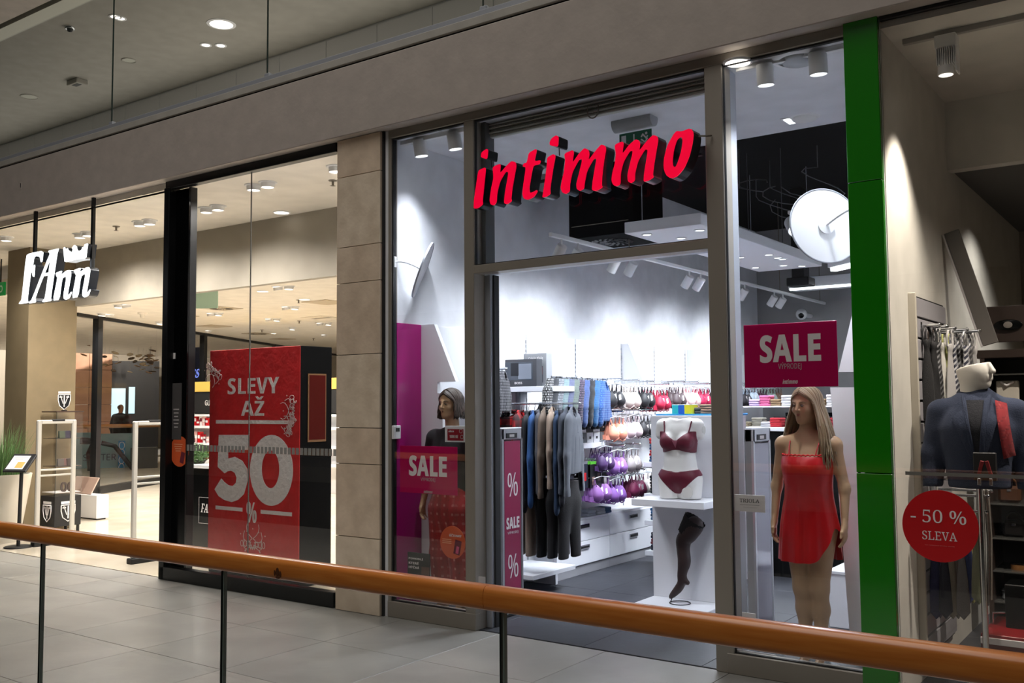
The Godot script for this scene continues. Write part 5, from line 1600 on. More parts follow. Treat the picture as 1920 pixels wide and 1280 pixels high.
func youth_in_pyjamas(at: Vector3) -> void:
	var m := thing("mannequin", "brown haired mannequin in black shirt and red checked pyjama trousers", "mannequin", at)
	var turn := Basis(Vector3.UP, 0.05)
	var here := Transform3D(turn, at)
	var skin: Material = mat("mannequin skin", rgb(196, 160, 122), 0.42)
	var head_at := Transform3D(Basis(Vector3.UP, -0.12), Vector3(0, 1.69, 0.02))
	var body := G.new()
	head_field(true).into(body, head_at)
	var f := Field.new(Vector3(-0.4, -0.02, -0.2), Vector3(0.4, 1.6, 0.24), 0.014)
	f.cone(Vector3(0, 1.45, -0.015), Vector3(0, 1.58, 0.0), 0.058, 0.052, 0.03)
	for s in [-1.0, 1.0]:
		f.cone(Vector3(s * 0.25, 1.16, -0.02), Vector3(s * 0.27, 0.92, 0.02), 0.038, 0.026, 0.03)
		f.cone(Vector3(s * 0.09, 0.1, -0.02), Vector3(s * 0.1, 0.03, 0.13), 0.036, 0.026, 0.03)
		f.cone(Vector3(s * 0.09, 0.3, -0.02), Vector3(s * 0.09, 0.08, -0.02), 0.05, 0.036, 0.03)
		hand_field(s).into(body, Transform3D(Basis(Vector3.RIGHT, -0.1), Vector3(s * 0.272, 0.91, 0.022)))
	f.into(body)
	part(m, "body", place(body, here), skin)
	face_parts(m, here * head_at, rgb(150, 104, 86), rgb(58, 42, 32))
	var hair := G.new()
	locks(hair, 0.14, 0.012, 5, 0.0, 0.0, [Color(0.06, 0.04, 0.03), Color(0.09, 0.06, 0.045), Color(0.045, 0.032, 0.024)])
	var hair2 := G.new()
	hair2.tinted = true
	for i in hair.v.size():
		hair2.v.append(here * head_at * hair.v[i])
		hair2.n.append(turn * head_at.basis * hair.n[i])
		hair2.c.append(hair.c[i])
	part(m, "hair", hair2, mat("hair fibre", Color.WHITE, 0.45, 0.0, {"vertex": true}), "chin length brown hair")
	var shirt := Field.new(Vector3(-0.42, 0.82, -0.22), Vector3(0.42, 1.56, 0.24), 0.013)
	shirt.cone(Vector3(0, 0.95, 0), Vector3(0, 1.32, 0), 0.165, 0.175, 0.06, Vector3(1, 1, 1.4))
	shirt.cone(Vector3(-0.15, 1.42, -0.012), Vector3(0.15, 1.42, -0.012), 0.068, 0.068, 0.06)
	shirt.cone(Vector3(0, 1.40, -0.01), Vector3(0, 1.475, -0.008), 0.09, 0.07, 0.04)
	for s in [-1.0, 1.0]:
		shirt.cone(Vector3(s * 0.185, 1.42, -0.012), Vector3(s * 0.255, 1.13, -0.02), 0.068, 0.062, 0.04)
	shirt.ball(Vector3(0, 1.53, 0.02), Vector3(0.075, 0.05, 0.08), 0.01, true)
	part(m, "shirt", place(shirt.into(G.new()), here), cloth("black shirt", rgb(30, 29, 31)), "black shirt with a red print")
	var pr := G.new()
	for k in [[-0.05, 1.17, 0.05, 0.09], [0.02, 1.19, 0.03, 0.06], [0.07, 1.16, 0.035, 0.1], [-0.01, 1.13, 0.08, 0.02]]:
		var rows := []
		for i in 4:
			var row := []
			for j in 4:
				row.append(here * shirt.front(k[0] + k[2] * (i / 3.0 - 0.5), k[1] + k[3] * (j / 3.0 - 0.5), 0.003))
			rows.append(row)
		pr.grid(rows)
	part(m, "shirt_print", pr, mat("print red", rgb(190, 30, 26), 0.7))
	var tr := Field.new(Vector3(-0.3, 0.1, -0.22), Vector3(0.3, 1.08, 0.24), 0.014)
	tr.cone(Vector3(0, 1.0, 0), Vector3(0, 0.86, 0), 0.165, 0.185, 0.05, Vector3(1, 1, 1.3))
	for s in [-1.0, 1.0]:
		tr.cone(Vector3(s * 0.095, 0.84, 0), Vector3(s * 0.10, 0.48, 0), 0.115, 0.098, 0.05)
		tr.cone(Vector3(s * 0.10, 0.48, 0), Vector3(s * 0.095, 0.16, -0.01), 0.098, 0.092, 0.04)
	var check := print_tex("red check", Vector2i(96, 96), func(im: Image) -> void:
		im.fill(rgb(150, 12, 18))
		im.fill_rect(Rect2i(0, 0, 48, 96), rgb(168, 18, 24))
		im.fill_rect(Rect2i(34, 34, 22, 26), rgb(214, 128, 122))
		im.fill_rect(Rect2i(84, 84, 12, 12), rgb(110, 8, 14)))
	part(m, "pyjama_trousers", place(tr.into(G.new()), here), patterned("red check trousers", check, 14.0), "red checked trousers")
	part(m, "floor_plate", G.new().lathe([Vector2(0, 0.004), Vector2(0.18, 0.004), Vector2(0.18, 0.004), Vector2(0.18, 0.0)], 24, at), mat("base glass", rgb(190, 196, 200), 0.1, 0.6))

func torso_form(at: Vector3) -> void:   # white torso wearing a wine bra and briefs, on the podium shelf; at = its base
	var m := thing("torso_mannequin", "white torso mannequin in a wine red bra and briefs on the white stand", "mannequin", at)
	var here := Transform3D(Basis(Vector3.UP, 0.12), at)
	var y0 := -0.905
	var f := Field.new(Vector3(-0.23, 0.0, -0.16), Vector3(0.23, 0.68, 0.2), 0.0085)
	f.cone(Vector3(0, 0.345, 0), Vector3(0, 0.20, -0.005), 0.108, 0.158, 0.07, Vector3(1, 1, 1.35))
	f.cone(Vector3(0, 0.345, 0), Vector3(0, 0.51, 0), 0.108, 0.135, 0.07, Vector3(1, 1, 1.45))
	f.cone(Vector3(0, 0.51, 0), Vector3(0, 0.60, -0.012), 0.13, 0.105, 0.05, Vector3(1, 1, 1.5))
	f.cone(Vector3(-0.125, 0.605, -0.014), Vector3(0.125, 0.605, -0.014), 0.045, 0.045, 0.04)
	for s in [-1.0, 1.0]:
		f.ball(Vector3(s * 0.072, 0.47, 0.078), Vector3(0.066, 0.066, 0.056), 0.025)
		f.cone(Vector3(s * 0.155, 0.605, -0.014), Vector3(s * 0.165, 0.53, -0.016), 0.05, 0.047, 0.03)
		f.cone(Vector3(s * 0.088, 0.16, 0), Vector3(s * 0.086, -0.05, 0.004), 0.1, 0.082, 0.02)
	f.cone(Vector3(0, 0.62, -0.015), Vector3(0, 0.70, -0.008), 0.06, 0.055, 0.03)
	f.cut(func(p: Vector3) -> float: return maxf(maxf(0.004 - p.y, p.y - 0.648 - 0.25 * absf(p.x)), absf(p.x) - 0.205))
	part(m, "torso", place(f.into(G.new()), here), mat("torso white", rgb(226, 224, 220), 0.5))
	var wine := mat("wine microfibre", rgb(92, 4, 34), 0.55, 0.0, {"rim": 0.1})
	var br := f.twin().grow(0.0045)
	br.cut(func(p: Vector3) -> float:
		var top := 0.545 - 0.0 * p.x
		if p.z > 0.0:
			top = 0.475 + minf(absf(p.x), 0.105) * 0.78
		else:
			top = 0.46
		return maxf(maxf(p.y - top, 0.392 + 0.012 * cos(p.x * 24.0) - p.y), absf(p.x) - 0.158))
	var bra := part(m, "bra", place(br.into(G.new()), here), wine, "wine red bra")
	var ins := G.new()
	var rows := []
	for i in 6:
		var row := []
		for j in 5:
			var u := i / 5.0
			row.append(here * (f.front(lerpf(-0.024, 0.024, j / 4.0) * (1.0 - u), 0.484 - u * 0.062, 0.0065)))
		rows.append(row)
	ins.grid(rows)
	part(bra, "sheer_inset", ins, mat("sheer wine", rgb(150, 84, 100), 0.6))
	var st := G.new()
	for s in [-1.0, 1.0]:
		var path := []
		for k in 8:
			var t := k / 7.0
			path.append(here * f.front(s * lerpf(0.104, 0.118, t), lerpf(0.55, 0.638, t), 0.004))
		st.tube(path, 0.0065, 6)
	part(bra, "strap", st, wine)
	var pa := f.twin().grow(0.0045)
	pa.cut(func(p: Vector3) -> float:
		var leg := 0.045 + maxf(absf(p.x) - 0.02, 0.0) * 0.98
		return maxf(p.y - (0.226 + 0.12 * absf(p.x)), minf(leg, 0.19) - p.y))
	var brief := part(m, "briefs", place(pa.into(G.new()), here), wine, "wine red briefs")
	var plug := here * Vector3(0.165, 0.555, 0.03)
	part(m, "arm_plug", G.new().lathe([Vector2(0, 0.004), Vector2(0.034, 0.003), Vector2(0.036, 0.0)], 20, here * Vector3(0.203, 0.565, -0.012), Basis(Vector3.BACK, -PI / 2)), mat("plug white", rgb(206, 204, 198), 0.6))
	part(m, "leg_plug", G.new().lathe([Vector2(0, 0.004), Vector2(0.045, 0.003), Vector2(0.048, 0.0)], 24, here * f.front(0.09, 0.06, 0.002), Basis(Vector3.UP, 0.1) * Basis(Vector3.RIGHT, PI / 2)), mats["plug white"])

func stocking_leg(z: float) -> void:
	var pts := [[1302, 985, 0.075], [1292, 1000, 0.068], [1282, 1012, 0.058], [1281, 1030, 0.05], [1283, 1052, 0.05], [1279, 1075, 0.036], [1278, 1092, 0.03], [1272, 1103, 0.03], [1264, 1112, 0.024], [1257, 1119, 0.013]]
	var path := []
	var rad := []
	for p in pts:
		path.append(on_z(p[0], p[1], z))
		rad.append(p[2])
	var smooth := []
	var srad := []
	for i in path.size() - 1:
		for k in 4:
			var t := k / 4.0
			var a: Vector3 = path[maxi(i - 1, 0)]
			var d: Vector3 = path[mini(i + 2, path.size() - 1)]
			smooth.append(path[i].cubic_interpolate(path[i + 1], a, d, t))
			srad.append(lerpf(rad[i], rad[i + 1], smoothstep(0, 1, t)))
	smooth.append(path[-1])
	srad.append(rad[-1])
	var base := on_z(1275, 1129, z)
	var o := thing("leg_form", "display leg in a black stocking with a lace top, standing on a wire ring", "leg form", Vector3(base.x, 0.05, z))
	var f := Field.new(Vector3(path[8].x - 0.12, 0.03, z - 0.12), Vector3(path[0].x + 0.14, path[0].y + 0.1, z + 0.12), 0.009)
	for i in smooth.size() - 1:
		f.cone(smooth[i], smooth[i + 1], srad[i], srad[i + 1], 0.012)
	var heel := on_z(1289, 1092, z)
	f.cone(on_z(1281, 1085, z), heel, 0.026, 0.02, 0.02)
	part(o, "leg", f.into(G.new()), mat("sheer stocking", rgb(44, 26, 24), 0.55, 0.0, {"rim": 0.3}))
	var band := G.new()
	var top := on_z(1303, 974, z)
	var bot := on_z(1286, 1000, z)
	var rows := []
	for i in 9:
		var t := i / 8.0
		var c := top.lerp(bot, t)
		var ax := (bot - top).normalized()
		var s := ax.cross(Vector3.BACK).normalized()
		var row := []
		for k in 40:
			var a := TAU * k / 40.0
			var r := lerpf(0.096, 0.07, t) + 0.003 * sin(a * 14.0 + i * 1.7)
			var scal := (0.006 * absf(sin(a * 8.0))) * (1.0 if i == 0 else (-1.0 if i == 8 else 0.0))
			row.append(c + s * cos(a) * r + Vector3.BACK * sin(a) * r * 0.9 - ax * scal)
		rows.append(row)
	band.grid(rows, true)
	part(o, "lace_top", band, mat("black lace", rgb(18, 16, 16), 0.8), "black lace band")
	var ring := []
	for k in 25:
		ring.append(Vector3(base.x, 0.056, z) + Vector3(cos(TAU * k / 24.0) * 0.085, 0, sin(TAU * k / 24.0) * 0.085))
	var w := G.new().tube(ring, 0.004, 6, false)
	w.tube([Vector3(base.x - 0.085, 0.056, z), on_z(1262, 1116, z)], 0.004, 6)
	part(o, "wire_ring", w, mats["print black"])

func suit_form(at: Vector3) -> void:   # at = floor point of the stand
	var m := thing("suit_mannequin", "white headed bust form in a dark navy suit jacket", "mannequin", at)
	var turn := Basis(Vector3.UP, 0.08)
	var here := Transform3D(turn, at)
	# cropped white head: nose, mouth and chin only
	var hf := Field.new(Vector3(-0.12, -0.24, -0.14), Vector3(0.12, 0.1, 0.14), 0.006)
	hf.ball(Vector3(0, 0.0, -0.012), Vector3(0.072, 0.085, 0.09), 0.01).ball(Vector3(0, -0.035, 0.03), Vector3(0.056, 0.06, 0.056), 0.03)
	hf.cone(Vector3(0, -0.07, 0.03), Vector3(0, -0.085, 0.06), 0.03, 0.02, 0.03)
	hf.cone(Vector3(0, 0.03, 0.078), Vector3(0, -0.016, 0.104), 0.01, 0.013, 0.012)
	hf.cone(Vector3(-0.016, -0.043, 0.083), Vector3(0.016, -0.043, 0.083), 0.006, 0.006, 0.008).cone(Vector3(-0.013, -0.055, 0.083), Vector3(0.013, -0.055, 0.083), 0.0075, 0.0075, 0.008)
	hf.cone(Vector3(0, -0.05, -0.02), Vector3(0, -0.2, -0.025), 0.058, 0.06, 0.03)
	hf.cut(func(p: Vector3) -> float: return p.y - 0.016 - 0.22 * p.z)
	var head_at := Transform3D(Basis(Vector3.UP, 1.05).scaled(Vector3.ONE * 1.12), Vector3(0, 1.885, 0.012))
	var hb := G.new()
	hf.into(hb, head_at)
	part(m, "head", place(hb, here), mat("form white", rgb(206, 202, 194), 0.55), "cropped white head")
	var jk := Field.new(Vector3(-0.36, 1.12, -0.2), Vector3(0.36, 1.80, 0.26), 0.011)
	jk.cone(Vector3(0, 1.22, 0), Vector3(0, 1.52, 0.01), 0.172, 0.195, 0.06, Vector3(1, 1, 1.3))
	jk.cone(Vector3(0, 1.52, 0.01), Vector3(0, 1.63, -0.005), 0.19, 0.15, 0.06, Vector3(1, 1, 1.4))
	jk.cone(Vector3(-0.16, 1.645, -0.015), Vector3(0.16, 1.645, -0.015), 0.055, 0.055, 0.05)
	jk.cone(Vector3(0, 1.66, -0.02), Vector3(0, 1.745, -0.015), 0.085, 0.064, 0.03)
	for s in [-1.0, 1.0]:
		jk.cone(Vector3(s * 0.21, 1.635, -0.015), Vector3(s * 0.252, 1.38, -0.02), 0.068, 0.062, 0.045)
		jk.cone(Vector3(s * 0.252, 1.38, -0.02), Vector3(s * 0.256, 1.1, 0.02), 0.062, 0.054, 0.03)
	jk.cut(func(p: Vector3) -> float: return 1.185 - p.y)
	var navy := cloth("navy suit", rgb(34, 44, 66))
	part(m, "jacket", place(jk.into(G.new()), here), navy, "dark navy suit jacket")
	var strip := func(pts: Array, lift: float, mm: Material, called: String, label := "") -> void:   # piece of cloth lying on the jacket: quad of (x, y) corners
		var g := G.new()
		var rows := []
		var under := []
		for i in 13:
			var row := []
			var low := []
			for j in 7:
				var t := i / 12.0
				var u := j / 6.0
				var a := Vector2(pts[0][0], pts[0][1]).lerp(Vector2(pts[3][0], pts[3][1]), t)
				var b := Vector2(pts[1][0], pts[1][1]).lerp(Vector2(pts[2][0], pts[2][1]), t)
				var q := a.lerp(b, u)
				var edge := 0.0 if (j > 0 and j < 6 and i > 0 and i < 12) else lift * 0.6
				row.append(here * jk.front(q.x, q.y, lift - edge * 0.5))
			rows.append(row)
		g.grid(rows)
		part(m, called, g, mm, label)
	strip.call([[-0.055, 1.70], [0.06, 1.70], [0.028, 1.36], [-0.012, 1.36]], 0.006, cloth("black shirt front", rgb(20, 22, 30)), "shirt_front", "near black shirt")
	strip.call([[-0.075, 1.74], [-0.045, 1.70], [0.0, 1.37], [-0.02, 1.35]], 0.014, navy, "lapel")
	strip.call([[-0.125, 1.60], [-0.05, 1.66], [0.0, 1.37], [-0.03, 1.36]], 0.013, navy, "lapel")
	strip.call([[0.05, 1.70], [0.085, 1.74], [0.045, 1.36], [0.015, 1.37]], 0.014, navy, "lapel")
	strip.call([[0.05, 1.66], [0.125, 1.60], [0.05, 1.36], [0.015, 1.37]], 0.013, navy, "lapel")
	strip.call([[0.105, 1.70], [0.165, 1.68], [0.20, 1.38], [0.14, 1.36]], 0.018, patterned("paisley", print_tex("paisley", Vector2i(64, 64), func(im: Image) -> void:
		im.fill(rgb(132, 26, 34))
		for k in 9:
			im.fill_rect(Rect2i((k * 23) % 60, (k * 37) % 58, 9, 5), rgb(84, 14, 26))
			im.fill_rect(Rect2i((k * 41 + 9) % 60, (k * 17 + 5) % 60, 4, 7), rgb(160, 66, 66))), 9.0), "scarf", "red patterned tie laid over the shoulder")
	part(m, "collar", G.new().tube([here * Vector3(-0.062, 1.742, 0.028), here * Vector3(-0.03, 1.732, 0.058), here * Vector3(0.0, 1.715, 0.066), here * Vector3(0.03, 1.732, 0.058), here * Vector3(0.062, 1.742, 0.028)], 0.014, 8), cloth("black shirt front", rgb(20, 22, 30)), "black shirt collar")
	part(m, "pole", G.new().cyl(at, at + Vector3(0, 1.2, 0), 0.018, 12), mats["chrome"])
	part(m, "foot_plate", G.new().lathe([Vector2(0, 0.0), Vector2(0.16, 0.0), Vector2(0.16, 0.0), Vector2(0.16, 0.012), Vector2(0, 0.02)], 24, at), mats["chrome"])
	# presentation box of braces hanging in front of the jacket
	var bp := here * Vector3(0.05, 1.32, 0.2)
	var bx := thing("braces_box", "black box with red braces hung in front of the navy jacket", "box", bp + Vector3(0, -0.1, 0))
	part(bx, "card", G.new().cbox(bp, Vector3(0.12, 0.16, 0.03), 0.004), mats["print black"])
	for s in [-1.0, 1.0]:
		part(bx, "brace", G.new().cbox(bp + Vector3(s * 0.022, -0.01, 0.018), Vector3(0.02, 0.09, 0.006), 0.002, Basis(Vector3.BACK, s * 0.25)), mat("brace red", rgb(120, 14, 22), 0.6))
		part(bx, "clip", G.new().cbox(bp + Vector3(s * 0.03, -0.085, 0.018), Vector3(0.02, 0.04, 0.012), 0.003), mats["chrome"])

func passer_by(at: Vector3, turn: Basis) -> void:
	var m := thing("person", "person in a long dark coat walking in the far hall, seen from behind", "person", at)
	var here := Transform3D(turn * Basis(Vector3.UP, 2.4), at)
	var f := Field.new(Vector3(-0.42, -0.02, -0.3), Vector3(0.42, 1.8, 0.34), 0.02)
	f.cone(Vector3(0, 1.44, -0.01), Vector3(0, 1.52, 0.0), 0.06, 0.055, 0.03)
	for s in [-1.0, 1.0]:
		f.cone(Vector3(s * 0.1, 0.5, 0), Vector3(s * 0.1, 0.06, s * 0.08), 0.085, 0.06, 0.03)
		f.cone(Vector3(s * 0.1, 0.045, s * 0.08 - 0.04), Vector3(s * 0.11, 0.035, s * 0.08 + 0.14), 0.045, 0.04, 0.03)
	var body := G.new()
	f.into(body)
	head_field(true).into(body, Transform3D(Basis(Vector3.UP, 0.5), Vector3(0, 1.64, 0.02)))
	for s in [-1.0, 1.0]:
		hand_field(s).into(body, Transform3D(Basis(), Vector3(s * 0.3, 0.84, 0.06)))
	part(m, "body", place(body, here), mat("passer skin", rgb(196, 140, 108), 0.6))
	var c := Field.new(Vector3(-0.46, 0.4, -0.34), Vector3(0.46, 1.6, 0.36), 0.02)
	c.cone(Vector3(0, 0.62, 0), Vector3(0, 1.3, 0), 0.25, 0.21, 0.08, Vector3(1, 1, 1.25))
	c.cone(Vector3(-0.17, 1.4, -0.01), Vector3(0.17, 1.4, -0.01), 0.085, 0.085, 0.06)
	for s in [-1.0, 1.0]:
		c.cone(Vector3(s * 0.22, 1.38, 0), Vector3(s * 0.3, 1.1, -0.02), 0.085, 0.075, 0.05)
		c.cone(Vector3(s * 0.3, 1.1, -0.02), Vector3(s * 0.3, 0.86, 0.05), 0.075, 0.062, 0.05)
	part(m, "coat", place(c.into(G.new()), here), cloth("dark coat", rgb(26, 24, 24)), "long dark coat")
	var tr := G.new()
	for s in [-1.0, 1.0]:
		tr.tube([here * Vector3(s * 0.1, 0.6, 0), here * Vector3(s * 0.1, 0.08, s * 0.075)], [0.11, 0.085], 14)
	part(m, "trousers", tr, cloth("dark trousers", rgb(30, 29, 30)))
	part(m, "hair", place(G.new().sphere(Vector3(0, 1.675, -0.005), Vector3(0.08, 0.075, 0.095), 16, 10), here), mat("passer hair", rgb(120, 92, 70), 0.7), "short thin hair")

# ----------------------------------------------------------------- lingerie shop in the middle
const PANE := -0.03

func lingerie_shop() -> void:
	var white: Material = mats["white wall"]
	var dark := mat("dark floor", Color.WHITE, 0.5, 0.0, {"tex": noise_tex("slate", 0.006, rgb(46, 47, 53), rgb(60, 62, 69), 6), "bump": tex["plaster bump"], "bump_scale": 0.1, "scale": 0.5, "world": true})
	var df := structure("floor", G.new().span(Vector3(-5.6, -0.2, -9), Vector3(-1.5, -0.010, -0.05)), mats["print black"])
	var slab := G.new().cbox(Vector3.ZERO, Vector3(0.897, 0.02, 0.897), 0.002).mesh()
	for i in 5:
		for j in 10:
			piece(df, "floor_tile", slab, dark, Transform3D(Basis(), Vector3(-4.95 + i * 0.9, -0.010, -0.505 - j * 0.9) - df.position))
	structure("ceiling", G.new().span(Vector3(-5.6, CEIL, -1.80), Vector3(-1.5, CEIL + 0.15, -0.02)), white)
	structure("ceiling", G.new().span(Vector3(-5.6, 4.27, -9), Vector3(-1.5, 4.4, -1.8)), mats["black void"])
	structure("wall_left", G.new().span(Vector3(-5.75, 0, -9), Vector3(WALL_L - 0.03, 4.5, 0.0)), white)
	structure("trim_9", G.new().span(Vector3(WALL_L - 0.03, 0, -2.02), Vector3(WALL_L, CEIL, -0.01)), white)
	structure("wall_rear", G.new().span(Vector3(-5.6, 0, -8.4), Vector3(-1.5, 4.5, -8.1)), mat("rear grey", rgb(150, 148, 148), 0.7))
	structure("wall_right", G.new().span(Vector3(-1.625, 0, -9), Vector3(-1.46, 4.5, -0.02)), white)
	# proud white back panels with slotted rails along the left wall
	var px := WALL_L + 0.0
	var bp := frame_node("wall_panelling", Vector3(px, 0, -4))
	var edges := [-0.37, -1.9, -2.81, -3.79, -4.6, -5.45, -6.4, -7.3, -8.1]
	for i in edges.size() - 1:
		part(bp, "wall_panel", G.new().cspan(Vector3(px - 0.02, 0.0, edges[i + 1] + 0.012), Vector3(px + 0.025, 2.372, edges[i] - 0.012), 0.002), mats["white panel"])
		var g := G.new()
		for k in 40:
			var y := 0.5 + k * 0.046
			g.span(Vector3(px - 0.01, y, edges[i + 1] - 0.009), Vector3(px + 0.0255, y + 0.022, edges[i + 1] + 0.009))
		part(bp, "slotted_rail", g, mat("slot grey", rgb(128, 130, 138), 0.5))
	# magenta side of the left display window
	structure("trim_10", G.new().cspan(Vector3(px, 0.02, -0.364), Vector3(px + 0.012, 2.371, -0.06), 0.002), mats["magenta"])
	window_fins()
	shop_frame()
	letters_sign()
	posters()
	lingerie_lamps()
	podium()
	shop_gates()
	woman_in_red(Vector3(-2.10, 0.002, -0.44))
	youth_in_pyjamas(Vector3(-4.975, 0.002, -0.30))
	torso_form(Vector3(-3.535, 0.9055, -1.52))
	stocking_leg(-1.52)
	racks()

func window_fins() -> void:
	var z := -0.364
	var f := outline([[788, 609], [814, 607.5], [854.5, 715], [820, 716], [820, 737], [829, 737.5], [836, 1120], [790, 1113]], z)
	f[0][0].x = WALL_L
	f[0][7].x = WALL_L
	f[0][7].y = 0.01
	f[0][6].y = 0.01
	structure("trim_11", G.new().prism(f[0], f[1], Vector3(0, 0, -0.04)), mats["white panel"])
	var zr := -0.75
	var a := outline([[1601, 575], [1625, 575], [1632, 697], [1572, 697]], zr)
	a[0][1].x = -1.625
	a[0][2].x = -1.625
	structure("trim_12", G.new().prism(a[0], a[1], Vector3(0, 0, -0.04)), mats["white panel"])
	var b := outline([[1556.5, 726], [1632, 726], [1650, 1240], [1596, 1200]], zr)
	b[0][1].x = -1.625
	b[0][2].x = -1.625
	b[0][2].y = 0.0
	b[0][3].y = 0.0
	structure("trim_13", G.new().prism(b[0], b[1], Vector3(0, 0, -0.04)), mats["white panel"])
	# third slanted fin between the racks deeper in the shop
	var zc := -3.80
	var c := outline([[1160, 645], [1178, 644], [1209, 720], [1160, 722]], zc)
	c[0][0].x = WALL_L + 0.02
	c[0][3].x = WALL_L + 0.02
	structure("trim_14", G.new().prism(c[0], c[1], Vector3(0, 0, -0.035)), mats["white panel"])
	var zd := -5.5
	var d := outline([[1304, 655], [1322, 655], [1349, 724], [1304, 724]], zd)
	d[0][0].x = WALL_L + 0.02
	d[0][3].x = WALL_L + 0.02
	structure("trim_15", G.new().prism(d[0], d[1], Vector3(0, 0, -0.035)), mats["white panel"])

func shop_frame() -> void:
	var m: Material = mats["taupe metal"]
	var x0 := on_z(727, 700).x
	var fr := frame_node("door_2", Vector3(-3.5, 0, 0))
	var beam := func(called: String, lo: Vector3, hi: Vector3, mm: Material = m) -> void:
		part(fr, called, G.new().cspan(lo, hi, 0.004), mm)
	beam.call("head_rail", Vector3(x0, 3.90, -0.08), Vector3(-1.658, 3.966, 0.0))
	beam.call("side_rail", Vector3(x0, 0, -0.08), Vector3(x0 + 0.035, 3.9, -0.002))
	beam.call("gasket", Vector3(x0 + 0.035, 0.1, -0.06), Vector3(x0 + 0.045, 3.9, -0.012), mats["print black"])
	beam.call("bottom_rail", Vector3(x0, 0, -0.1), Vector3(-4.5, 0.125, 0.004))
	beam.call("bottom_rail", Vector3(-2.5, 0, -0.1), Vector3(-1.658, 0.125, 0.004))
	var p0 := on_z(869.5, 400).x
	var p1 := on_z(889, 600).x
	beam.call("post", Vector3(p0, 0, -0.14), Vector3(p1, 3.9, 0.0))
	beam.call("door_track", Vector3(p1 - 0.04, 0, -0.26), Vector3(p1 + 0.05, 2.7, -0.14), mats["silver metal"])
	beam.call("door_seal", Vector3(p1 + 0.05, 0, -0.24), Vector3(p1 + 0.065, 2.7, -0.17), mats["print black"])
	var q0 := on_z(1321, 200).x
	var q1 := on_z(1354, 200).x
	beam.call("post", Vector3(q0, 0, -0.14), Vector3(q1, 3.9, 0.0))
	beam.call("inner_jamb", Vector3(q1 - 0.05, 0.1, -0.24), Vector3(q1 - 0.002, 3.9, -0.14), mats["silver metal"])
	var t0 := on_z(912, 494.6).y
	var t1 := on_z(900, 511.5).y
	beam.call("transom", Vector3(p1 - 0.02, t1, -0.12), Vector3(q0 + 0.02, t0, -0.001))
	beam.call("transom_inner", Vector3(p1 - 0.02, t1 + 0.01, -0.24), Vector3(q0 + 0.02, t0 - 0.02, -0.12), mats["silver metal"])
	# glass: left window, transom light, right window
	var gl := mat("lingerie glass", Color(0.06, 0.07, 0.07), 0.0, 0.0, {"alpha": 0.04})
	for k in [[x0 + 0.03, 0.12, p0 + 0.005, 3.9], [p1 - 0.005, t0 - 0.005, q0 + 0.005, 3.9], [q1 - 0.005, 0.12, -1.655, 3.9]]:
		var w := frame_node("window_%d" % (1 + used.get("panes", 0)), Vector3((k[0] + k[2]) * 0.5, (k[1] + k[3]) * 0.5, PANE))
		used["panes"] = used.get("panes", 0) + 1
		part(w, "glass_pane", G.new().span(Vector3(k[0], k[1], PANE - 0.006), Vector3(k[2], k[3], PANE + 0.006)), gl)
		var g := G.new()
		for s in [[k[0], k[0] + 0.008], [k[2] - 0.008, k[2]]]:
			g.span(Vector3(s[0], k[1], PANE - 0.014), Vector3(s[1], k[3], PANE + 0.014))
		g.span(Vector3(k[0], k[1], PANE - 0.014), Vector3(k[2], k[1] + 0.012, PANE + 0.014))
		g.span(Vector3(k[0], k[3] - 0.012, PANE - 0.014), Vector3(k[2], k[3], PANE + 0.014))
		part(w, "glazing_bead", g, mats["print black"])
	# rolled up security shutter behind the transom light
	var zs := -0.16
	var yb := on_z(911, 260, zs).y
	var sh := thing("roller_shutter", "grey rolled up security shutter behind the glass above the doorway", "shutter", Vector3((p1 + q0) * 0.5, yb, zs))
	var rows := [0.0, 0.22, 0.40, 0.55, 0.68, 0.8, 0.9, 1.0]
	for i in rows.size() - 1:
		var a: float = lerpf(yb, 3.9, rows[i])
		var b: float = lerpf(yb, 3.9, rows[i + 1])
		var out := 0.0 if i == 0 else (0.012 if i % 2 else -0.006)
		part(sh, "slat", G.new().cspan(Vector3(p1 + 0.03, a + 0.002, zs - 0.05), Vector3(q0 - 0.01, b, zs + out), 0.006), mats["grey shutter"])
	var hx := on_z(1113, 207, zs + 0.01)
	var d := []
	for k in 9:
		var t := PI * k / 8.0
		d.append(hx + Vector3(-cos(t) * 0.045, -sin(t) * 0.05 - 0.01, 0.01))
	part(sh, "pull_handle", G.new().tube([hx + Vector3(-0.045, 0.03, 0.01)] + d + [hx + Vector3(0.045, 0.03, 0.01)], 0.005, 6), mats["sprinkler grey"])
	part(sh, "guide", G.new().cspan(Vector3(p1 - 0.005, t0, zs - 0.06), Vector3(p1 + 0.04, 3.9, zs + 0.06), 0.003), mat("guide grey", rgb(86, 88, 88), 0.5, 0.3))
	# glossy green pier between this shop and the next
	var gp := frame_node("wall_pier", Vector3(-1.556, 0, 0))
	var seam := on_z(1590, 344, 0.025).y
	for k in [[0.0, 1.28], [1.284, seam - 0.002], [seam + 0.002, 3.966]]:
		part(gp, "green_panel", G.new().cspan(Vector3(-1.66, k[0], -0.02), Vector3(-1.462, k[1], 0.025), 0.003), mats["green gloss"])

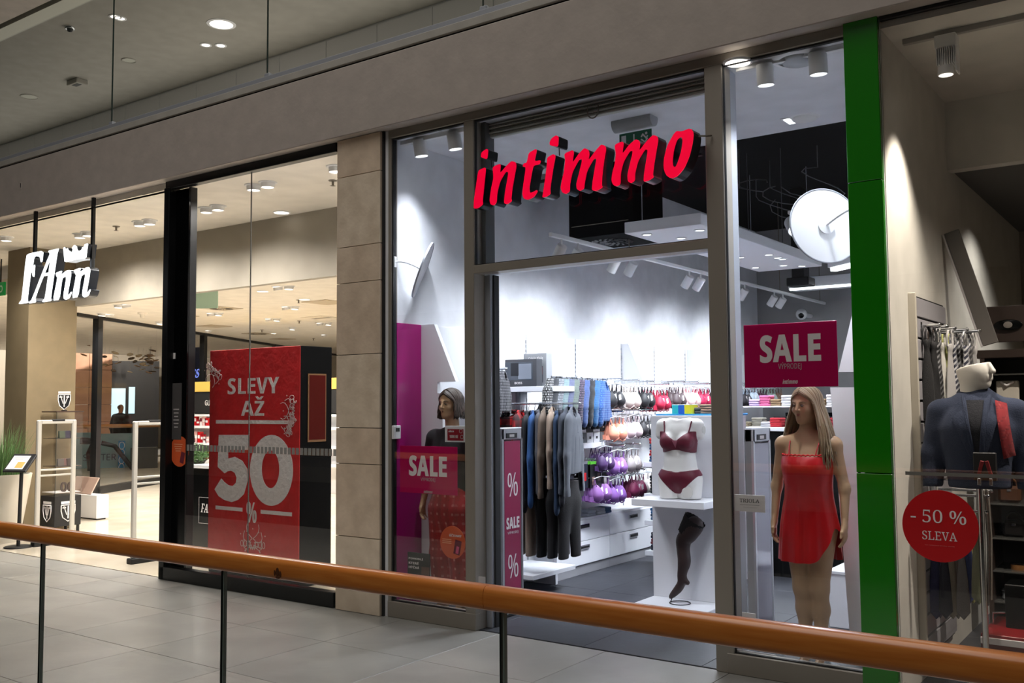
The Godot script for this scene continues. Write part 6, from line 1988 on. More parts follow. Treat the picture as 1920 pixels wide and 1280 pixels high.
func letters_sign() -> void:
	var z := 0.17
	var depth := 0.12
	var s := thing("illuminated_letters", "glowing red script letters with black sides above the shop doorway", "shop sign", on_z(1100, 330, z) + Vector3(0, -0.2, 0))
	var face := mat("sign red glow", rgb(226, 8, 44), 0.25, 0.0, {"glow": 0.66, "glow_color": Color(1.0, 0.0, 0.23), "coat": 0.6})
	var side := mat("sign black side", rgb(10, 9, 11), 0.3, 0.0, {"spec": 0.3})
	var shapes := [
		["letter_i", [[118, 415], [165, 393], [174, 400], [158, 555], [148, 655], [152, 680], [112, 712], [78, 714], [82, 640], [100, 520], [112, 440]]],
		["dot", [[140, 275], [180, 246], [192, 255], [184, 330], [134, 312]]],
		["letter_n", [[226, 392], [262, 372], [290, 364], [284, 440], [330, 385], [372, 343], [405, 350], [413, 380], [396, 470], [380, 560], [372, 640], [378, 655], [345, 680], [316, 674], [322, 600], [345, 470], [350, 430], [330, 425], [285, 500], [262, 590], [258, 665], [238, 690], [212, 682], [203, 650], [215, 560], [235, 470]]],
		["letter_t", [[510, 278], [566, 247], [572, 262], [553, 345], [604, 335], [597, 366], [545, 378], [530, 450], [512, 560], [520, 592], [545, 585], [572, 568], [580, 580], [550, 625], [500, 647], [470, 636], [459, 600], [468, 520], [488, 390], [461, 386], [470, 362], [495, 355]]],
		["letter_i", [[654, 315], [702, 288], [720, 300], [700, 400], [676, 560], [680, 600], [648, 622], [616, 628], [622, 590], [640, 470], [652, 370]]],
		["dot", [[688, 165], [722, 141], [743, 150], [739, 232], [675, 220], [673, 195]]],
		["letter_m", [[788, 285], [850, 257], [863, 268], [850, 360], [905, 280], [945, 241], [976, 255], [985, 285], [975, 340], [1030, 265], [1075, 213], [1107, 222], [1114, 250], [1098, 340], [1085, 440], [1080, 530], [1088, 548], [1040, 577], [1003, 570], [1010, 500], [1035, 350], [1040, 320], [1015, 330], [965, 420], [945, 520], [942, 560], [910, 577], [885, 560], [882, 520], [905, 430], [925, 350], [925, 325], [900, 335], [850, 430], [832, 520], [830, 580], [800, 602], [770, 587], [759, 550], [770, 490], [785, 430], [795, 340]]],
		["letter_m", [[1180, 215], [1240, 189], [1252, 200], [1240, 290], [1295, 215], [1345, 173], [1371, 180], [1382, 205], [1372, 265], [1430, 190], [1480, 139], [1513, 147], [1523, 175], [1508, 260], [1490, 370], [1480, 450], [1488, 470], [1445, 497], [1408, 505], [1412, 440], [1435, 300], [1440, 255], [1420, 250], [1365, 340], [1340, 440], [1340, 495], [1310, 517], [1285, 500], [1282, 450], [1300, 370], [1320, 290], [1322, 262], [1300, 265], [1250, 350], [1228, 440], [1227, 525], [1195, 542], [1168, 526], [1156, 490], [1165, 430], [1182, 370], [1192, 290]]],
		["letter_o", [[1640, 130], [1665, 104], [1690, 110], [1720, 104], [1760, 86], [1787, 95], [1797, 130], [1787, 210], [1762, 310], [1722, 400], [1670, 462], [1620, 480], [1580, 452], [1561, 400], [1564, 320], [1590, 220]], [[1665, 175], [1700, 147], [1713, 175], [1700, 260], [1680, 330], [1655, 392], [1635, 385], [1631, 340], [1640, 260]]]]
	for k in shapes:
		var pts := smooth_outline(zoomed(k[1], 870, 220, 4.174), 2)
		var lift := func(q: Vector2) -> Vector3: return Vector3(q.x, q.y, z + 0.006)
		if k.size() == 2:
			var f := outline(pts, z)
			var body := part(s, k[0], G.new().prism(f[0], f[1], Vector3(0, 0, -depth)), side)
			part(body, "lit_face", G.new().prism(f[0], lift, Vector3(0, 0, -0.005)), face, "glowing red face")
		else:
			var a := resample(pts, 56)
			var b := resample(smooth_outline(zoomed(k[2], 870, 220, 4.174), 2), 56)
			var body := part(s, k[0], ring_prism(a, b, z, depth), side)
			part(body, "lit_face", ring_prism(a, b, z + 0.006, 0.005), face, "glowing red face")
	var wires := G.new()
	for u in [[921, 288], [1048, 266]]:
		wires.cyl(on_z(u[0], u[1], z - 0.06), on_z(u[0] + 1, u[1] + 26, z - 0.06), 0.004, 6)
	part(s, "dot_wire", wires, mats["print black"])
	part(s, "fixing_bar", G.new().cspan(on_z(905, 360, 0.03), on_z(1318, 266, 0.0) * Vector3(1, 0, 1) + Vector3(0, on_z(905, 360, 0.03).y + 0.02, 0.0), 0.003), mats["print black"])
	var stay := G.new()
	stay.tube([on_z(1310, 255, 0.1), on_z(1322, 255, 0.06), on_z(1334, 254, 0.01)], 0.006, 6)
	part(s, "stay_rod", stay, mats["sprinkler grey"])
	area(on_z(1100, 320, z + 0.03), on_z(1100, 330, 3.0), Vector2(1.6, 0.4), 0.12, Color(1.0, 0.05, 0.12))

func resample(points: Array, n: int) -> Array:   # n points evenly by angle around the outline's middle
	var c := Vector2.ZERO
	for p in points:
		c += Vector2(p[0], p[1])
	c /= points.size()
	var out := []
	for k in n:
		var d := Vector2.from_angle(TAU * k / n)
		var best := c
		for i in points.size():
			var a := Vector2(points[i][0], points[i][1])
			var b := Vector2(points[(i + 1) % points.size()][0], points[(i + 1) % points.size()][1])
			var hit = Geometry2D.segment_intersects_segment(c, c + d * 400.0, a, b)
			if hit != null and hit.distance_to(c) > best.distance_to(c):
				best = hit
		out.append([best.x, best.y])
	return out

func ring_prism(a: Array, b: Array, z: float, depth: float) -> G:
	var g := G.new()
	var d := Vector3(0, 0, -depth)
	for i in a.size():
		var j := (i + 1) % a.size()
		var q := [on_z(a[i][0], a[i][1], z), on_z(a[j][0], a[j][1], z), on_z(b[j][0], b[j][1], z), on_z(b[i][0], b[i][1], z)]
		g.quad(q[0], q[1], q[2], q[3], Vector3.BACK)
		g.quad(q[0] + d, q[1] + d, q[2] + d, q[3] + d, Vector3.FORWARD)
		g.face(q[0], q[1], q[1] + d, q[0] + d, q[0] - q[3])
		g.face(q[3], q[2], q[2] + d, q[3] + d, q[3] - q[0])
	return g

func sheet(called: String, label: String, category: String, u0: float, v0: float, u1: float, v1: float, z: float, m: Material, thick := 0.004) -> Node3D:   # flat print in a plane parallel to the shop front
	var a := on_z(u0, v0, z)
	var b := on_z(u1, v1, z)
	var o := thing(called, label, category, Vector3((a.x + b.x) * 0.5, minf(a.y, b.y), z))
	part(o, "sheet", G.new().cspan(Vector3(a.x, b.y, z - thick), Vector3(b.x, a.y, z), 0.001), m)
	return o

func words(o: Node3D, text: String, u0: float, v0: float, u1: float, v1: float, z: float, m: Material, opt := {}) -> void:
	var a := on_z(u0, v0, z)
	var b := on_z(u1, v1, z)
	lettering(o, "lettering", text, m, Vector3((a.x + b.x) * 0.5, (a.y + b.y) * 0.5, z + 0.0005), absf(b.x - a.x), absf(a.y - b.y), opt.merged({"depth": 0.0015}))

func posters() -> void:
	var z := -0.037
	var pw: Material = mats["print white"]
	var l := sheet("sale_poster", "magenta sale poster in the window with the pyjama mannequin", "poster", 750, 835, 857.5, 929, z, mats["poster magenta"])
	words(l, "SALE", 767, 853, 838, 895, z, pw, {"bold": true})
	words(l, "VÝPRODEJ", 789, 893, 816, 904, z, mats["print grey"])
	words(l, "intimmo", 795, 918, 811, 925, z, mats["print grey"], {"bold": true, "slant": 0.2})
	var r := sheet("sale_poster", "magenta sale poster above the blonde mannequin's head", "poster", 1394, 610, 1572, 724, z, mats["poster magenta"])
	words(r, "SALE", 1424, 629, 1540, 677, z, pw, {"bold": true})
	words(r, "VÝPRODEJ", 1459, 679, 1503, 693, z, mats["print grey"])
	words(r, "intimmo", 1468, 711, 1496, 719, z, mats["print white"], {"bold": true, "slant": 0.2})
	var pb := sheet("price_board", "white framed price board with a red print in front of the pyjama mannequin", "price board", 834, 798, 873, 829, z - 0.004, mats["white panel"], 0.01)
	part(pb, "red_print", G.new().span(on_z(839, 804, z - 0.003), on_z(869, 826, z - 0.003) + Vector3(0, 0, 0.001)), mat("price red", rgb(158, 26, 46), 0.5))
	words(pb, "1000 Kč", 843, 815, 859, 821, z - 0.001, pw, {"bold": true})
	words(pb, "akce", 841, 806, 851, 810, z - 0.001, pw, {"bold": true})
	for k in [[864, 808], [866, 819]]:
		part(pb, "print_ring", G.new().lathe([Vector2(0.012, 0.0), Vector2(0.017, 0.0)], 16, on_z(k[0], k[1], z - 0.0005), Basis(Vector3.RIGHT, PI / 2)), mats["print grey"])
	var bk := sheet("campaign_board", "black board reading POHODLÍ KTERÉ HÝČKÁ at the foot of the window", "poster", 764, 1034, 806, 1100, z - 0.02, mat("board black", rgb(40, 42, 42), 0.5), 0.008)
	for i in 3:
		words(bk, ["POHODLÍ", "KTERÉ", "HÝČKÁ"][i], 766.5, 1043 + i * 8, [793, 785, 786][i], 1050.5 + i * 8, z - 0.0195, pw, {"bold": true})
	part(bk, "picture", G.new().span(on_z(790, 1062, z - 0.0195), on_z(805, 1098, z - 0.0195) + Vector3(0, 0, 0.001)), mat("board picture", rgb(104, 74, 62), 0.6))
	var os := on_z(848.5, 1016.5, z)
	var st := thing("round_sticker", "orange round campaign sticker on the glass before the checked trousers", "sticker", os + Vector3(0, -0.13, 0))
	var rr := 0.125
	part(st, "disc", G.new().lathe([Vector2(0, 0.0), Vector2(rr, 0.0), Vector2(rr, 0.0), Vector2(rr, -0.002)], 40, os, Basis(Vector3.RIGHT, PI / 2)), mats["sticker orange"])
	lettering(st, "lettering", "ÚČTENKY", pw, os + Vector3(0.03, 0.055, 0.002), 0.12, 0.022, {"bold": true, "depth": 0.001})
	for i in 3:
		part(st, "print_line", G.new().box(os + Vector3(-0.055, 0.02 - i * 0.014, 0.002), Vector3(0.09, 0.006, 0.001)), mats["sticker pale"])
	var ph := part(st, "phone_print", G.new().box(os + Vector3(0.05, -0.035, 0.002), Vector3(0.062, 0.11, 0.001), Basis(Vector3.BACK, -0.2)), mats["sticker plum"])
	part(ph, "pink_print", G.new().box(os + Vector3(0.05, -0.055, 0.003), Vector3(0.026, 0.055, 0.001), Basis(Vector3.BACK, -0.2)), mat("print pink", rgb(214, 84, 128), 0.5))
	var tr := sheet("brand_card", "white paper card with a small brand name on the glass by the red slip", "card", 1377, 926, 1435, 961, z, mats["print white"])
	words(tr, "TRIOLA", 1387, 934, 1424, 943, z, mats["print black"], {"serif": true})
	words(tr, "ČESKÉ PRÁDLO", 1393, 949, 1420, 953, z, mats["print grey"])
	part(tr, "print_rule", G.new().span(on_z(1387, 946, z), on_z(1424, 946.8, z) + Vector3(0, 0, 0.001)), mats["print grey"])
	sheet("notice_sticker", "small white notice sticker on the glass at the right gate", "sticker", 1391, 1147, 1417, 1168, z, mats["print white"])
	sheet("notice_sticker", "white notice strip at the bottom of the right window", "sticker", 1379, 1216, 1455, 1229, z, mats["print white"])
	sheet("notice_sticker", "pale delivery notice low on the left door post", "sticker", 897, 1080, 910, 1096, 0.004, mats["print grey"])
	var th := on_x(741, 810, WALL_L + 0.012)
	var t := thing("thermostat", "white thermostat with a dark display on the magenta wall", "thermostat", th)
	part(t, "housing", G.new().cbox(th + Vector3(0.012, 0, 0), Vector3(0.024, 0.11, 0.09), 0.005), mats["white panel"])
	part(t, "display", G.new().cbox(th + Vector3(0.025, 0.02, -0.005), Vector3(0.003, 0.03, 0.045), 0.001), mats["print black"])

func round_reflector(called: String, label: String, centre: Vector3, n: Vector3, wall: Vector3, r: float) -> void:
	var o := thing(called, label, "wall lamp", centre + Vector3(0, -r, 0))
	var turn := Basis(Quaternion(Vector3.UP, n))
	part(o, "disc", G.new().lathe([Vector2(0, 0.004), Vector2(r * 0.985, 0.004), Vector2(r * 0.985, 0.004), Vector2(r * 0.985, -0.004), Vector2(r * 0.985, -0.004), Vector2(0, -0.004)], 56, centre, turn), mats["white panel"])
	part(o, "rim", G.new().lathe([Vector2(r * 0.98, 0.007), Vector2(r, 0.007), Vector2(r, 0.007), Vector2(r, -0.007), Vector2(r, -0.007), Vector2(r * 0.98, -0.007)], 56, centre, turn), mats["silver metal"])
	part(o, "hub", G.new().lathe([Vector2(0.055, 0.004), Vector2(0.055, 0.014), Vector2(0.055, 0.014), Vector2(0, 0.018)], 28, centre, turn), mats["white panel"])
	var arm := []
	for k in 13:
		var t := k / 12.0
		var a := centre + n * 0.01
		var mid := (centre + wall) * 0.5 + n * 0.05 + Vector3(0, 0.04, 0)
		arm.append(a.lerp(mid, t).lerp(mid.lerp(wall, t), t))
	part(o, "arm", G.new().tube(arm, 0.009, 8), mats["white panel"])
	part(o, "wall_plate", G.new().cbox(wall, Vector3(0.012, 0.09, 0.03), 0.003), mats["white panel"])

func track_head(called: String, label: String, group: String, at: Vector3, toward: Vector3, energy: float, r := 0.058, len := 0.17, angle := 34.0, adapter := true, color := COOL) -> void:   # cylindrical spotlight under a track; at = pivot
	var d := (toward - at).normalized()
	var o := thing(called, label, "spotlight", at, group)
	var turn := Basis(Quaternion(Vector3.DOWN, d))
	part(o, "can", G.new().lathe([Vector2(0, 0.02), Vector2(r * 0.96, 0.02), Vector2(r, 0.012), Vector2(r, -len), Vector2(r, -len), Vector2(r * 0.9, -len), Vector2(r * 0.9, -len), Vector2(r * 0.88, -len + 0.02)], 24, at, turn), mats["lamp white"])
	part(o, "lens", G.new().lathe([Vector2(0, -len + 0.008), Vector2(r * 0.9, -len + 0.008)], 24, at, turn), mats["lamp glow cool"])
	part(o, "stem", G.new().cyl(at + Vector3(0, 0.01, 0), at + Vector3(0, 0.07, 0), 0.01, 8), mats["lamp white"])
	if adapter:
		part(o, "adapter", G.new().cbox(at + Vector3(0, 0.085, -0.03), Vector3(0.03, 0.03, 0.16), 0.004), mats["lamp white"])
	spot(at + d * (len + 0.012), at + d * 3.0, energy, color, angle, 0.07, 1.0)

func lingerie_lamps() -> void:
	# display-window tracks
	for w in [[752, 872, -0.13, [[787, 268], [850.5, 256]], "left", 776], [1381, 1598, -0.13, [[1434.5, 130], [1533, 108]], "right", 1490]]:
		var y: float = 3.875
		var a := on_y(w[0], on_z(w[0], 200, w[2]).y, y)
		var z: float = w[2]
		var xa := on_z(w[0], 245 if w[4] == "left" else 128, z).x
		var xb: float = minf(on_z(w[1], 238 if w[4] == "left" else 80, z).x, -1.66)
		var tr := thing("lamp_track", "white lamp track on the ceiling of the %s display window" % ("mannequin's magenta" if w[4] == "left" else "blonde mannequin's"), "lamp track", Vector3((xa + xb) * 0.5, y, z))
		part(tr, "rail", G.new().cspan(Vector3(xa, y - 0.01, z - 0.018), Vector3(xb, CEIL, z + 0.018), 0.003), mats["lamp white"])
		for k in w[3]:
			var p := on_z(k[0], k[1], z)
			p.y = 3.862
			track_head("window_spotlight", "white cylinder spotlight above the magenta window" if w[4] == "left" else "white cylinder spotlight above the blonde mannequin", "spotlights of the %s display window" % ("magenta" if w[4] == "left" else "blonde mannequin's"), p, p + (Vector3(0.08, -1, -0.12) if w[4] == "left" else Vector3(0.0, -1, -0.1)), 3.6 if w[4] == "left" else 3.6, 0.057, 0.12, 44.0 if w[4] == "left" else 52.0, false)
	var ov := on_y(1383, 115.5, CEIL)
	var od := thing("flush_downlight", "bright oval downlight at the corner of the right display window", "ceiling lamp", ov)
	part(od, "ring", G.new().lathe([Vector2(0.095, 0), Vector2(0.095, -0.01), Vector2(0.08, -0.012)], 24, ov), mats["lamp white"])
	part(od, "diffuser", G.new().lathe([Vector2(0, -0.01), Vector2(0.08, -0.01)], 24, ov), mats["lamp glow"])
	var dv := on_y(1497, 108, CEIL)
	var rd := thing("ceiling_vent", "round grey air vent in the white ceiling behind the track", "air vent", dv)
	part(rd, "rim", G.new().lathe([Vector2(0.17, 0), Vector2(0.16, -0.015), Vector2(0.13, -0.02)], 28, dv), mats["lamp white"])
	part(rd, "core", G.new().lathe([Vector2(0.11, -0.004), Vector2(0.10, -0.035), Vector2(0, -0.04)], 28, dv), mat("vent grey", rgb(150, 152, 154), 0.5))
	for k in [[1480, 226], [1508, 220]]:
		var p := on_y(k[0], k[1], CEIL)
		var f := thing("ceiling_panel_lamp" if k[0] < 1500 else "flush_downlight", "slim glowing bar standing for a bright reflection at the white ceiling" if k[0] < 1500 else "dim round lamp disc in the white ceiling", "ceiling lamp", p)
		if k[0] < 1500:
			part(f, "diffuser", G.new().cbox(p + Vector3(0, -0.006, 0), Vector3(0.05, 0.012, 0.14), 0.004), mats["lamp glow cool"])  # glowing bar drawn for a reflection, no lamp sits here
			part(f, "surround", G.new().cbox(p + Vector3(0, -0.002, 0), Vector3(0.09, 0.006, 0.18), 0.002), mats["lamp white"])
		else:
			part(f, "diffuser", G.new().lathe([Vector2(0.1, 0), Vector2(0.09, -0.02), Vector2(0, -0.03)], 24, p), mat("dim disc", rgb(236, 236, 232), 0.5))
			part(f, "surround", G.new().lathe([Vector2(0.12, 0), Vector2(0.11, -0.006), Vector2(0.09, -0.006)], 24, p), mats["lamp white"])
	# round wall reflectors
	round_reflector("round_reflector", "round white reflector disc on a curved arm, seen edge-on above the magenta wall", on_z(793, 506, -0.26), Vector3(-0.74, 0.36, 0.57).normalized(), on_x(741, 491, WALL_L + 0.01), 0.245)
	round_reflector("round_reflector", "large round white reflector disc on a curved arm beside the green pier", on_z(1548, 423, -0.30), Vector3(0.72, 0.10, 0.68).normalized(), Vector3(-1.63, on_z(1600, 388, -0.2).y, -0.18), 0.245)
	# floating white ceiling raft with downlights, hung on wires
	var y := 3.2
	var a := on_y(1171, 438, y)
	var b := on_y(1541, 499, y)
	var raft := thing("ceiling_raft", "floating white ceiling panel with small downlights hung under the black void", "ceiling panel", Vector3((a.x + b.x) * 0.5, y, (a.z + b.z) * 0.5))
	part(raft, "panel", G.new().cspan(Vector3(a.x, y, b.z), Vector3(b.x, y + 0.10, a.z), 0.004), mats["white panel"])
	for k in [[1213, 439], [1277, 446], [1312, 431], [1296, 452], [1377, 466], [1388, 482], [1379.5, 490], [1416.5, 501], [1441.5, 477], [1458.5, 482.5], [1467, 485], [1469, 497], [1503.5, 498]]:
		var p := on_y(k[0], k[1], y)
		p.x = clampf(p.x, a.x + 0.06, b.x - 0.06)
		p.z = clampf(p.z, b.z + 0.06, a.z - 0.06)
		var c := part(raft, "downlight_ring", G.new().lathe([Vector2(0.05, 0), Vector2(0.05, -0.006), Vector2(0.038, -0.008)], 18, p), mats["lamp white"])
		part(c, "diffuser", G.new().lathe([Vector2(0, -0.004), Vector2(0.04, -0.004)], 18, p), mats["lamp glow cool"])
		spot(p + Vector3(0, -0.012, 0), p + Vector3(0, -2, 0), 2.5, COOL, 68.0, 0.04, 0.7)
	for k in [[0.06, 0.08], [0.5, 0.3], [0.94, 0.1], [0.06, 0.9], [0.94, 0.9]]:
		var q := Vector3(lerpf(a.x, b.x, k[0]), y + 0.1, lerpf(a.z, b.z, k[1]))
		part(raft, "hanging_wire", G.new().cyl(q, Vector3(q.x, 4.27, q.z), 0.004, 5), mats["silver metal"])
	# black air plenum with its swirl diffuser
	var by := 3.25
	var c0 := on_y(1067, 449, by)
	var c1 := on_y(1218, 457, by)
	var bx := thing("air_plenum", "black air duct box with a swirl diffuser underneath", "air duct", Vector3((c0.x + c1.x) * 0.5, by, (c0.z + c1.z) * 0.5))
	part(bx, "box", G.new().cspan(Vector3(c0.x, by, c1.z), Vector3(c1.x + 0.15, 4.27, c0.z), 0.004), mats["black void"])
	part(bx, "seam", G.new().cspan(Vector3(c0.x + 0.03, by + 0.11, c0.z), Vector3(c1.x + 0.15, by + 0.117, c0.z + 0.004), 0.001), mats["sprinkler grey"])
	var cm := Vector3((c0.x + c1.x) * 0.5 + 0.02, by - 0.004, (c0.z + c1.z) * 0.5)
	for ring in [[18, 0.17], [10, 0.085]]:
		for k in ring[0]:
			var t: float = TAU * k / ring[0]
			part(bx, "vane", G.new().cbox(cm + Vector3(cos(t) * ring[1], 0, sin(t) * ring[1]), Vector3(0.075, 0.008, 0.024), 0.002, Basis(Vector3.UP, -t + 0.6) * Basis(Vector3.RIGHT, 0.3)), mat("vane grey", rgb(58, 58, 60), 0.5))
	# side track with pairs of wall washers
	var tx := -4.35
	var ty := 3.085
	var track := thing("lamp_track", "long white lamp track along the hanging racks of the left wall", "lamp track", Vector3(tx, ty, -4.8))
	part(track, "rail", G.new().cspan(Vector3(tx - 0.018, ty, -8.0), Vector3(tx + 0.018, ty + 0.035, -0.84), 0.004), mats["lamp white"])
	for z in [-2.2, -4.2, -6.2, -7.8]:
		part(track, "suspension", G.new().cyl(Vector3(tx, ty + 0.03, z), Vector3(tx, 4.27, z), 0.005, 6), mats["sprinkler grey"])
	for k in [[1053, 458], [1084, 464], [1156, 488], [1187, 496], [1293, 518], [1314, 525], [1381, 541], [1397, 546], [1452, 556], [1468, 561]]:
		var p := on_x(k[0], k[1], tx)
		p.y = ty - 0.07
		track_head("wall_washer", "white cylinder spotlight on the long track beside the left wall", "spotlights on the long track", p, Vector3(WALL_L + 0.1, 1.85, p.z - 0.25), 1.15, 0.045, 0.12, 62.0)
	# the same track on the hidden right half of the shop
	for z in [-2.6, -4.2, -5.8]:
		track_head("wall_washer", "white cylinder spotlight over the hidden right aisle", "spotlights over the right aisle", Vector3(-2.3, 3.15, z), Vector3(-1.9, 0.5, z - 0.1), 2.6, 0.05, 0.13, 50.0)
	track_head("wall_washer", "white tilted cylinder spotlight next to the round reflector disc", "", on_z(1484, 418, -2.3), on_z(1510, 470, -1.9), 2.0, 0.06, 0.16, 40.0)
	# linear lamps at the back
	var lz := -6.6
	var l0 := on_z(1478, 545, lz)
	var ll := thing("linear_lamp", "long white linear lamp with a bright lower edge near the back wall", "linear lamp", l0)
	part(ll, "profile", G.new().cspan(Vector3(l0.x, l0.y + 0.012, lz - 0.3), Vector3(-1.7, on_z(1478, 522, lz).y, lz), 0.004), mats["white panel"])
	part(ll, "light_strip", G.new().cspan(Vector3(l0.x + 0.02, l0.y, lz - 0.03), Vector3(-1.72, l0.y + 0.03, lz + 0.008), 0.003), mats["lamp glow cool"])
	area(Vector3((l0.x - 1.7) * 0.5, l0.y - 0.03, lz - 0.05), Vector3((l0.x - 1.7) * 0.5, 0, lz - 0.05), Vector2(1.2, 0.06), 2.2, COOL)
	part(ll, "hanging_wire", G.new().cyl(Vector3(-2.4, l0.y + 0.1, lz - 0.15), Vector3(-2.4, 4.27, lz - 0.15), 0.005, 5), mats["cable grey"] if mats.has("cable grey") else mat("cable grey", rgb(92, 92, 94), 0.6))
	var s0 := on_z(1563, 484, -4.4)
	var sl := thing("linear_lamp", "slanting bright linear lamp below the round reflector disc", "linear lamp", s0)
	part(sl, "light_strip", G.new().cbox(s0 + Vector3(0.35, -0.07, 0.0), Vector3(0.08, 0.04, 1.2), 0.004, Basis(Vector3.UP, 0.9)), mats["lamp glow cool"])
	part(sl, "profile", G.new().cbox(s0 + Vector3(0.35, -0.02, 0.0), Vector3(0.12, 0.06, 1.24), 0.004, Basis(Vector3.UP, 0.9)), mats["lamp white"])
	part(sl, "hanging_wire", G.new().cyl(s0 + Vector3(0.35, 0.0, 0), Vector3(s0.x + 0.35, 4.27, s0.z), 0.005, 5), mats["cable grey"])
	var bb := on_z(1501, 515, -5.6)
	var sp := thing("hanging_speaker", "black box speaker hanging behind the white ceiling raft", "speaker", bb)
	part(sp, "stem", G.new().cspan(bb + Vector3(-0.075, -0.05, -0.1), Vector3(bb.x + 0.075, 4.27, bb.z + 0.1), 0.006), mats["black frame"])
	part(sp, "body", G.new().cbox(bb + Vector3(0, -0.09, 0), Vector3(0.27, 0.1, 0.25), 0.01), mats["black frame"])
	var cc := on_z(1503, 589, -7.7)
	var cam := thing("dome_camera", "white dome security camera with a black lens on the back wall", "camera", cc)
	part(cam, "housing", G.new().sphere(cc, Vector3(0.08, 0.08, 0.08), 20, 12), mats["lamp white"])
	part(cam, "lens", G.new().lathe([Vector2(0, 0.084), Vector2(0.033, 0.079), Vector2(0.04, 0.067)], 20, cc, Basis(Quaternion(Vector3.UP, Vector3(0.2, -0.35, 0.9).normalized()))), mats["black gloss"])
	part(cam, "bracket", G.new().cyl(cc + Vector3(0, 0, -0.05), Vector3(cc.x, cc.y, -8.1), 0.03, 10), mats["lamp white"])
	# dark cable and pipe tangle in the void
	var rng := RandomNumberGenerator.new()
	rng.seed = 12
	for i in 4:
		var g := G.new()
		var s := on_y(1400 + i * 34, 330 + (i % 3) * 22, 4.05)
		var path := []
		for k in 12:
			path.append(s + Vector3(cos(k * 0.7 + i) * 0.22 + k * 0.03 * (i % 2), -0.1 + sin(k * 0.5 + i) * 0.12, -0.3 * sin(k * 0.4)))
		path.append(Vector3(path[-1].x, 4.27, path[-1].z))
		g.tube(path, 0.006, 5)
		solo("loose_cable", g, mat("cable grey", rgb(92, 92, 94), 0.6), "loose grey cable looping in the black ceiling void", "cable", "loose cables in the ceiling void")
	for k in [[1400, 300], [1463, 290]]:
		var p := on_y(k[0], k[1], 4.2)
		solo("hanging_wire", G.new().cyl(Vector3(p.x, 3.3, p.z), Vector3(p.x, 4.27, p.z), 0.004, 5), mats["cable grey"], "thin grey wire hanging straight down from the black void", "wire", "straight wires in the black void")
	# emergency lamp and exit sign over the doorway
	var ez := -0.75
	var e0 := on_z(1190, 228, ez)
	var el := thing("emergency_lamp", "grey cylindrical emergency lamp with a green exit plate over the doorway", "exit sign", e0)
	var w0 := on_z(1153, 230, ez).x
	var w1 := on_z(1226, 222, ez).x
	part(el, "tube", G.new().cyl(Vector3(w0, e0.y, ez), Vector3(w1, e0.y, ez), 0.065, 20), mat("lamp grey", rgb(158, 160, 160), 0.4))
	part(el, "bracket", G.new().cspan(Vector3(w0 + 0.05, e0.y, ez - 0.02), Vector3(w0 + 0.08, CEIL, ez + 0.02), 0.003).cspan(Vector3(w1 - 0.08, e0.y, ez - 0.02), Vector3(w1 - 0.05, CEIL, ez + 0.02), 0.003), mats["lamp white"])
	var g0 := on_z(1161, 252, ez)
	var g1 := on_z(1222, 275, ez)
	var pl := part(el, "exit_plate", G.new().cspan(Vector3(g0.x, g1.y, ez - 0.006), Vector3(g1.x, g0.y, ez), 0.002), mat("exit green", rgb(0, 92, 62), 0.4))
	part(pl, "door_symbol", G.new().span(Vector3(g0.x + 0.02, g1.y + 0.03, ez), Vector3(g0.x + 0.06, g0.y - 0.02, ez + 0.002)), mats["print white"])
	part(pl, "arrow_symbol", G.new().span(Vector3(g0.x + 0.125, g1.y + 0.03, ez), Vector3(g0.x + 0.135, g0.y - 0.02, ez + 0.002)), mats["print white"])
	var run := G.new()
	var rc := Vector3(g1.x - 0.06, g0.y - 0.05, ez + 0.002)
	run.sphere(rc + Vector3(0.015, 0.02, 0), Vector3(0.011, 0.011, 0.001), 10, 6)
	for k in [[0.0, 0.0, 0.045, 0.7], [-0.02, 0.008, 0.03, -0.6], [0.02, -0.012, 0.03, -0.5], [-0.012, -0.035, 0.045, 0.9], [0.014, -0.035, 0.04, -0.7]]:
		run.box(rc + Vector3(k[0], k[1], 0), Vector3(0.012, k[2], 0.001), Basis(Vector3.BACK, k[3]))
	part(pl, "runner_symbol", run, mats["print white"])

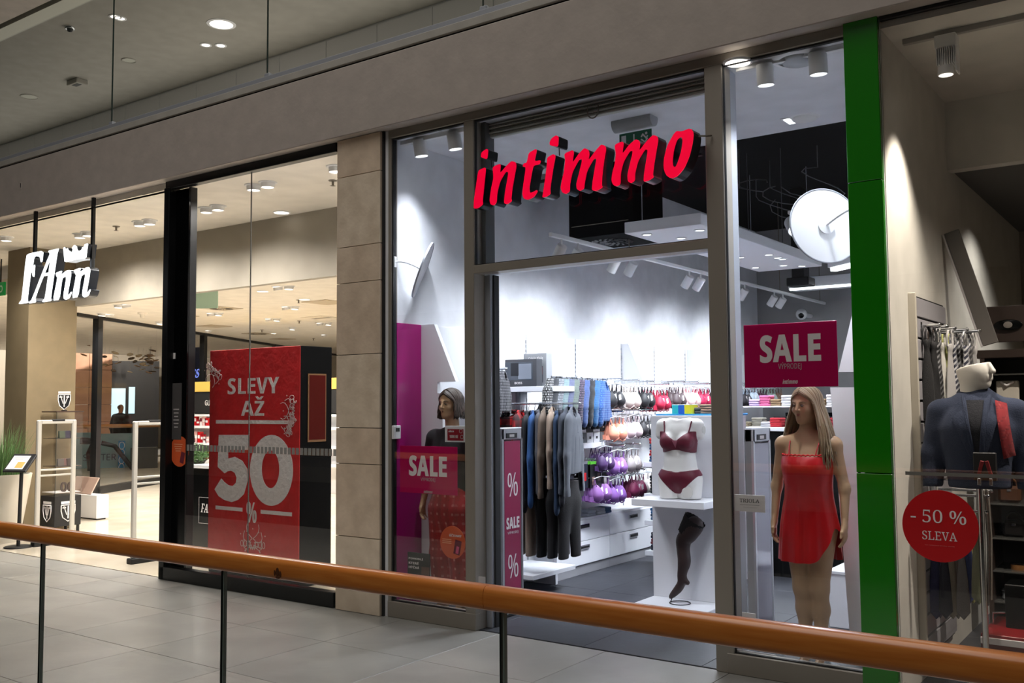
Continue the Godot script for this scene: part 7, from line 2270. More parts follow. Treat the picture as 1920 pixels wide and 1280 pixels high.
func podium() -> void:
	var m: Material = mats["white gloss"]
	var x0 := -3.89
	var x1 := -3.24
	var zf := -1.325
	var zb := -1.70
	var st := thing("display_stand", "white display stand with back panel and a shelf for the torso", "display stand", Vector3((x0 + x1) * 0.5, 0, (zf + zb) * 0.5))
	part(st, "base", G.new().cspan(Vector3(x0, 0.0, zb - 0.05), Vector3(x1, 0.05, zf), 0.003), m)
	var b0 := on_z(1222, 900, zb)
	var b1 := on_z(1352, 900, zb)
	part(st, "back_panel", G.new().cspan(Vector3(b0.x, 0.05, zb - 0.04), Vector3(b1.x, on_z(1290, 779, zb).y, zb), 0.003), m)
	part(st, "shelf", G.new().cspan(Vector3(x0, 0.848, zb), Vector3(x1, 0.905, zf), 0.003), m)
	# table behind with a coloured box and folded goods
	var tz := -2.5
	var ty := on_z(1300, 776, tz).y
	var a := on_z(1212, 776, tz)
	var tb := thing("sales_table", "blue topped sales table behind the white stand", "table", Vector3(a.x + 0.7, 0, tz - 0.3))
	part(tb, "top", G.new().cspan(Vector3(a.x + 0.1, ty - 0.02, tz - 0.7), Vector3(on_z(1347, 776, tz).x, ty, tz), 0.003), mat("table blue", rgb(40, 130, 190), 0.4))
	part(tb, "body", G.new().cspan(Vector3(a.x + 0.12, 0, tz - 0.68), Vector3(on_z(1345, 776, tz).x, ty - 0.02, tz - 0.03), 0.003), m)
	for i in 3:
		var c0 := on_z([1260, 1271.5, 1283][i], 764.5, tz - 0.02)
		var c1 := on_z([1271.5, 1283, 1295][i], 777, tz - 0.02)
		var b := thing("pantyhose_box", ["turquoise hosiery box on the blue table", "blue hosiery box on the blue table", "yellow hosiery box on the blue table"][i], "box", Vector3((c0.x + c1.x) * 0.5, ty, tz - 0.08))
		part(b, "carton", G.new().cspan(Vector3(c0.x, ty, tz - 0.18), Vector3(c1.x, ty + 0.085, tz - 0.02), 0.002), mat("hosiery %d" % i, [rgb(44, 170, 176), rgb(34, 90, 176), rgb(206, 196, 44)][i], 0.4))
		part(b, "lid", G.new().cspan(Vector3(c0.x, ty + 0.085, tz - 0.18), Vector3(c1.x, ty + 0.09, tz - 0.02), 0.001), mats["white panel"])
	for i in 2:
		var c := on_z([1309, 1335][i], 772, tz - 0.2)
		folded("folded_scarf", ["dark lace bundle folded on the blue table", "brown knit scarf folded on the blue table"][i], Vector3(c.x, ty, tz - 0.2), Vector3(0.2, 0.06 + 0.03 * i, 0.2), [rgb(60, 58, 52), rgb(132, 104, 84)][i], 40 + i)

func folded(called: String, label: String, at: Vector3, size: Vector3, color: Color, seed_: int, group := "") -> void:   # soft folded pile with fold layers
	var o := thing(called, label, "folded clothes", at, group)
	var m := cloth("fold %s" % color.to_html(), color)
	var n := maxi(2, int(size.y / 0.022))
	for i in n:
		var rows := []
		var h := size.y / n
		for k in 5:
			var t := [0.0, 0.12, 0.5, 0.88, 1.0][k] as float
			var s := [0.90, 0.99, 1.0, 0.98, 0.90][k] as float
			var row := []
			for j in 20:
				var a := TAU * j / 20.0
				var ex := signf(cos(a)) * pow(absf(cos(a)), 0.35)
				var ez := signf(sin(a)) * pow(absf(sin(a)), 0.35)
				var w := 1.0 + 0.03 * sin(j * 1.7 + seed_ + i * 2.1)
				row.append(at + Vector3(ex * size.x * 0.5 * s * w, (i + t) * h, ez * size.z * 0.5 * s * w))
			rows.append(row)
		var g := G.new().grid(rows, true)
		g.fan(rows[4], Vector3.UP)
		part(o, "fold", g, m)

func shop_gates() -> void:
	var m: Material = mat("gate silver", rgb(168, 170, 176), 0.35, 0.5)
	for k in [[925, 940, 981, 802, "left"], [1396, 1413, 1447, 803, "right"]]:
		var zf := -0.45 if k[4] == "left" else -0.75
		var xa := on_z(k[0], 900, zf).x
		var xb := on_z(k[1], 900, zf).x
		var zb := on_x(k[2], 900, xb).z
		var h := on_z(k[1], k[3], zf).y
		var o := thing("security_gate", "silver security gate with a magenta sale panel at the doorway" if k[4] == "left" else "silver security gate with a grey panel behind the right window", "security gate", Vector3((xa + xb) * 0.5, 0, (zf + zb) * 0.5))
		part(o, "front_post", G.new().cspan(Vector3(xa, 0.03, zf - 0.05), Vector3(xb, h, zf), 0.012), m)
		part(o, "rear_post", G.new().cspan(Vector3(xa, 0.03, zb), Vector3(xb, h, zb + 0.03), 0.008), m)
		part(o, "head", G.new().cspan(Vector3(xa, h - 0.10, zb), Vector3(xb, h, zf), 0.008), m)
		part(o, "sensor_window", G.new().cspan(Vector3(xb, h - 0.085, lerpf(zb, zf, 0.28)), Vector3(xb + 0.004, h - 0.045, lerpf(zb, zf, 0.78)), 0.001), mats["print black"])
		part(o, "sensor_badge", G.new().cspan(Vector3(xb + 0.004, h - 0.078, lerpf(zb, zf, 0.42)), Vector3(xb + 0.006, h - 0.055, lerpf(zb, zf, 0.64)), 0.001), mats["print grey"])
		var panel_m := mat("gate poster", rgb(150, 34, 78), 0.3) if k[4] == "left" else mat("gate acrylic", rgb(112, 110, 126), 0.12, 0.2)
		part(o, "panel", G.new().cspan(Vector3(xa + 0.02, 0.05, zb + 0.03), Vector3(xb - 0.006, h - 0.11, zf - 0.05), 0.002), panel_m)
		part(o, "foot", G.new().cspan(Vector3(xa - 0.02, 0.0, zb - 0.03), Vector3(xb + 0.02, 0.03, zf + 0.03), 0.006), mats["print black"])
		if k[4] == "left":
			var face := Basis(Vector3.UP, PI / 2)
			var zc := (zb + 0.03 + zf - 0.05) * 0.5
			var w := (zf - zb) - 0.08
			for t in [["%", 908, 0.62, 44], ["SALE", 980, 0.8, 22], ["VÝPRODEJ", 998, 0.66, 7], ["%", 1061, 0.62, 44]]:
				var c := on_x(961, t[1], xb)
				lettering(o, "lettering", t[0], mats["print white"], Vector3(xb - 0.005, c.y, zc), w * t[2], on_x(961, t[1] - t[3] * 0.5, xb).y - on_x(961, t[1] + t[3] * 0.5, xb).y, {"bold": t[0] == "SALE", "turn": face, "depth": 0.001})

# ----------------------------------------------------------------- clothes
var proto := {}
func hidden_root() -> Node3D:   # holder for the first copy while it is built; freed before the scene is read
	var n := Node3D.new()
	n.name = "pattern"
	add_child(n)
	return n

func make_bra() -> Node3D:
	var o := hidden_root()
	var g := G.new()
	for s in [-1.0, 1.0]:
		var rows := []
		for i in 7:
			var th := PI * 0.5 * i / 6.0
			var row := []
			for j in 14:
				var a := TAU * j / 14.0
				var up := maxf(sin(a), 0.0)          # cups taper towards the strap and are fuller below
				row.append(Vector3(s * (0.078 + 0.012 * up * cos(th)) + cos(th) * cos(a) * 0.08 * (1.0 - 0.45 * up), cos(th) * sin(a) * (0.1 if up > 0.0 else 0.068), sin(th) * 0.058 - 0.012 * up * cos(th)))
			rows.append(row)
		g.grid(rows, true)
		g.box(Vector3(s * 0.165, -0.04, -0.012), Vector3(0.05, 0.05, 0.006), Basis(Vector3.UP, s * 0.5))
	g.box(Vector3(0, -0.035, 0.012), Vector3(0.035, 0.04, 0.01))
	g.tube([Vector3(-0.16, -0.066, 0.0), Vector3(-0.08, -0.08, 0.012), Vector3(0, -0.05, 0.014), Vector3(0.08, -0.08, 0.012), Vector3(0.16, -0.066, 0.0)], 0.006, 5)
	part(o, "cups", g, mats["white panel"])
	for s in [-1.0, 1.0]:
		part(o, "strap", G.new().tube([Vector3(s * 0.1, 0.07, 0.012), Vector3(s * 0.118, 0.12, 0.004), Vector3(s * 0.12, 0.16, 0.0), Vector3(s * 0.125, 0.10, -0.012), Vector3(s * 0.16, -0.02, -0.014)], 0.005, 5), mats["white panel"])
	var h := G.new()
	h.tube([Vector3(-0.15, 0.158, 0), Vector3(-0.06, 0.172, 0), Vector3(0, 0.178, 0), Vector3(0.06, 0.172, 0), Vector3(0.15, 0.158, 0)], 0.0055, 6)
	h.tube([Vector3(0, 0.178, 0), Vector3(0, 0.205, 0), Vector3(0.014, 0.222, 0), Vector3(0, 0.236, 0), Vector3(-0.014, 0.226, 0)], 0.003, 5)
	part(o, "hanger", h, mat("clear hanger", rgb(206, 210, 214), 0.15))
	part(o, "price_tag", G.new().cbox(Vector3(0.0, 0.035, 0.058), Vector3(0.04, 0.055, 0.002), 0.0008, Basis(Vector3.BACK, 0.2)), mats["print white"])
	return o

func make_garment(kind: String) -> Node3D:   # hangs in the xy plane, hook at the origin, front towards +z
	var o := hidden_root()
	var len: float = {"robe": 0.82, "top": 0.42, "hoodie": 0.60}[kind]
	var f := Field.new(Vector3(-0.36, -len - 0.18, -0.07), Vector3(0.36, -0.02, 0.08), 0.0125)
	var sq := Vector3(1, 1, 3.6)
	f.cone(Vector3(0, -0.16, 0), Vector3(0, -len * 0.5, 0), 0.13, 0.19, 0.05, sq)
	f.cone(Vector3(0, -len * 0.5, 0), Vector3(0, -len + 0.03, 0), 0.19, 0.205, 0.05, sq)
	f.cone(Vector3(-0.14, -0.145, 0), Vector3(0.14, -0.145, 0), 0.04, 0.04, 0.04)
	for s in [-1.0, 1.0]:
		var reach: float = {"robe": 0.60, "top": 0.26, "hoodie": 0.56}[kind]
		f.cone(Vector3(s * 0.17, -0.16, 0), Vector3(s * 0.235, -0.16 - reach * 0.5, 0.01), 0.062, 0.056, 0.03, Vector3(1, 1, 1.6))
		f.cone(Vector3(s * 0.235, -0.16 - reach * 0.5, 0.01), Vector3(s * 0.245, -0.16 - reach, 0.014), 0.056, 0.05, 0.03, Vector3(1, 1, 1.5))
		if kind != "top":
			f.cone(Vector3(s * 0.245, -0.17 - reach, 0.014), Vector3(s * 0.245, -0.20 - reach, 0.014), 0.056, 0.056, 0.006, Vector3(1, 1, 1.4))
		for k in 4:   # creases across the sleeve and down the front
			var yy := -0.28 - reach * 0.2 * k
			f.cone(Vector3(s * 0.14, yy, 0.055), Vector3(s * 0.33, yy - 0.05 + 0.03 * (k % 2), 0.05), 0.006, 0.012, 0.014, Vector3.ONE, true)
			f.cone(Vector3(s * 0.33, yy, -0.02), Vector3(s * 0.30, yy - 0.09, 0.05), 0.010, 0.008, 0.014, Vector3.ONE, true)
		f.cone(Vector3(s * 0.07, -0.3, 0.06), Vector3(s * 0.1, -len, 0.065), 0.006, 0.014, 0.02, Vector3.ONE, true)
	f.ball(Vector3(0, -0.08, 0.01), Vector3(0.06, 0.05, 0.05), 0.01, true)
	f.cut(func(p: Vector3) -> float: return -p.y - len - (0.0 if absf(p.x) < 0.19 else 1.0))
	part(o, "garment", f.into(G.new()), mats["white panel"])
	var c := G.new()
	c.tube([Vector3(-0.055, -0.13, 0.03), Vector3(-0.07, -0.095, 0.0), Vector3(-0.05, -0.075, -0.03), Vector3(0.0, -0.07, -0.04), Vector3(0.05, -0.075, -0.03), Vector3(0.07, -0.095, 0.0), Vector3(0.055, -0.13, 0.03), Vector3(0.02, -0.25, 0.045)], 0.022 if kind != "top" else 0.012, 7)
	part(o, "collar", c, mats["white panel"])
	var h := G.new()
	h.tube([Vector3(-0.2, -0.13, 0), Vector3(-0.08, -0.075, 0), Vector3(0, -0.058, 0), Vector3(0.08, -0.075, 0), Vector3(0.2, -0.13, 0)], 0.007, 6)
	h.tube([Vector3(0, -0.058, 0), Vector3(0, -0.03, 0), Vector3(0.018, -0.014, 0), Vector3(0.0, 0.008, 0), Vector3(-0.018, -0.006, 0)], 0.003, 5)
	part(o, "hanger", h, mat("black hanger", rgb(26, 26, 28), 0.4))
	return o

func make_trousers() -> Node3D:
	var o := hidden_root()
	var f := Field.new(Vector3(-0.22, -0.95, -0.06), Vector3(0.22, -0.02, 0.06), 0.0135)
	f.cone(Vector3(0, -0.10, 0), Vector3(0, -0.28, 0), 0.15, 0.17, 0.04, Vector3(1, 1, 4.0))
	for s in [-1.0, 1.0]:
		f.cone(Vector3(s * 0.08, -0.28, 0), Vector3(s * 0.10, -0.86, 0.0), 0.085, 0.07, 0.03, Vector3(1, 1, 2.2))
	f.cut(func(p: Vector3) -> float: return maxf(p.y + 0.06, -p.y - 0.88))
	part(o, "trousers", f.into(G.new()), mats["white panel"])
	var h := G.new()
	h.tube([Vector3(-0.14, -0.05, 0), Vector3(0, -0.05, 0), Vector3(0.14, -0.05, 0)], 0.006, 6)
	h.tube([Vector3(0, -0.05, 0), Vector3(0, -0.03, 0), Vector3(0.018, -0.014, 0), Vector3(0.0, 0.008, 0), Vector3(-0.018, -0.006, 0)], 0.003, 5)
	part(o, "hanger", h, mat("black hanger", rgb(26, 26, 28), 0.4))
	return o

func hang(kind: String, called: String, label: String, category: String, group: String, t: Transform3D, m: Material, trim: Material = null) -> void:
	var o := copy(proto[kind], called, t, label, group)
	o.set_meta("category", category)
	for k in o.get_children():
		if k.name.begins_with("hanger") or k.name.begins_with("price"):
			continue
		k.material_override = trim if trim and (k.name.begins_with("collar")) else m

func arm_rail(called: String, label: String, a: Vector3, b: Vector3, group := "") -> void:
	var o := thing(called, label, "rail", a, group)
	part(o, "rod", G.new().cyl(a, b, 0.009, 10), mats["chrome"])
	part(o, "wall_plate", G.new().cbox(a, Vector3(0.012, 0.05, 0.03) if absf(b.x - a.x) > absf(b.z - a.z) else Vector3(0.03, 0.05, 0.012), 0.003), mats["chrome"])
	part(o, "stop", G.new().sphere(b, Vector3(0.013, 0.013, 0.013), 10, 6), mats["chrome"])

func racks() -> void:
	proto["bra"] = make_bra()
	for k in ["robe", "top", "hoodie"]:
		proto[k] = make_garment(k)
	proto["trousers"] = make_trousers()
	var rng := RandomNumberGenerator.new()
	rng.seed = 77
	var side := Basis(Vector3.UP, PI / 2)         # faces away from the left wall
	# --- dressing gowns on a cross rail near the doorway
	var rz := -1.40
	var r0 := on_z(934, 757, rz)
	var r1 := on_z(1076, 754, rz)
	arm_rail("clothes_rail", "chrome clothes rail carrying the row of dressing gowns", Vector3(WALL_L + 0.03, r0.y, rz), Vector3(r1.x + 0.06, r0.y, rz))
	var plaid := patterned("red plaid", print_tex("red plaid", Vector2i(96, 96), func(im: Image) -> void:
		im.fill(rgb(20, 16, 18))
		im.fill_rect(Rect2i(0, 0, 40, 40), rgb(190, 18, 24))
		im.fill_rect(Rect2i(40, 0, 56, 40), rgb(84, 10, 14))
		im.fill_rect(Rect2i(0, 40, 40, 56), rgb(84, 10, 14))), 7.0)
	var gowns := [
		["robe", "red and black plaid dressing gown at the wall end of the rail", plaid, null, 957],
		["robe", "second red and black plaid dressing gown with a red fleece collar", plaid, cloth("red fleece", rgb(196, 24, 30)), 978],
		["robe", "black dressing gown between the plaid and blue gowns", cloth("black gown", rgb(22, 22, 26)), null, 992],
		["robe", "bright blue dressing gown with navy lining on the cross rail", cloth("blue gown", rgb(28, 68, 118)), cloth("navy gown", rgb(26, 44, 84)), 1003],
		["robe", "grey dressing gown beside the bright blue one", cloth("grey gown", rgb(66, 66, 72)), null, 1012],
		["hoodie", "brownish grey fleece jacket with a cream collar", cloth("taupe fleece", rgb(96, 82, 71)), cloth("cream fleece", rgb(206, 190, 166)), 1022],
		["hoodie", "beige fleece jacket with a cream collar and ribbed cuffs", cloth("beige fleece", rgb(140, 121, 106)), cloth("cream fleece", rgb(206, 190, 166)), 1036],
		["robe", "steel blue dressing gown behind the beige fleece jacket", cloth("steel gown", rgb(24, 46, 74)), null, 1048],
		["robe", "dark navy dressing gown with a piped edge", cloth("dark navy gown", rgb(20, 22, 34)), null, 1056],
		["hoodie", "blue grey marl hooded jacket with long sleeves", cloth("grey marl b", rgb(58, 63, 74)), null, 1064],
		["hoodie", "light grey marl hooded jacket at the free end of the rail", cloth("grey marl", rgb(92, 96, 104)), null, 1074]]
	var gx0 := r0.x + 0.03
	for g in gowns:
		var x := on_z(g[4], 757, rz).x
		hang(g[0], "dressing_gown" if g[0] == "robe" else "fleece_jacket", g[1], "dressing gown" if g[0] == "robe" else "jacket", "", Transform3D(Basis(Vector3.UP, 0.6 if g[4] < 960 else PI / 2 + 0.40 + rng.randf_range(-0.12, 0.12)) * Basis().scaled(Vector3(rng.randf_range(0.88, 1.1), rng.randf_range(0.86, 1.12), 0.62)), Vector3(x, r0.y - 0.005, rz + rng.randf_range(-0.01, 0.01))), g[2], g[3])
	# lower row of trousers under the jackets, on a low shelf box
	var lr := r0.y - 0.62
	arm_rail("clothes_rail", "lower chrome rail with lounge trousers under the dressing gowns", Vector3(WALL_L + 0.03, lr, rz), Vector3(r1.x, lr, rz))
	var tcol := [["dark navy", rgb(24, 28, 42)], ["bright blue", rgb(40, 104, 172)], ["brown", rgb(104, 88, 76)], ["taupe", rgb(140, 124, 110)], ["black", rgb(20, 20, 22)], ["charcoal", rgb(44, 42, 44)], ["soft black", rgb(28, 26, 28)]]
	for i in tcol.size():
		hang("trousers", "lounge_trousers", "%s lounge trousers hanging on the lower rail" % tcol[i][0], "trousers", "", Transform3D(side * Basis().scaled(Vector3(1, 0.82, 1)), Vector3(lerpf(gx0 + 0.05, r1.x - 0.06, i / 6.0), lr - 0.005, rz)), cloth("trouser %d" % i, tcol[i][1]))
	var sb := on_y(1040, 1085, 0.0)
	var low := thing("low_shelf", "low white shelf under the lounge trousers", "shelf", Vector3(-4.98, 0, rz - 0.1))
	part(low, "board", G.new().cspan(Vector3(WALL_L + 0.03, 0.16, rz - 0.5), Vector3(-4.80, 0.2, rz + 0.2), 0.003), mats["white gloss"])
	part(low, "side", G.new().cspan(Vector3(WALL_L + 0.03, 0.0, rz - 0.5), Vector3(-5.0, 0.16, rz - 0.46), 0.003), mats["white gloss"])
	part(low, "side", G.new().cspan(Vector3(WALL_L + 0.03, 0.0, rz + 0.14), Vector3(-5.0, 0.16, rz + 0.18), 0.003), mats["white gloss"])
	# --- gift box shelf above
	var bz := -1.55
	var by := on_z(1000, 724, bz).y
	var bs0 := on_z(946, 727, bz)
	var bs1 := on_z(1038, 727, bz)
	var bsh := thing("wall_shelf", "white shelf holding the two underwear gift boxes", "shelf", Vector3((WALL_L + bs1.x) * 0.5, by - 0.05, bz - 0.15))
	part(bsh, "board", G.new().cspan(Vector3(WALL_L + 0.02, by - 0.05, bz - 0.36), Vector3(bs1.x, by, bz), 0.003), mats["white gloss"])
	part(bsh, "bracket", G.new().cspan(Vector3(WALL_L + 0.02, by - 0.22, bz - 0.2), Vector3(WALL_L + 0.06, by - 0.05, bz - 0.17), 0.003), mats["silver metal"])
	var gb := func(label: String, u0: float, v0: float, u1: float, v1: float, z: float, body: Color, text: String, tv: Array, win: Array, yaw: float) -> void:
		var a := on_z(u0, v0, z)
		var b := on_z(u1, v1, z)
		var c := Vector3((a.x + b.x) * 0.5, by + (a.y - b.y) * 0.5, z)
		var o := thing("gift_box", label, "box", Vector3(c.x, by, z - 0.05))
		part(o, "carton", G.new().cspan(Vector3(a.x, by, z - 0.10), Vector3(b.x, by + a.y - b.y, z), 0.004), mat("gift %s" % text, body, 0.45))
		var w0 := on_z(win[0], win[1], z)
		var w1 := on_z(win[2], win[3], z)
		part(o, "window", G.new().cspan(Vector3(w0.x, w1.y, z - 0.01), Vector3(w1.x, w0.y, z + 0.001), 0.001), mat("gift window", rgb(70, 76, 86), 0.2))
		if win[2] - win[0] > 20:
			part(o, "folded_shorts", G.new().cspan(Vector3(lerpf(w0.x, w1.x, 0.5), w1.y + 0.01, z), Vector3(lerpf(w0.x, w1.x, 0.95), lerpf(w1.y, w0.y, 0.9), z + 0.003), 0.002), mat("shorts grey", rgb(128, 134, 146), 0.8))
			part(o, "folded_shorts", G.new().cspan(Vector3(lerpf(w0.x, w1.x, 0.24), lerpf(w1.y, w0.y, 0.25), z), Vector3(lerpf(w0.x, w1.x, 0.52), lerpf(w1.y, w0.y, 0.97), z + 0.004), 0.002), mat("shorts dark", rgb(34, 36, 42), 0.8))
		else:
			part(o, "folded_shorts", G.new().cspan(Vector3(w0.x + 0.004, lerpf(w1.y, w0.y, 0.5), z), Vector3(w1.x - 0.004, w0.y - 0.004, z + 0.003), 0.002), mat("shorts red", rgb(150, 34, 44), 0.8))
		words(o, text, tv[0], tv[1], tv[2], tv[3], z + 0.001, mats["print white"], {"bold": true})
	gb.call("tall grey gift box with a window standing behind the black gift box", 981, 665, 1025, 726, bz - 0.14, rgb(150, 152, 156), "Calvin Klein", [991, 669, 1018, 674], [1009, 686, 1018, 717], 0.0)
	gb.call("dark grey gift box with folded shorts in its window on the white shelf", 934, 674, 1006, 723, bz, rgb(62, 63, 68), "BOSS", [965, 716, 979, 720], [945, 680, 999, 712], 0.0)
	# --- left group: patterned pyjamas at the doorway edge
	var small := [["grey checked", rgb(84, 84, 104)], ["turquoise", rgb(58, 134, 152)], ["pale floral", rgb(176, 160, 160)], ["navy and white", rgb(44, 62, 118)], ["black and white checked", rgb(70, 72, 84)], ["dark grey", rgb(46, 46, 52)]]
	var pz := -1.1
	var pr := on_z(918, 692, pz)
	arm_rail("clothes_rail", "short chrome rail with patterned pyjamas beside the gift boxes", Vector3(WALL_L + 0.03, pr.y, pz), Vector3(on_z(944, 690, pz).x + 0.03, pr.y, pz))
	var dots := func(base: Color, ink: Color) -> Callable:
		return func(im: Image) -> void:
			im.fill(base)
			for i in 4:
				for j in 4:
					im.fill_rect(Rect2i(i * 16 + (j % 2) * 8, j * 16, 8, 8), ink)
	for i in small.size():
		var pm: Material = patterned("pyjama %d" % i, print_tex("pyjama %d" % i, Vector2i(64, 64), dots.call(small[i][1], small[i][1].lightened(0.35) if i != 4 else rgb(226, 226, 230))), 9.0)
		hang("top", "pyjama_shirt", "%s pyjama top on the short rail" % small[i][0], "pyjamas", "", Transform3D(Basis(Vector3.UP, PI / 2 + 0.42).scaled(Vector3(0.86, 0.9, 0.86)), Vector3(lerpf(on_z(908, 700, pz).x, on_z(940, 700, pz).x, i / 5.0), pr.y - 0.005, pz + rng.randf_range(-0.01, 0.01))), pm)
	# --- hooks along the left wall: pyjama sleeves, then bras
	var front_x := -4.93
	var hook := func(y: float, z: float, out: float, label: String) -> void:
		arm_rail("wall_hook", label, Vector3(WALL_L + 0.03, y, z), Vector3(WALL_L + 0.03 + out, y, z), label)
	var tops := [["black with white stars", rgb(20, 20, 24), rgb(230, 230, 232)], ["charcoal", rgb(40, 42, 50), rgb(54, 56, 66)], ["white trimmed grey", rgb(120, 126, 136), rgb(210, 214, 220)], ["pale mint", rgb(150, 176, 180), rgb(126, 156, 162)], ["lilac grey", rgb(116, 124, 160), rgb(96, 104, 140)], ["sage", rgb(126, 140, 132), rgb(104, 118, 112)], ["dotted navy", rgb(30, 30, 58), rgb(150, 120, 150)], ["cornflower blue", rgb(84, 112, 178), rgb(70, 96, 160)], ["ink black", rgb(24, 26, 32), rgb(34, 36, 44)], ["sky blue", rgb(56, 128, 190), rgb(40, 104, 170)], ["azure floral", rgb(40, 96, 190), rgb(110, 170, 230)]]
	for i in tops.size():
		var u := 1034.0 + i * 9.6
		var p := on_x(u, 706.0 + i * 0.5, front_x + 0.02)
		if i % 3 == 0:
			hook.call(p.y, p.z - 0.12, 0.46, "chrome hook with pyjama tops below the white wall panels")
		hang("top", "pyjama_shirt", "%s pyjama top hanging on the left wall" % tops[i][0], "pyjamas", "", Transform3D(Basis(Vector3.UP, PI / 2 + 0.35), p), patterned("wall top %d" % i, print_tex("wall top %d" % i, Vector2i(64, 64), dots.call(tops[i][1].darkened(0.3), tops[i][2].darkened(0.3))), 11.0), null)
		if i % 2 == 0:
			hang("trousers", "pyjama_trousers", "black pyjama trousers under the tops on the left wall", "trousers", "black pyjama trousers on the left wall", Transform3D(Basis(Vector3.UP, PI / 2 + 0.3).scaled(Vector3(0.8, 0.32, 0.8)), p + Vector3(-0.08, -0.22, 0.02)), cloth("pyjama black", rgb(18, 18, 22)))
	# bras: [u, v of the front one, how many behind it, colour, word]
	var black := rgb(24, 24, 28)
	var rows := [
		["upper", [[1153, 750, 6, black, "black"], [1186, 752, 5, rgb(214, 204, 196), "ivory"], [1214, 753, 6, rgb(22, 22, 26), "jet black"], [1243, 757, 6, rgb(172, 16, 56), "raspberry red"], [1272, 751, 5, rgb(66, 52, 54), "dark brown"], [1299, 751, 5, rgb(226, 190, 188), "blush pink"], [1320, 753, 5, rgb(170, 14, 64), "crimson"], [1339, 753, 5, rgb(54, 20, 32), "dark plum"], [1398, 752, 4, rgb(40, 36, 42), "anthracite"], [1412, 748, 5, rgb(190, 204, 216), "pale blue"], [1432, 750, 5, rgb(92, 60, 76), "mauve"], [1447, 750, 4, rgb(170, 190, 178), "pale mint"], [1460, 749, 4, rgb(140, 110, 92), "tan"]]],
		["middle", [[1157, 812, 5, rgb(238, 158, 130), "peach"], [1189, 808, 4, rgb(216, 200, 204), "pearl"], [1212, 806, 3, rgb(26, 28, 36), "black"]]],
		["lower", [[1159, 876, 5, rgb(150, 104, 178), "lilac"], [1188, 872, 4, rgb(164, 156, 156), "silver grey"], [1136, 868, 3, rgb(70, 40, 92), "dark violet"]]],
		["lowest", [[1156, 928, 4, rgb(124, 78, 156), "purple"], [1197, 918, 4, rgb(112, 22, 66), "burgundy"], [1128, 925, 3, rgb(140, 90, 160), "orchid"], [1213, 915, 2, rgb(206, 198, 194), "cream"]]]]
	for row in rows:
		for b in row[1]:
			var p := on_x(b[0], b[1], front_x)
			hook.call(p.y + 0.225, p.z, 0.48, "chrome bra hook in the %s row of the left wall" % row[0])
			for k in b[2]:
				var jit := rng.randf_range(-0.06, 0.06)
				var t := Transform3D(Basis(Vector3.UP, PI / 2 + jit), p + Vector3(-0.045 * k, rng.randf_range(-0.006, 0.006), rng.randf_range(-0.012, 0.012)))
				var label: String = "%s bra hanging in the %s bra row" % [b[4], row[0]]
				hang("bra", "bra", label, "bra", "%s bras in the %s row" % [b[4], row[0]], t, mat("bra %s" % b[4], b[3], 0.6, 0.0, {"rim": 0.25}))
	# shelf of small boxes
	var sz := on_x(1098, 830, -5.0).z
	var sy := on_x(1100, 830, -5.0).y
	var shz0 := on_x(1075, 836, -5.0).z
	var shz1 := on_x(1139, 826, -5.0).z
	var sh := thing("wall_shelf", "white shelf with small white and brown underwear boxes", "shelf", Vector3(-5.15, sy - 0.05, (shz0 + shz1) * 0.5))
	part(sh, "board", G.new().cspan(Vector3(WALL_L + 0.02, sy - 0.055, shz1), Vector3(-4.98, sy, shz0 + 0.2), 0.003), mats["white gloss"])
	part(sh, "bracket", G.new().cspan(Vector3(WALL_L + 0.02, sy - 0.2, shz1 + 0.1), Vector3(WALL_L + 0.05, sy - 0.055, shz1 + 0.13), 0.003), mats["silver metal"])
	var cols := [["white", rgb(222, 222, 224)], ["brown", rgb(146, 92, 46)], ["grey", rgb(110, 112, 114)], ["black", rgb(30, 30, 32)], ["white", rgb(222, 222, 224)], ["taupe", rgb(160, 150, 136)]]
	var step := (shz1 - shz0) / 5.0
	for i in 5:
		for j in 3:
			if (i + j) % 5 == 4 and j == 2:
				continue
			var cc = cols[(i * 2 + j * 3 + i * j) % 6]
			var c := Vector3(-5.05, sy + j * 0.105, shz0 + step * (i + 0.4))
			var label: String = "small %s underwear box stacked on the wall shelf" % cc[0]
			var o := thing("underwear_box", label, "box", c, "small %s boxes on the wall shelf" % cc[0])
			part(o, "carton", G.new().cspan(c + Vector3(-0.08, 0.0, step * 0.46), c + Vector3(0.05, 0.1, -step * 0.46), 0.002), mat("carton %s" % cc[0], cc[1], 0.5))
			part(o, "print", G.new().cbox(c + Vector3(0.051, 0.05, 0), Vector3(0.002, 0.025, 0.03), 0.0005), mats["print black"] if cc[0] != "black" else mats["print white"])
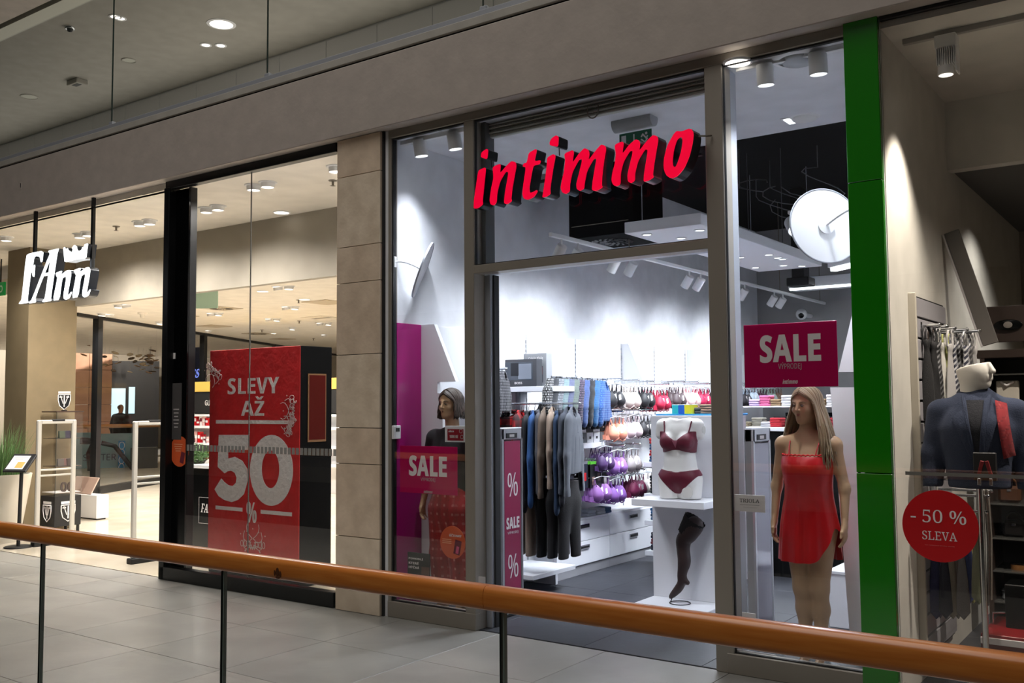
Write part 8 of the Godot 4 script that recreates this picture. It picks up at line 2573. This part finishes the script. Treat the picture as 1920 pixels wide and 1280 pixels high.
	# hosiery packs on hooks under the shelf
	for i in 4:
		var u: float = [1096, 1112, 1122, 1134][i]
		var p := on_x(u, 890, -4.96)
		arm_rail("wall_hook", "chrome hook with hosiery packs under the box shelf", Vector3(WALL_L + 0.03, p.y + 0.16, p.z), Vector3(-4.94, p.y + 0.16, p.z), "hosiery hooks under the box shelf")
		for k in 3:
			var q := p + Vector3(-0.03 * k, 0, 0.0)
			var o := thing("hosiery_pack", ["dark printed hosiery pack with a red mark", "black hosiery pack with a green header", "dark hosiery pack with a pale green header", "black and white printed hosiery pack"][i], "hosiery pack", q + Vector3(0, -0.12, 0), "hosiery packs of hook %s" % ["near the gowns", "with green headers", "with pale headers", "next to the lilac bras"][i])
			part(o, "card", G.new().cbox(q, Vector3(0.006, 0.26, 0.11), 0.002), mat("pack %d" % i, [rgb(34, 38, 52), rgb(30, 30, 32), rgb(46, 46, 50), rgb(40, 40, 42)][i], 0.35))
			part(o, "header", G.new().cbox(q + Vector3(0.001, 0.12, 0), Vector3(0.007, 0.03, 0.11), 0.001), mat("header %d" % i, [rgb(120, 120, 128), rgb(96, 190, 60), rgb(170, 206, 130), rgb(210, 210, 212)][i], 0.4))
			part(o, "picture", G.new().cbox(q + Vector3(0.004, -0.02 - 0.04 * (i % 2), 0), Vector3(0.002, 0.08, 0.05), 0.0005), mat("pack picture %d" % i, [rgb(190, 30, 36), rgb(150, 120, 110), rgb(120, 100, 100), rgb(200, 196, 192)][i], 0.4))
			part(o, "tab", G.new().tube([q + Vector3(0, 0.13, 0), q + Vector3(0, 0.165, 0)], 0.004, 5), mats["clear hanger"])
	# drawers
	var dx := -5.07
	var dz := [on_x(1044, 1080, dx).z, 0.0, 0.0]
	dz[1] = on_x(1144, 1050, dx).z
	dz[2] = dz[1] + (dz[1] - dz[0])
	var top := on_x(1120, 967, dx).y
	var mid := on_x(1120, 1008, dx).y
	for i in 3:
		var za: float = dz[0] + (dz[1] - dz[0]) * i
		var zb: float = za + (dz[1] - dz[0])
		var o := thing("drawer_unit", ["white two drawer cabinet at the dressing gowns", "white two drawer cabinet under the lilac bras", "white two drawer cabinet half hidden by the white stand"][i], "drawer cabinet", Vector3(dx - 0.13, 0, (za + zb) * 0.5))
		part(o, "carcass", G.new().cspan(Vector3(WALL_L + 0.03, 0.09, zb + 0.002), Vector3(dx - 0.022, top, za - 0.002), 0.002), mats["white gloss"])
		part(o, "plinth", G.new().cspan(Vector3(WALL_L + 0.03, 0.0, zb), Vector3(dx - 0.012, 0.09, za), 0.002), mat("plinth grey", rgb(150, 150, 154), 0.5))
		for k in [[0.10, mid - 0.004], [mid + 0.002, top - 0.02]]:
			var dr := part(o, "drawer", G.new().cspan(Vector3(dx - 0.02, k[0], zb + 0.004), Vector3(dx, k[1], za - 0.004), 0.002), mats["white gloss"])
			part(dr, "handle", G.new().cspan(Vector3(dx, k[1] - 0.075, (za + zb) * 0.5 - 0.09), Vector3(dx + 0.012, k[1] - 0.035, (za + zb) * 0.5 + 0.09), 0.004), mats["chrome"], "chrome pull handle")
			part(dr, "recess", G.new().cspan(Vector3(dx + 0.0125, k[1] - 0.066, (za + zb) * 0.5 - 0.08), Vector3(dx + 0.0135, k[1] - 0.046, (za + zb) * 0.5 + 0.08), 0.0005), mats["print black"])
	for i in 3:
		var c := on_x([1098, 1117, 1128][i], 962, dx - 0.12)
		folded("folded_briefs", ["pale grey pack of briefs on the drawer cabinet", "silver pack of briefs on the drawer cabinet", "dark blue folded briefs on the drawer cabinet"][i], Vector3(dx - 0.11, top, c.z), Vector3(0.15, 0.06, 0.16), [rgb(160, 166, 174), rgb(176, 178, 182), rgb(46, 74, 104)][i], i)
	# shelving with folded stacks just left of the white stand
	var fz := -3.2
	var shelf_v := [[866, 5], [925, 4], [975, 1], [1032, 4]]
	var sx0 := on_z(1207, 900, fz).x
	var su := thing("folding_shelf", "white shelf tower with folded knitwear behind the white stand", "shelf unit", Vector3(sx0 + 0.25, 0, fz - 0.2))
	part(su, "back", G.new().cspan(Vector3(sx0, 0.0, fz - 0.4), Vector3(sx0 + 0.7, on_z(1212, 800, fz).y, fz - 0.36), 0.003), mats["black void"])
	for k in shelf_v:
		var y := on_z(1212, k[0], fz).y
		part(su, "shelf", G.new().cspan(Vector3(sx0, y - 0.05, fz - 0.36), Vector3(sx0 + 0.7, y, fz), 0.003), mats["white gloss"])
	var stack := [["petrol blue", rgb(36, 70, 106)], ["teal black", rgb(24, 34, 42)], ["navy", rgb(30, 36, 60)], ["blue grey", rgb(60, 88, 116)], ["bright red", rgb(176, 18, 26)], ["black", rgb(20, 20, 24)], ["wine red", rgb(104, 18, 36)], ["cobalt", rgb(40, 108, 160)]]
	for i in 12:
		var s := [0, 0, 0, 1, 1, 1, 3, 3, 3, 2, 2, 0][i] as int
		var lvl := [0, 1, 2, 0, 1, 2, 0, 1, 2, 0, 1, 3][i] as int
		var y := on_z(1212, shelf_v[s][0], fz).y + lvl * 0.062
		var cc = stack[(i * 3 + lvl) % 8]
		folded("folded_sweater", "%s folded sweater in the shelf tower, %s shelf" % [cc[0], ["top", "second", "third", "bottom"][s]], Vector3(sx0 + 0.16, y, fz - 0.17), Vector3(0.26, 0.06, 0.26), cc[1], i, "%s sweaters in the shelf tower" % cc[0])
	# --- goods seen through the right display window: table with folded briefs
	var tz := -3.4
	var ta := on_z(1384, 800, tz)
	var tb := thing("bargain_table", "white bargain table heaped with patterned briefs behind the right gate", "table", Vector3(ta.x + 0.45, 0, tz - 0.3))
	part(tb, "top", G.new().cspan(Vector3(ta.x - 0.1, ta.y - 0.04, tz - 0.7), Vector3(ta.x + 1.0, ta.y, tz), 0.003), mats["white gloss"])
	part(tb, "body", G.new().cspan(Vector3(ta.x - 0.08, 0, tz - 0.68), Vector3(ta.x + 0.98, ta.y - 0.04, tz - 0.02), 0.003), mats["black void"])
	part(tb, "upper_shelf", G.new().cspan(Vector3(ta.x - 0.1, ta.y + 0.19, tz - 0.75), Vector3(ta.x + 1.0, ta.y + 0.205, tz - 0.3), 0.003), mats["white gloss"])
	for i in 16:
		var lev := i % 2
		var cc = [["leopard", rgb(104, 92, 70)], ["lilac", rgb(196, 170, 206)], ["zebra grey", rgb(116, 112, 100)], ["pink", rgb(206, 96, 140)], ["pale grey", rgb(176, 176, 180)], ["striped brown", rgb(126, 100, 72)], ["red", rgb(168, 26, 40)], ["white", rgb(214, 210, 210)]][i % 8]
		var y := ta.y + (0.205 if lev else 0.0)
		folded("folded_briefs", "%s briefs heaped on the %s of the bargain table" % [cc[0], "upper shelf" if lev else "top"], Vector3(ta.x + 0.02 + (i / 2) * 0.115, y, tz - (0.45 if lev else 0.12 + 0.05 * (i % 3))), Vector3(0.12, 0.05 + 0.02 * (i % 4), 0.15), cc[1], i + 60, "%s briefs on the bargain table" % cc[0])
	# low white cabinet behind the red slip's mannequin and dark stock shelves
	var cz := -1.6
	var c0 := on_z(1553, 1070, cz)
	var cb := thing("white_counter", "low white counter behind the blonde mannequin's legs", "counter", Vector3(c0.x + 0.3, 0, cz - 0.3))
	part(cb, "body", G.new().cspan(Vector3(c0.x, 0, cz - 0.6), Vector3(-1.63, c0.y - 0.02, cz), 0.003), mats["white gloss"])
	part(cb, "worktop", G.new().cspan(Vector3(c0.x - 0.01, c0.y - 0.02, cz - 0.61), Vector3(-1.63, c0.y + 0.005, cz + 0.01), 0.003), mats["white gloss"])
	var dz2 := -6.5
	var d0 := on_z(1455, 980, dz2)
	var d1 := on_z(1560, 980, dz2)
	var rk := thing("dark_stock_rack", "dark rack with boxes at the back of the shop behind the red slip", "rack", Vector3((d0.x + d1.x) * 0.5, 0, dz2 - 0.2))
	part(rk, "back", G.new().cspan(Vector3(d0.x, 0, dz2 - 0.5), Vector3(d1.x, 1.55, dz2 - 0.45), 0.003), mats["black void"])
	for y in [0.12, 0.45, 0.8, 1.15, 1.5]:
		part(rk, "shelf", G.new().cspan(Vector3(d0.x, y - 0.03, dz2 - 0.45), Vector3(d1.x, y, dz2), 0.003), mats["print grey"] if y < 0.2 else mats["black frame"])
	for i in 24:
		var y: float = [0.12, 0.45, 0.8, 1.15][i % 4]
		var x := lerpf(d0.x + 0.08, d1.x - 0.1, (i / 4) / 5.0)
		var cc = [["cream", rgb(190, 186, 176)], ["dark grey", rgb(58, 58, 62)], ["teal", rgb(58, 92, 96)], ["brown", rgb(86, 66, 52)]][(i + i / 4) % 4]
		var label: String = "%s box on the dark rack at the back" % cc[0]
		var o := thing("stock_box", label, "box", Vector3(x, y, dz2 - 0.2), "%s boxes on the dark rack" % cc[0])
		part(o, "carton", G.new().cspan(Vector3(x - 0.07, y, dz2 - 0.3), Vector3(x + 0.07, y + 0.14 + 0.03 * (i % 3), dz2 - 0.06), 0.003), mat("stock %s" % cc[0], cc[1], 0.6))
	for k in proto:
		remove_child(proto[k])
		proto[k].free()

# ----------------------------------------------------------------- tie shop on the right
func tie_shop() -> void:
	var wx := -1.455
	var cream := mat("tie shop wall", rgb(206, 203, 194), 0.7, 0.0, {"tex": tex["plaster tone"], "scale": 0.5, "world": true})
	var brown := mat("dark panelling", rgb(52, 40, 34), 0.45)
	structure("wall_left", G.new().span(Vector3(wx - 0.05, 0, -5.2), Vector3(wx, 4.0, -0.03)), cream)
	structure("ceiling", G.new().span(Vector3(wx, CEIL, STEP), Vector3(3.5, CEIL + 0.15, -0.02)), cream)
	structure("wall_bulkhead", G.new().span(Vector3(wx, 3.39, STEP - 0.12), Vector3(3.5, CEIL + 0.1, STEP)), cream)
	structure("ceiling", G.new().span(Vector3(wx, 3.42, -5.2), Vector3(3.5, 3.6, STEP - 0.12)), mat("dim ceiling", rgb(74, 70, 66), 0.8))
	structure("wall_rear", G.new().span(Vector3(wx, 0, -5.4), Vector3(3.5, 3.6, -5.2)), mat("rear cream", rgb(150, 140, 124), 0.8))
	structure("wall_right", G.new().span(Vector3(3.4, 0, -5.4), Vector3(3.6, 4.0, -0.02)), cream)
	structure("floor", G.new().span(Vector3(wx, -0.2, -5.2), Vector3(3.5, 0.0, -0.05)), mat("tie shop floor", rgb(96, 86, 74), 0.4))
	var gl := mat("tie shop glass", Color(0.1, 0.11, 0.11), 0.0, 0.0, {"alpha": 0.05})
	var w := frame_node("window_9", Vector3(0.5, 2, -0.012))
	part(w, "glass_pane", G.new().span(Vector3(wx, 0.1, -0.018), Vector3(3.4, 3.94, -0.006)), gl)
	part(w, "bottom_rail", G.new().cspan(Vector3(wx, 0, -0.05), Vector3(3.4, 0.1, 0.01), 0.004), mats["taupe metal"])
	part(w, "head_rail", G.new().cspan(Vector3(wx, 3.94, -0.05), Vector3(3.4, 3.966, 0.01), 0.003), mats["print black"])
	var s0 := on_z(1683, 883, 0.0)
	part(w, "frosted_stripe", G.new().span(Vector3(wx + 0.06, s0.y - 0.02, -0.006), Vector3(3.3, s0.y, -0.004)), mat("stripe grey", rgb(110, 108, 102), 0.7))
	# red round discount sticker on the glass
	var c := on_z(1762, 986, 0.0)
	var rr := 0.5 * (on_z(1833, 986, 0).x - on_z(1690, 986, 0).x)
	var st := thing("round_sticker", "big red round sticker reading - 50 % SLEVA on the tie shop glass", "sticker", c + Vector3(0, -rr, 0))
	part(st, "disc", G.new().lathe([Vector2(0, 0.0), Vector2(rr, 0.0), Vector2(rr, 0.0), Vector2(rr, -0.003)], 56, c, Basis(Vector3.RIGHT, PI / 2)), mat("sticker red", rgb(196, 8, 20), 0.4))
	for t in [["- 50 %", 1707, 953, 1812, 984], ["SLEVA", 1729, 994, 1795, 1015]]:
		words(st, t[0], t[1], t[2], t[3], t[4], 0.001, mats["print white"], {"serif": true})
	words(st, "na vybrané druhy zboží", 1734, 1020, 1790, 1026, 0.001, mat("sticker rose", rgb(226, 130, 130), 0.5), {"serif": true})
	# ceiling track and its ribbed projector
	var tz := -0.62
	var ta := on_y(1693, 84, 3.87)
	var zt := ta.z
	var tr := thing("lamp_track", "grey lamp track on the ceiling of the tie shop window", "lamp track", Vector3(ta.x + 1, 3.86, zt))
	part(tr, "rail", G.new().cspan(Vector3(ta.x, 3.865, zt - 0.018), Vector3(3.3, CEIL, zt + 0.018), 0.003), mat("track grey", rgb(150, 146, 140), 0.4))
	var lp := on_z(1776, 112, zt)
	var pj := thing("track_projector", "white ribbed projector lamp under the tie shop track", "spotlight", Vector3(lp.x, lp.y - 0.12, zt))
	var wsz := on_z(1797, 112, zt).x - on_z(1756, 112, zt).x
	part(pj, "adapter", G.new().cspan(Vector3(lp.x - wsz * 0.5, on_z(1776, 92, zt).y, zt - 0.05), Vector3(lp.x + wsz * 0.5, 3.866, zt + 0.05), 0.005), mats["lamp white"])
	part(pj, "bracket", G.new().cspan(Vector3(lp.x + wsz * 0.42, on_z(1776, 140, zt).y, zt - 0.05), Vector3(lp.x + wsz * 0.5, on_z(1776, 92, zt).y, zt + 0.05), 0.004), mats["lamp white"])
	var yb := on_z(1774, 141, zt).y
	var yt := on_z(1776, 93, zt).y
	part(pj, "barrel", G.new().lathe([Vector2(0, yt - 0.02), Vector2(wsz * 0.30, yt - 0.03), Vector2(wsz * 0.36, lerpf(yb, yt, 0.5)), Vector2(wsz * 0.38, yb + 0.004), Vector2(wsz * 0.38, yb + 0.004), Vector2(wsz * 0.33, yb)], 28, Vector3(lp.x - 0.01, 0, zt)), mats["lamp white"])
	for k in 9:
		var x := lp.x - wsz * 0.42 + k * wsz * 0.098
		part(pj, "cooling_fin", G.new().cspan(Vector3(x, lerpf(yb, yt, 0.35), zt - 0.07), Vector3(x + wsz * 0.035, yt, zt + 0.055), 0.001), mats["lamp white"])
	var lens := Vector3(lp.x - 0.01, yb + 0.002, zt)
	part(pj, "lens", G.new().lathe([Vector2(0, 0), Vector2(wsz * 0.34, 0)], 24, lens), mats["lamp glow"])
	spot(lens + Vector3(0, -0.012, 0), lens + Vector3(-0.12, -2, -0.05), 6.0, SOFT, 42.0, 0.03, 0.8)
	spot(Vector3(0.4, 3.85, zt), Vector3(0.2, 0.6, zt - 0.4), 11.0, SOFT, 62.0, 0.05, 0.8)  # unseen extra lamp added to lift the ceiling and bulkhead
	var pj2 := thing("track_projector", "unseen white projector lamp added to brighten the tie shop", "spotlight", Vector3(0.4, 3.7, zt))
	part(pj2, "barrel", G.new().lathe([Vector2(0, 0.16), Vector2(0.06, 0.15), Vector2(0.07, 0.0), Vector2(0.06, 0.0)], 20, Vector3(0.4, 3.88, zt) + Vector3(0, -0.02, 0)), mats["lamp white"])
	for p in [Vector3(-0.35, 3.42, -3.0), Vector3(0.2, 3.42, -3.4), Vector3(-0.9, 3.42, -2.6)]:  # added downlights, none is known in this ceiling
		var f := thing("flush_downlight", "small warm downlight added to the dim tie shop ceiling", "ceiling lamp", p, "added warm downlights of the tie shop")
		part(f, "diffuser", G.new().lathe([Vector2(0, -0.006), Vector2(0.05, -0.006)], 16, p), mat("warm glow", Color(1, 0.8, 0.5), 0.5, 0.0, {"glow": 2.0, "glow_color": Color(1, 0.82, 0.55)}))
		part(f, "ring", G.new().lathe([Vector2(0.065, 0), Vector2(0.065, -0.006), Vector2(0.05, -0.008)], 16, p), brown)
		spot(p + Vector3(0, -0.02, 0), p + Vector3(0, -2, 0), 2.5, WARM, 60.0, 0.05)
	# slat wall with hooks along the left side
	var z0 := -0.475
	var z1 := -1.36
	var ytop := on_x(1705, 549, wx + 0.03).y
	var sw := thing("slat_wall", "pale grey slat wall panel with ties, on the tie shop's side wall", "slat wall", Vector3(wx + 0.02, 0, (z0 + z1) * 0.5))
	part(sw, "core", G.new().span(Vector3(wx, 0.12, z1), Vector3(wx + 0.02, ytop, z0)), mats["print black"])
	part(sw, "edge_trim", G.new().cspan(Vector3(wx, 0.12, z0 - 0.008), Vector3(wx + 0.045, ytop + 0.01, z0 + 0.02), 0.003), mat("edge cream", rgb(190, 184, 170), 0.5))
	var pitch := (ytop - 0.14) / 17.0
	for k in 17:
		part(sw, "slat", G.new().cspan(Vector3(wx + 0.018, 0.14 + k * pitch, z1), Vector3(wx + 0.035, 0.14 + (k + 1) * pitch - 0.014, z0 - 0.01), 0.002), mat("slat grey", rgb(150, 148, 152), 0.4))
	ties(wx + 0.035)
	suit_form(Vector3(-1.09, 0.0, -0.47))
	accessories()

func tie_mesh(length: float, wide: float, tone_seed: int) -> G:   # knotted tie hanging from a hook: loop, knot, blade
	var g := G.new()
	g.tube([Vector3(-0.022, -0.10, 0), Vector3(-0.026, -0.04, 0.006), Vector3(-0.012, 0.0, 0.004), Vector3(0.012, 0.0, -0.004), Vector3(0.026, -0.04, -0.006), Vector3(0.022, -0.10, 0)], 0.011, 6, false, 0.5)
	var rows := []
	for k in [[-0.085, 0.016, 0.012], [-0.10, 0.024, 0.016], [-0.13, 0.018, 0.014], [-0.145, 0.016, 0.008], [-0.3, wide * 0.38, 0.008], [-length * 0.8, wide * 0.48, 0.007], [-length + 0.045, wide * 0.5, 0.006], [-length, 0.002, 0.004]]:
		var row := []
		for j in 10:
			var a := TAU * j / 10.0
			row.append(Vector3(cos(a) * k[1], k[0], sin(a) * k[2]))
		rows.append(row)
	g.grid(rows, true)
	return g

func ties(x: float) -> void:
	var stripe := func(a: Color, b: Color) -> Callable:
		return func(im: Image) -> void:
			for i in 64:
				for j in 64:
					im.set_pixel(i, j, a if (i + j) % 32 < 18 else b)
	var kinds := [["plain black", rgb(22, 22, 24), null], ["charcoal", rgb(44, 42, 44), null], ["black and silver striped", rgb(26, 26, 28), rgb(150, 150, 152)], ["dark brown striped", rgb(42, 30, 26), rgb(92, 76, 66)], ["white", rgb(196, 194, 186), null], ["pale yellow green", rgb(190, 192, 120), null], ["silver grey", rgb(168, 166, 164), null], ["navy and white striped", rgb(26, 30, 50), rgb(190, 190, 190)], ["grey striped", rgb(58, 58, 62), rgb(120, 118, 116)]]
	var mesh := tie_mesh(0.62, 0.085, 1).mesh()
	var y := on_x(1735, 611, x + 0.06).y
	# upper row: hooks stand out from the slat wall, ties one behind the other
	var order := [0, 1, 3, 2, 0, 2, 4, 5, 6, 7, 2, 8, 7, 8, 6]
	for i in order.size():
		var k: int = order[i]
		var u := 1719.0 + i * 7.6
		var p := on_z(u, 617 + i * 1.0, 0)
		var z := -0.62 - 0.05 * (i % 4) - 0.018 * i
		var q := on_z(u, 612.0 + i * 0.9, z)
		q.x = maxf(q.x, x + 0.03)
		var m: Material = cloth("tie %d" % k, kinds[k][1], 0.6) if kinds[k][2] == null else patterned("tie %d" % k, print_tex("tie %d" % k, Vector2i(64, 64), stripe.call(kinds[k][1], kinds[k][2])), 14.0, 0.6)
		var t := thing("tie", "%s tie hanging in the upper row of the slat wall" % kinds[k][0], "tie", q, "%s ties in the upper row" % kinds[k][0])
		piece(t, "blade", mesh, m, Transform3D(Basis(Vector3.UP, 0.5 + 0.2 * (i % 3)), Vector3.ZERO))
		if i % 3 == 0:
			arm_rail("slat_hook", "chrome hook with ties in the upper row of the slat wall", Vector3(x, q.y + 0.004, z), Vector3(q.x + 0.08, q.y + 0.004, z), "upper tie hooks")
	# lower row: navy, patterned and pale ties
	var lower := [[1735, "royal navy", rgb(34, 38, 92)], [1746, "midnight blue", rgb(30, 30, 66)], [1757, "ink blue", rgb(40, 42, 84)], [1768, "dark navy", rgb(24, 26, 48)], [1781, "beige chevron", rgb(140, 132, 116)], [1791, "stone", rgb(120, 116, 110)], [1801, "pewter", rgb(110, 108, 108)], [1812, "denim blue", rgb(44, 58, 108)], [1819, "straw yellow", rgb(176, 172, 110)], [1829, "sage green", rgb(120, 124, 100)]]
	var long := tie_mesh(0.55, 0.08, 2).mesh()
	for i in lower.size():
		var z := -0.62 - 0.03 * (i % 3)
		var q := on_z(lower[i][0], 990 - (30 if i > 6 else 0), z)
		q.x = maxf(q.x, x + 0.03)
		var t := thing("tie", "%s tie in the lower row behind the red sticker" % lower[i][1], "tie", q)
		piece(t, "blade", long, cloth("low tie %d" % i, lower[i][2], 0.6), Transform3D(Basis(Vector3.UP, 0.4 + 0.2 * (i % 3)), Vector3.ZERO))
		if i % 3 == 0:
			arm_rail("slat_hook", "chrome hook with ties in the lower row of the slat wall", Vector3(x, q.y + 0.004, z), Vector3(q.x + 0.06, q.y + 0.004, z), "lower tie hooks")
	# scarves and belts hanging as long bands between the rows
	var bands := [["grey striped scarf", rgb(96, 96, 96), 1736, 830, 5], ["pale scarf band", rgb(150, 148, 140), 1748, 835, 4], ["long grey belt", rgb(92, 90, 86), 1836, 900, 5], ["woven dark belt", rgb(52, 48, 44), 1843, 930, 5], ["patterned silk band", rgb(110, 104, 96), 1849, 920, 4]]
	for i in bands.size():
		var z := -0.72 - 0.04 * i
		var q := on_z(bands[i][2], bands[i][3], z)
		var g := G.new()
		for s in [-1.0, 1.0]:
			g.tube([q + Vector3(s * 0.012, 0.0, 0), q + Vector3(s * 0.02, -0.3, 0.004), q + Vector3(s * 0.016 - 0.01, -0.62 - 0.05 * s, 0.006)], 0.016, 6, true, 0.35)
		g.tube([q + Vector3(-0.012, -0.004, 0), q + Vector3(0, 0.012, 0), q + Vector3(0.012, -0.004, 0)], 0.01, 6)
		arm_rail("slat_hook", "chrome hook carrying a long scarf or belt beside the suit", Vector3(-1.42, q.y, z), q + Vector3(0.03, 0, 0), "long hooks beside the suit")
		solo("hanging_band", g, cloth("band %d" % i, bands[i][1], 0.6), "%s hanging beside the navy jacket" % bands[i][0], "scarf" if i < 2 else "belt")
	# hangers with chrome clips below the jacket sleeve
	var hq := on_z(1745, 822, -0.62)
	for i in 4:
		var q := hq + Vector3(i * 0.018 - 0.03, 0, -0.02 * i)
		var g := G.new()
		g.tube([q + Vector3(0, 0, 0), q + Vector3(-0.008, -0.05, 0), q + Vector3(-0.008, -0.2, 0.0), q + Vector3(0.008, -0.2, 0.0), q + Vector3(0.008, -0.05, 0), q], 0.004, 5)
		solo("belt_loop", g, mat("loop grey", rgb(150, 146, 140), 0.5), "pale cord loop hanging on the low slat hook", "loop", "cord loops on the slat wall")

func accessories() -> void:   # dark glass shelves with belts, bow ties and bags behind the suit
	var brown := mats["dark panelling"] as Material
	var z := -1.9
	var x0 := on_z(1838, 700, z).x
	var un := thing("accessory_cabinet", "dark brown cabinet with glass shelves behind the navy suit", "cabinet", Vector3(x0 + 0.9, 0, z - 0.2))
	var ytop := on_z(1880, 655, z).y
	part(un, "back", G.new().cspan(Vector3(x0, 0, z - 0.5), Vector3(x0 + 2.2, ytop, z - 0.46), 0.003), brown)
	part(un, "cornice", G.new().cspan(Vector3(x0 - 0.03, ytop - 0.06, z - 0.5), Vector3(x0 + 2.2, ytop, z), 0.004), brown)
	part(un, "side", G.new().cspan(Vector3(x0, 0, z - 0.46), Vector3(x0 + 0.03, ytop - 0.06, z), 0.003), brown)
	var shelf_y := []
	for v in [700, 768, 945, 1010, 1072, 1130]:
		var y := on_z(1890, v, z).y
		shelf_y.append(y)
		part(un, "shelf", G.new().cspan(Vector3(x0 + 0.03, y - 0.012, z - 0.46), Vector3(x0 + 2.2, y, z - 0.02), 0.002), mat("smoked shelf", rgb(70, 70, 68), 0.15, 0.0))
	var kinds := [["brown leather bag with a curved handle", rgb(74, 48, 32)], ["black leather handbag", rgb(22, 20, 20)], ["tan leather belt coil", rgb(120, 82, 46)], ["patterned grey silk square", rgb(120, 126, 130)], ["dark red leather case", rgb(96, 14, 20)], ["black shaving case", rgb(28, 26, 26)]]
	for i in 12:
		var k = kinds[i % 6]
		var lev: int = [2, 3, 4, 5][i % 4]
		var x := x0 + 0.14 + (i / 4) * 0.17 + 0.02 * (i % 3)
		var q := Vector3(x, shelf_y[lev], z - 0.16)
		var m := mat("goods %d" % (i % 6), k[1], 0.35)
		var word: String = ["upper", "second", "third", "lowest"][lev - 2]
		var o := thing("leather_bag" if i % 6 < 2 else "accessory", "%s on the %s glass shelf" % [k[0], word], "accessory", q, "%s on the %s glass shelf" % [k[0], word])
		if i % 6 < 2:
			part(o, "body", G.new().cbox(q + Vector3(0, 0.06, 0), Vector3(0.15, 0.12, 0.09), 0.02), m)
			var hd := []
			for t in 9:
				hd.append(q + Vector3(cos(PI * t / 8.0) * 0.05, 0.12 + sin(PI * t / 8.0) * 0.06, 0.02))
			part(o, "handle", G.new().tube(hd, 0.007, 6), m)
			part(o, "clasp", G.new().cbox(q + Vector3(0, 0.09, 0.047), Vector3(0.03, 0.02, 0.006), 0.002), mats["chrome"])
		elif i % 6 == 2:
			part(o, "coil", G.new().lathe([Vector2(0.03, 0), Vector2(0.055, 0), Vector2(0.055, 0), Vector2(0.055, 0.035), Vector2(0.055, 0.035), Vector2(0.03, 0.035)], 24, q), m)
			part(o, "buckle", G.new().cbox(q + Vector3(0.055, 0.018, 0.02), Vector3(0.012, 0.04, 0.04), 0.003), mats["chrome"])
		else:
			part(o, "body", G.new().cbox(q + Vector3(0, 0.035, 0), Vector3(0.14, 0.07, 0.12), 0.012), m)
			part(o, "flap", G.new().cbox(q + Vector3(0, 0.072, 0.01), Vector3(0.142, 0.008, 0.12), 0.003, Basis(Vector3.RIGHT, 0.06)), m)
	# folded shirts with bow ties on the upper shelves
	for i in 4:
		var q := Vector3(x0 + 0.16 + i * 0.2, shelf_y[1], z - 0.1)
		var pk := thing("boxed_shirt", ["white boxed shirt with black stripes on the top shelf", "golden silk scarf folded on the top shelf", "white boxed shirt with scroll print on the top shelf", "cream boxed shirt at the end of the top shelf"][i], "shirt", q)
		part(pk, "sleeve", G.new().cbox(q + Vector3(0, 0.11, 0), Vector3(0.15, 0.2, 0.03), 0.006, Basis(Vector3.RIGHT, -0.15)), mat("boxed %d" % i, [rgb(190, 184, 172), rgb(196, 142, 56), rgb(186, 184, 182), rgb(176, 166, 146)][i], 0.6))
		part(pk, "collar", G.new().tube([q + Vector3(-0.04, 0.2, 0.0), q + Vector3(0, 0.175, 0.03), q + Vector3(0.04, 0.2, 0.0)], 0.01, 6), mats["print white"])
	# slanting grey board, hanging shoe sole sign and red case base
	var sb := thing("leaning_board", "tall grey display board leaning across the back of the tie shop", "board", on_z(1850, 640, -1.5))
	var pa := on_z(1784, 434, -1.5)
	var pb := on_z(1858, 645, -1.5)
	var d := (pb - pa).normalized()
	part(sb, "board", G.new().cbox((pa + pb) * 0.5, Vector3(0.10, (pb - pa).length(), 0.02), 0.003, Basis(Vector3(-d.y, d.x, 0).normalized(), -d, Vector3.BACK)), mat("board slate", rgb(96, 92, 88), 0.4))
	part(sb, "edge", G.new().cbox((pa + pb) * 0.5 + Vector3(-0.056, -0.018, 0), Vector3(0.012, (pb - pa).length(), 0.024), 0.002, Basis(Vector3(-d.y, d.x, 0).normalized(), -d, Vector3.BACK)), mats["print grey"])
	var ps := on_z(1890, 609, z + 0.02)
	var sg := thing("oval_sign", "black oval sign with a pale emblem above the accessory cabinet", "sign", ps)
	part(sg, "oval", G.new().sphere(ps, Vector3(0.095, 0.04, 0.008), 28, 10), mats["black gloss"])
	part(sg, "emblem", G.new().sphere(ps + Vector3(0.0, 0.0, 0.008), Vector3(0.03, 0.024, 0.003), 20, 8), mat("emblem grey", rgb(128, 122, 116), 0.5))
	part(sg, "carrier", G.new().cspan(Vector3(x0, ps.y - 0.12, z - 0.05), Vector3(x0 + 2.2, ps.y + 0.14, z), 0.003), brown)
	var rc := on_z(1900, 1185, -1.2)
	var rb := thing("red_display_base", "dark red display base with a white edge at the bottom of the tie shop window", "display base", Vector3(rc.x + 0.2, 0, -1.2))
	part(rb, "base", G.new().cspan(Vector3(on_z(1850, 1190, -1.2).x, 0.0, -1.6), Vector3(rc.x + 1.2, 0.22, -1.0), 0.004), mat("base red", rgb(120, 10, 16), 0.4))
	part(rb, "edge", G.new().cspan(Vector3(on_z(1850, 1190, -1.2).x, 0.16, -1.0), Vector3(rc.x + 1.2, 0.20, -0.985), 0.002), mats["print grey"])
	var dk := thing("black_pedestal", "black square pedestal with a chrome frame behind the red base", "pedestal", Vector3(rc.x + 0.05, 0.22, -1.35))
	part(dk, "body", G.new().cspan(Vector3(rc.x - 0.05, 0.22, -1.5), Vector3(rc.x + 0.2, 0.5, -1.25), 0.006), mats["black gloss"])
	var lp := []
	for p in [[1862, 1150], [1862, 1168], [1862, 1148], [1885, 1148]]:
		lp.append(on_z(p[0], p[1], -1.2))
	part(dk, "frame", G.new().tube(lp, 0.006, 6), mats["chrome"])
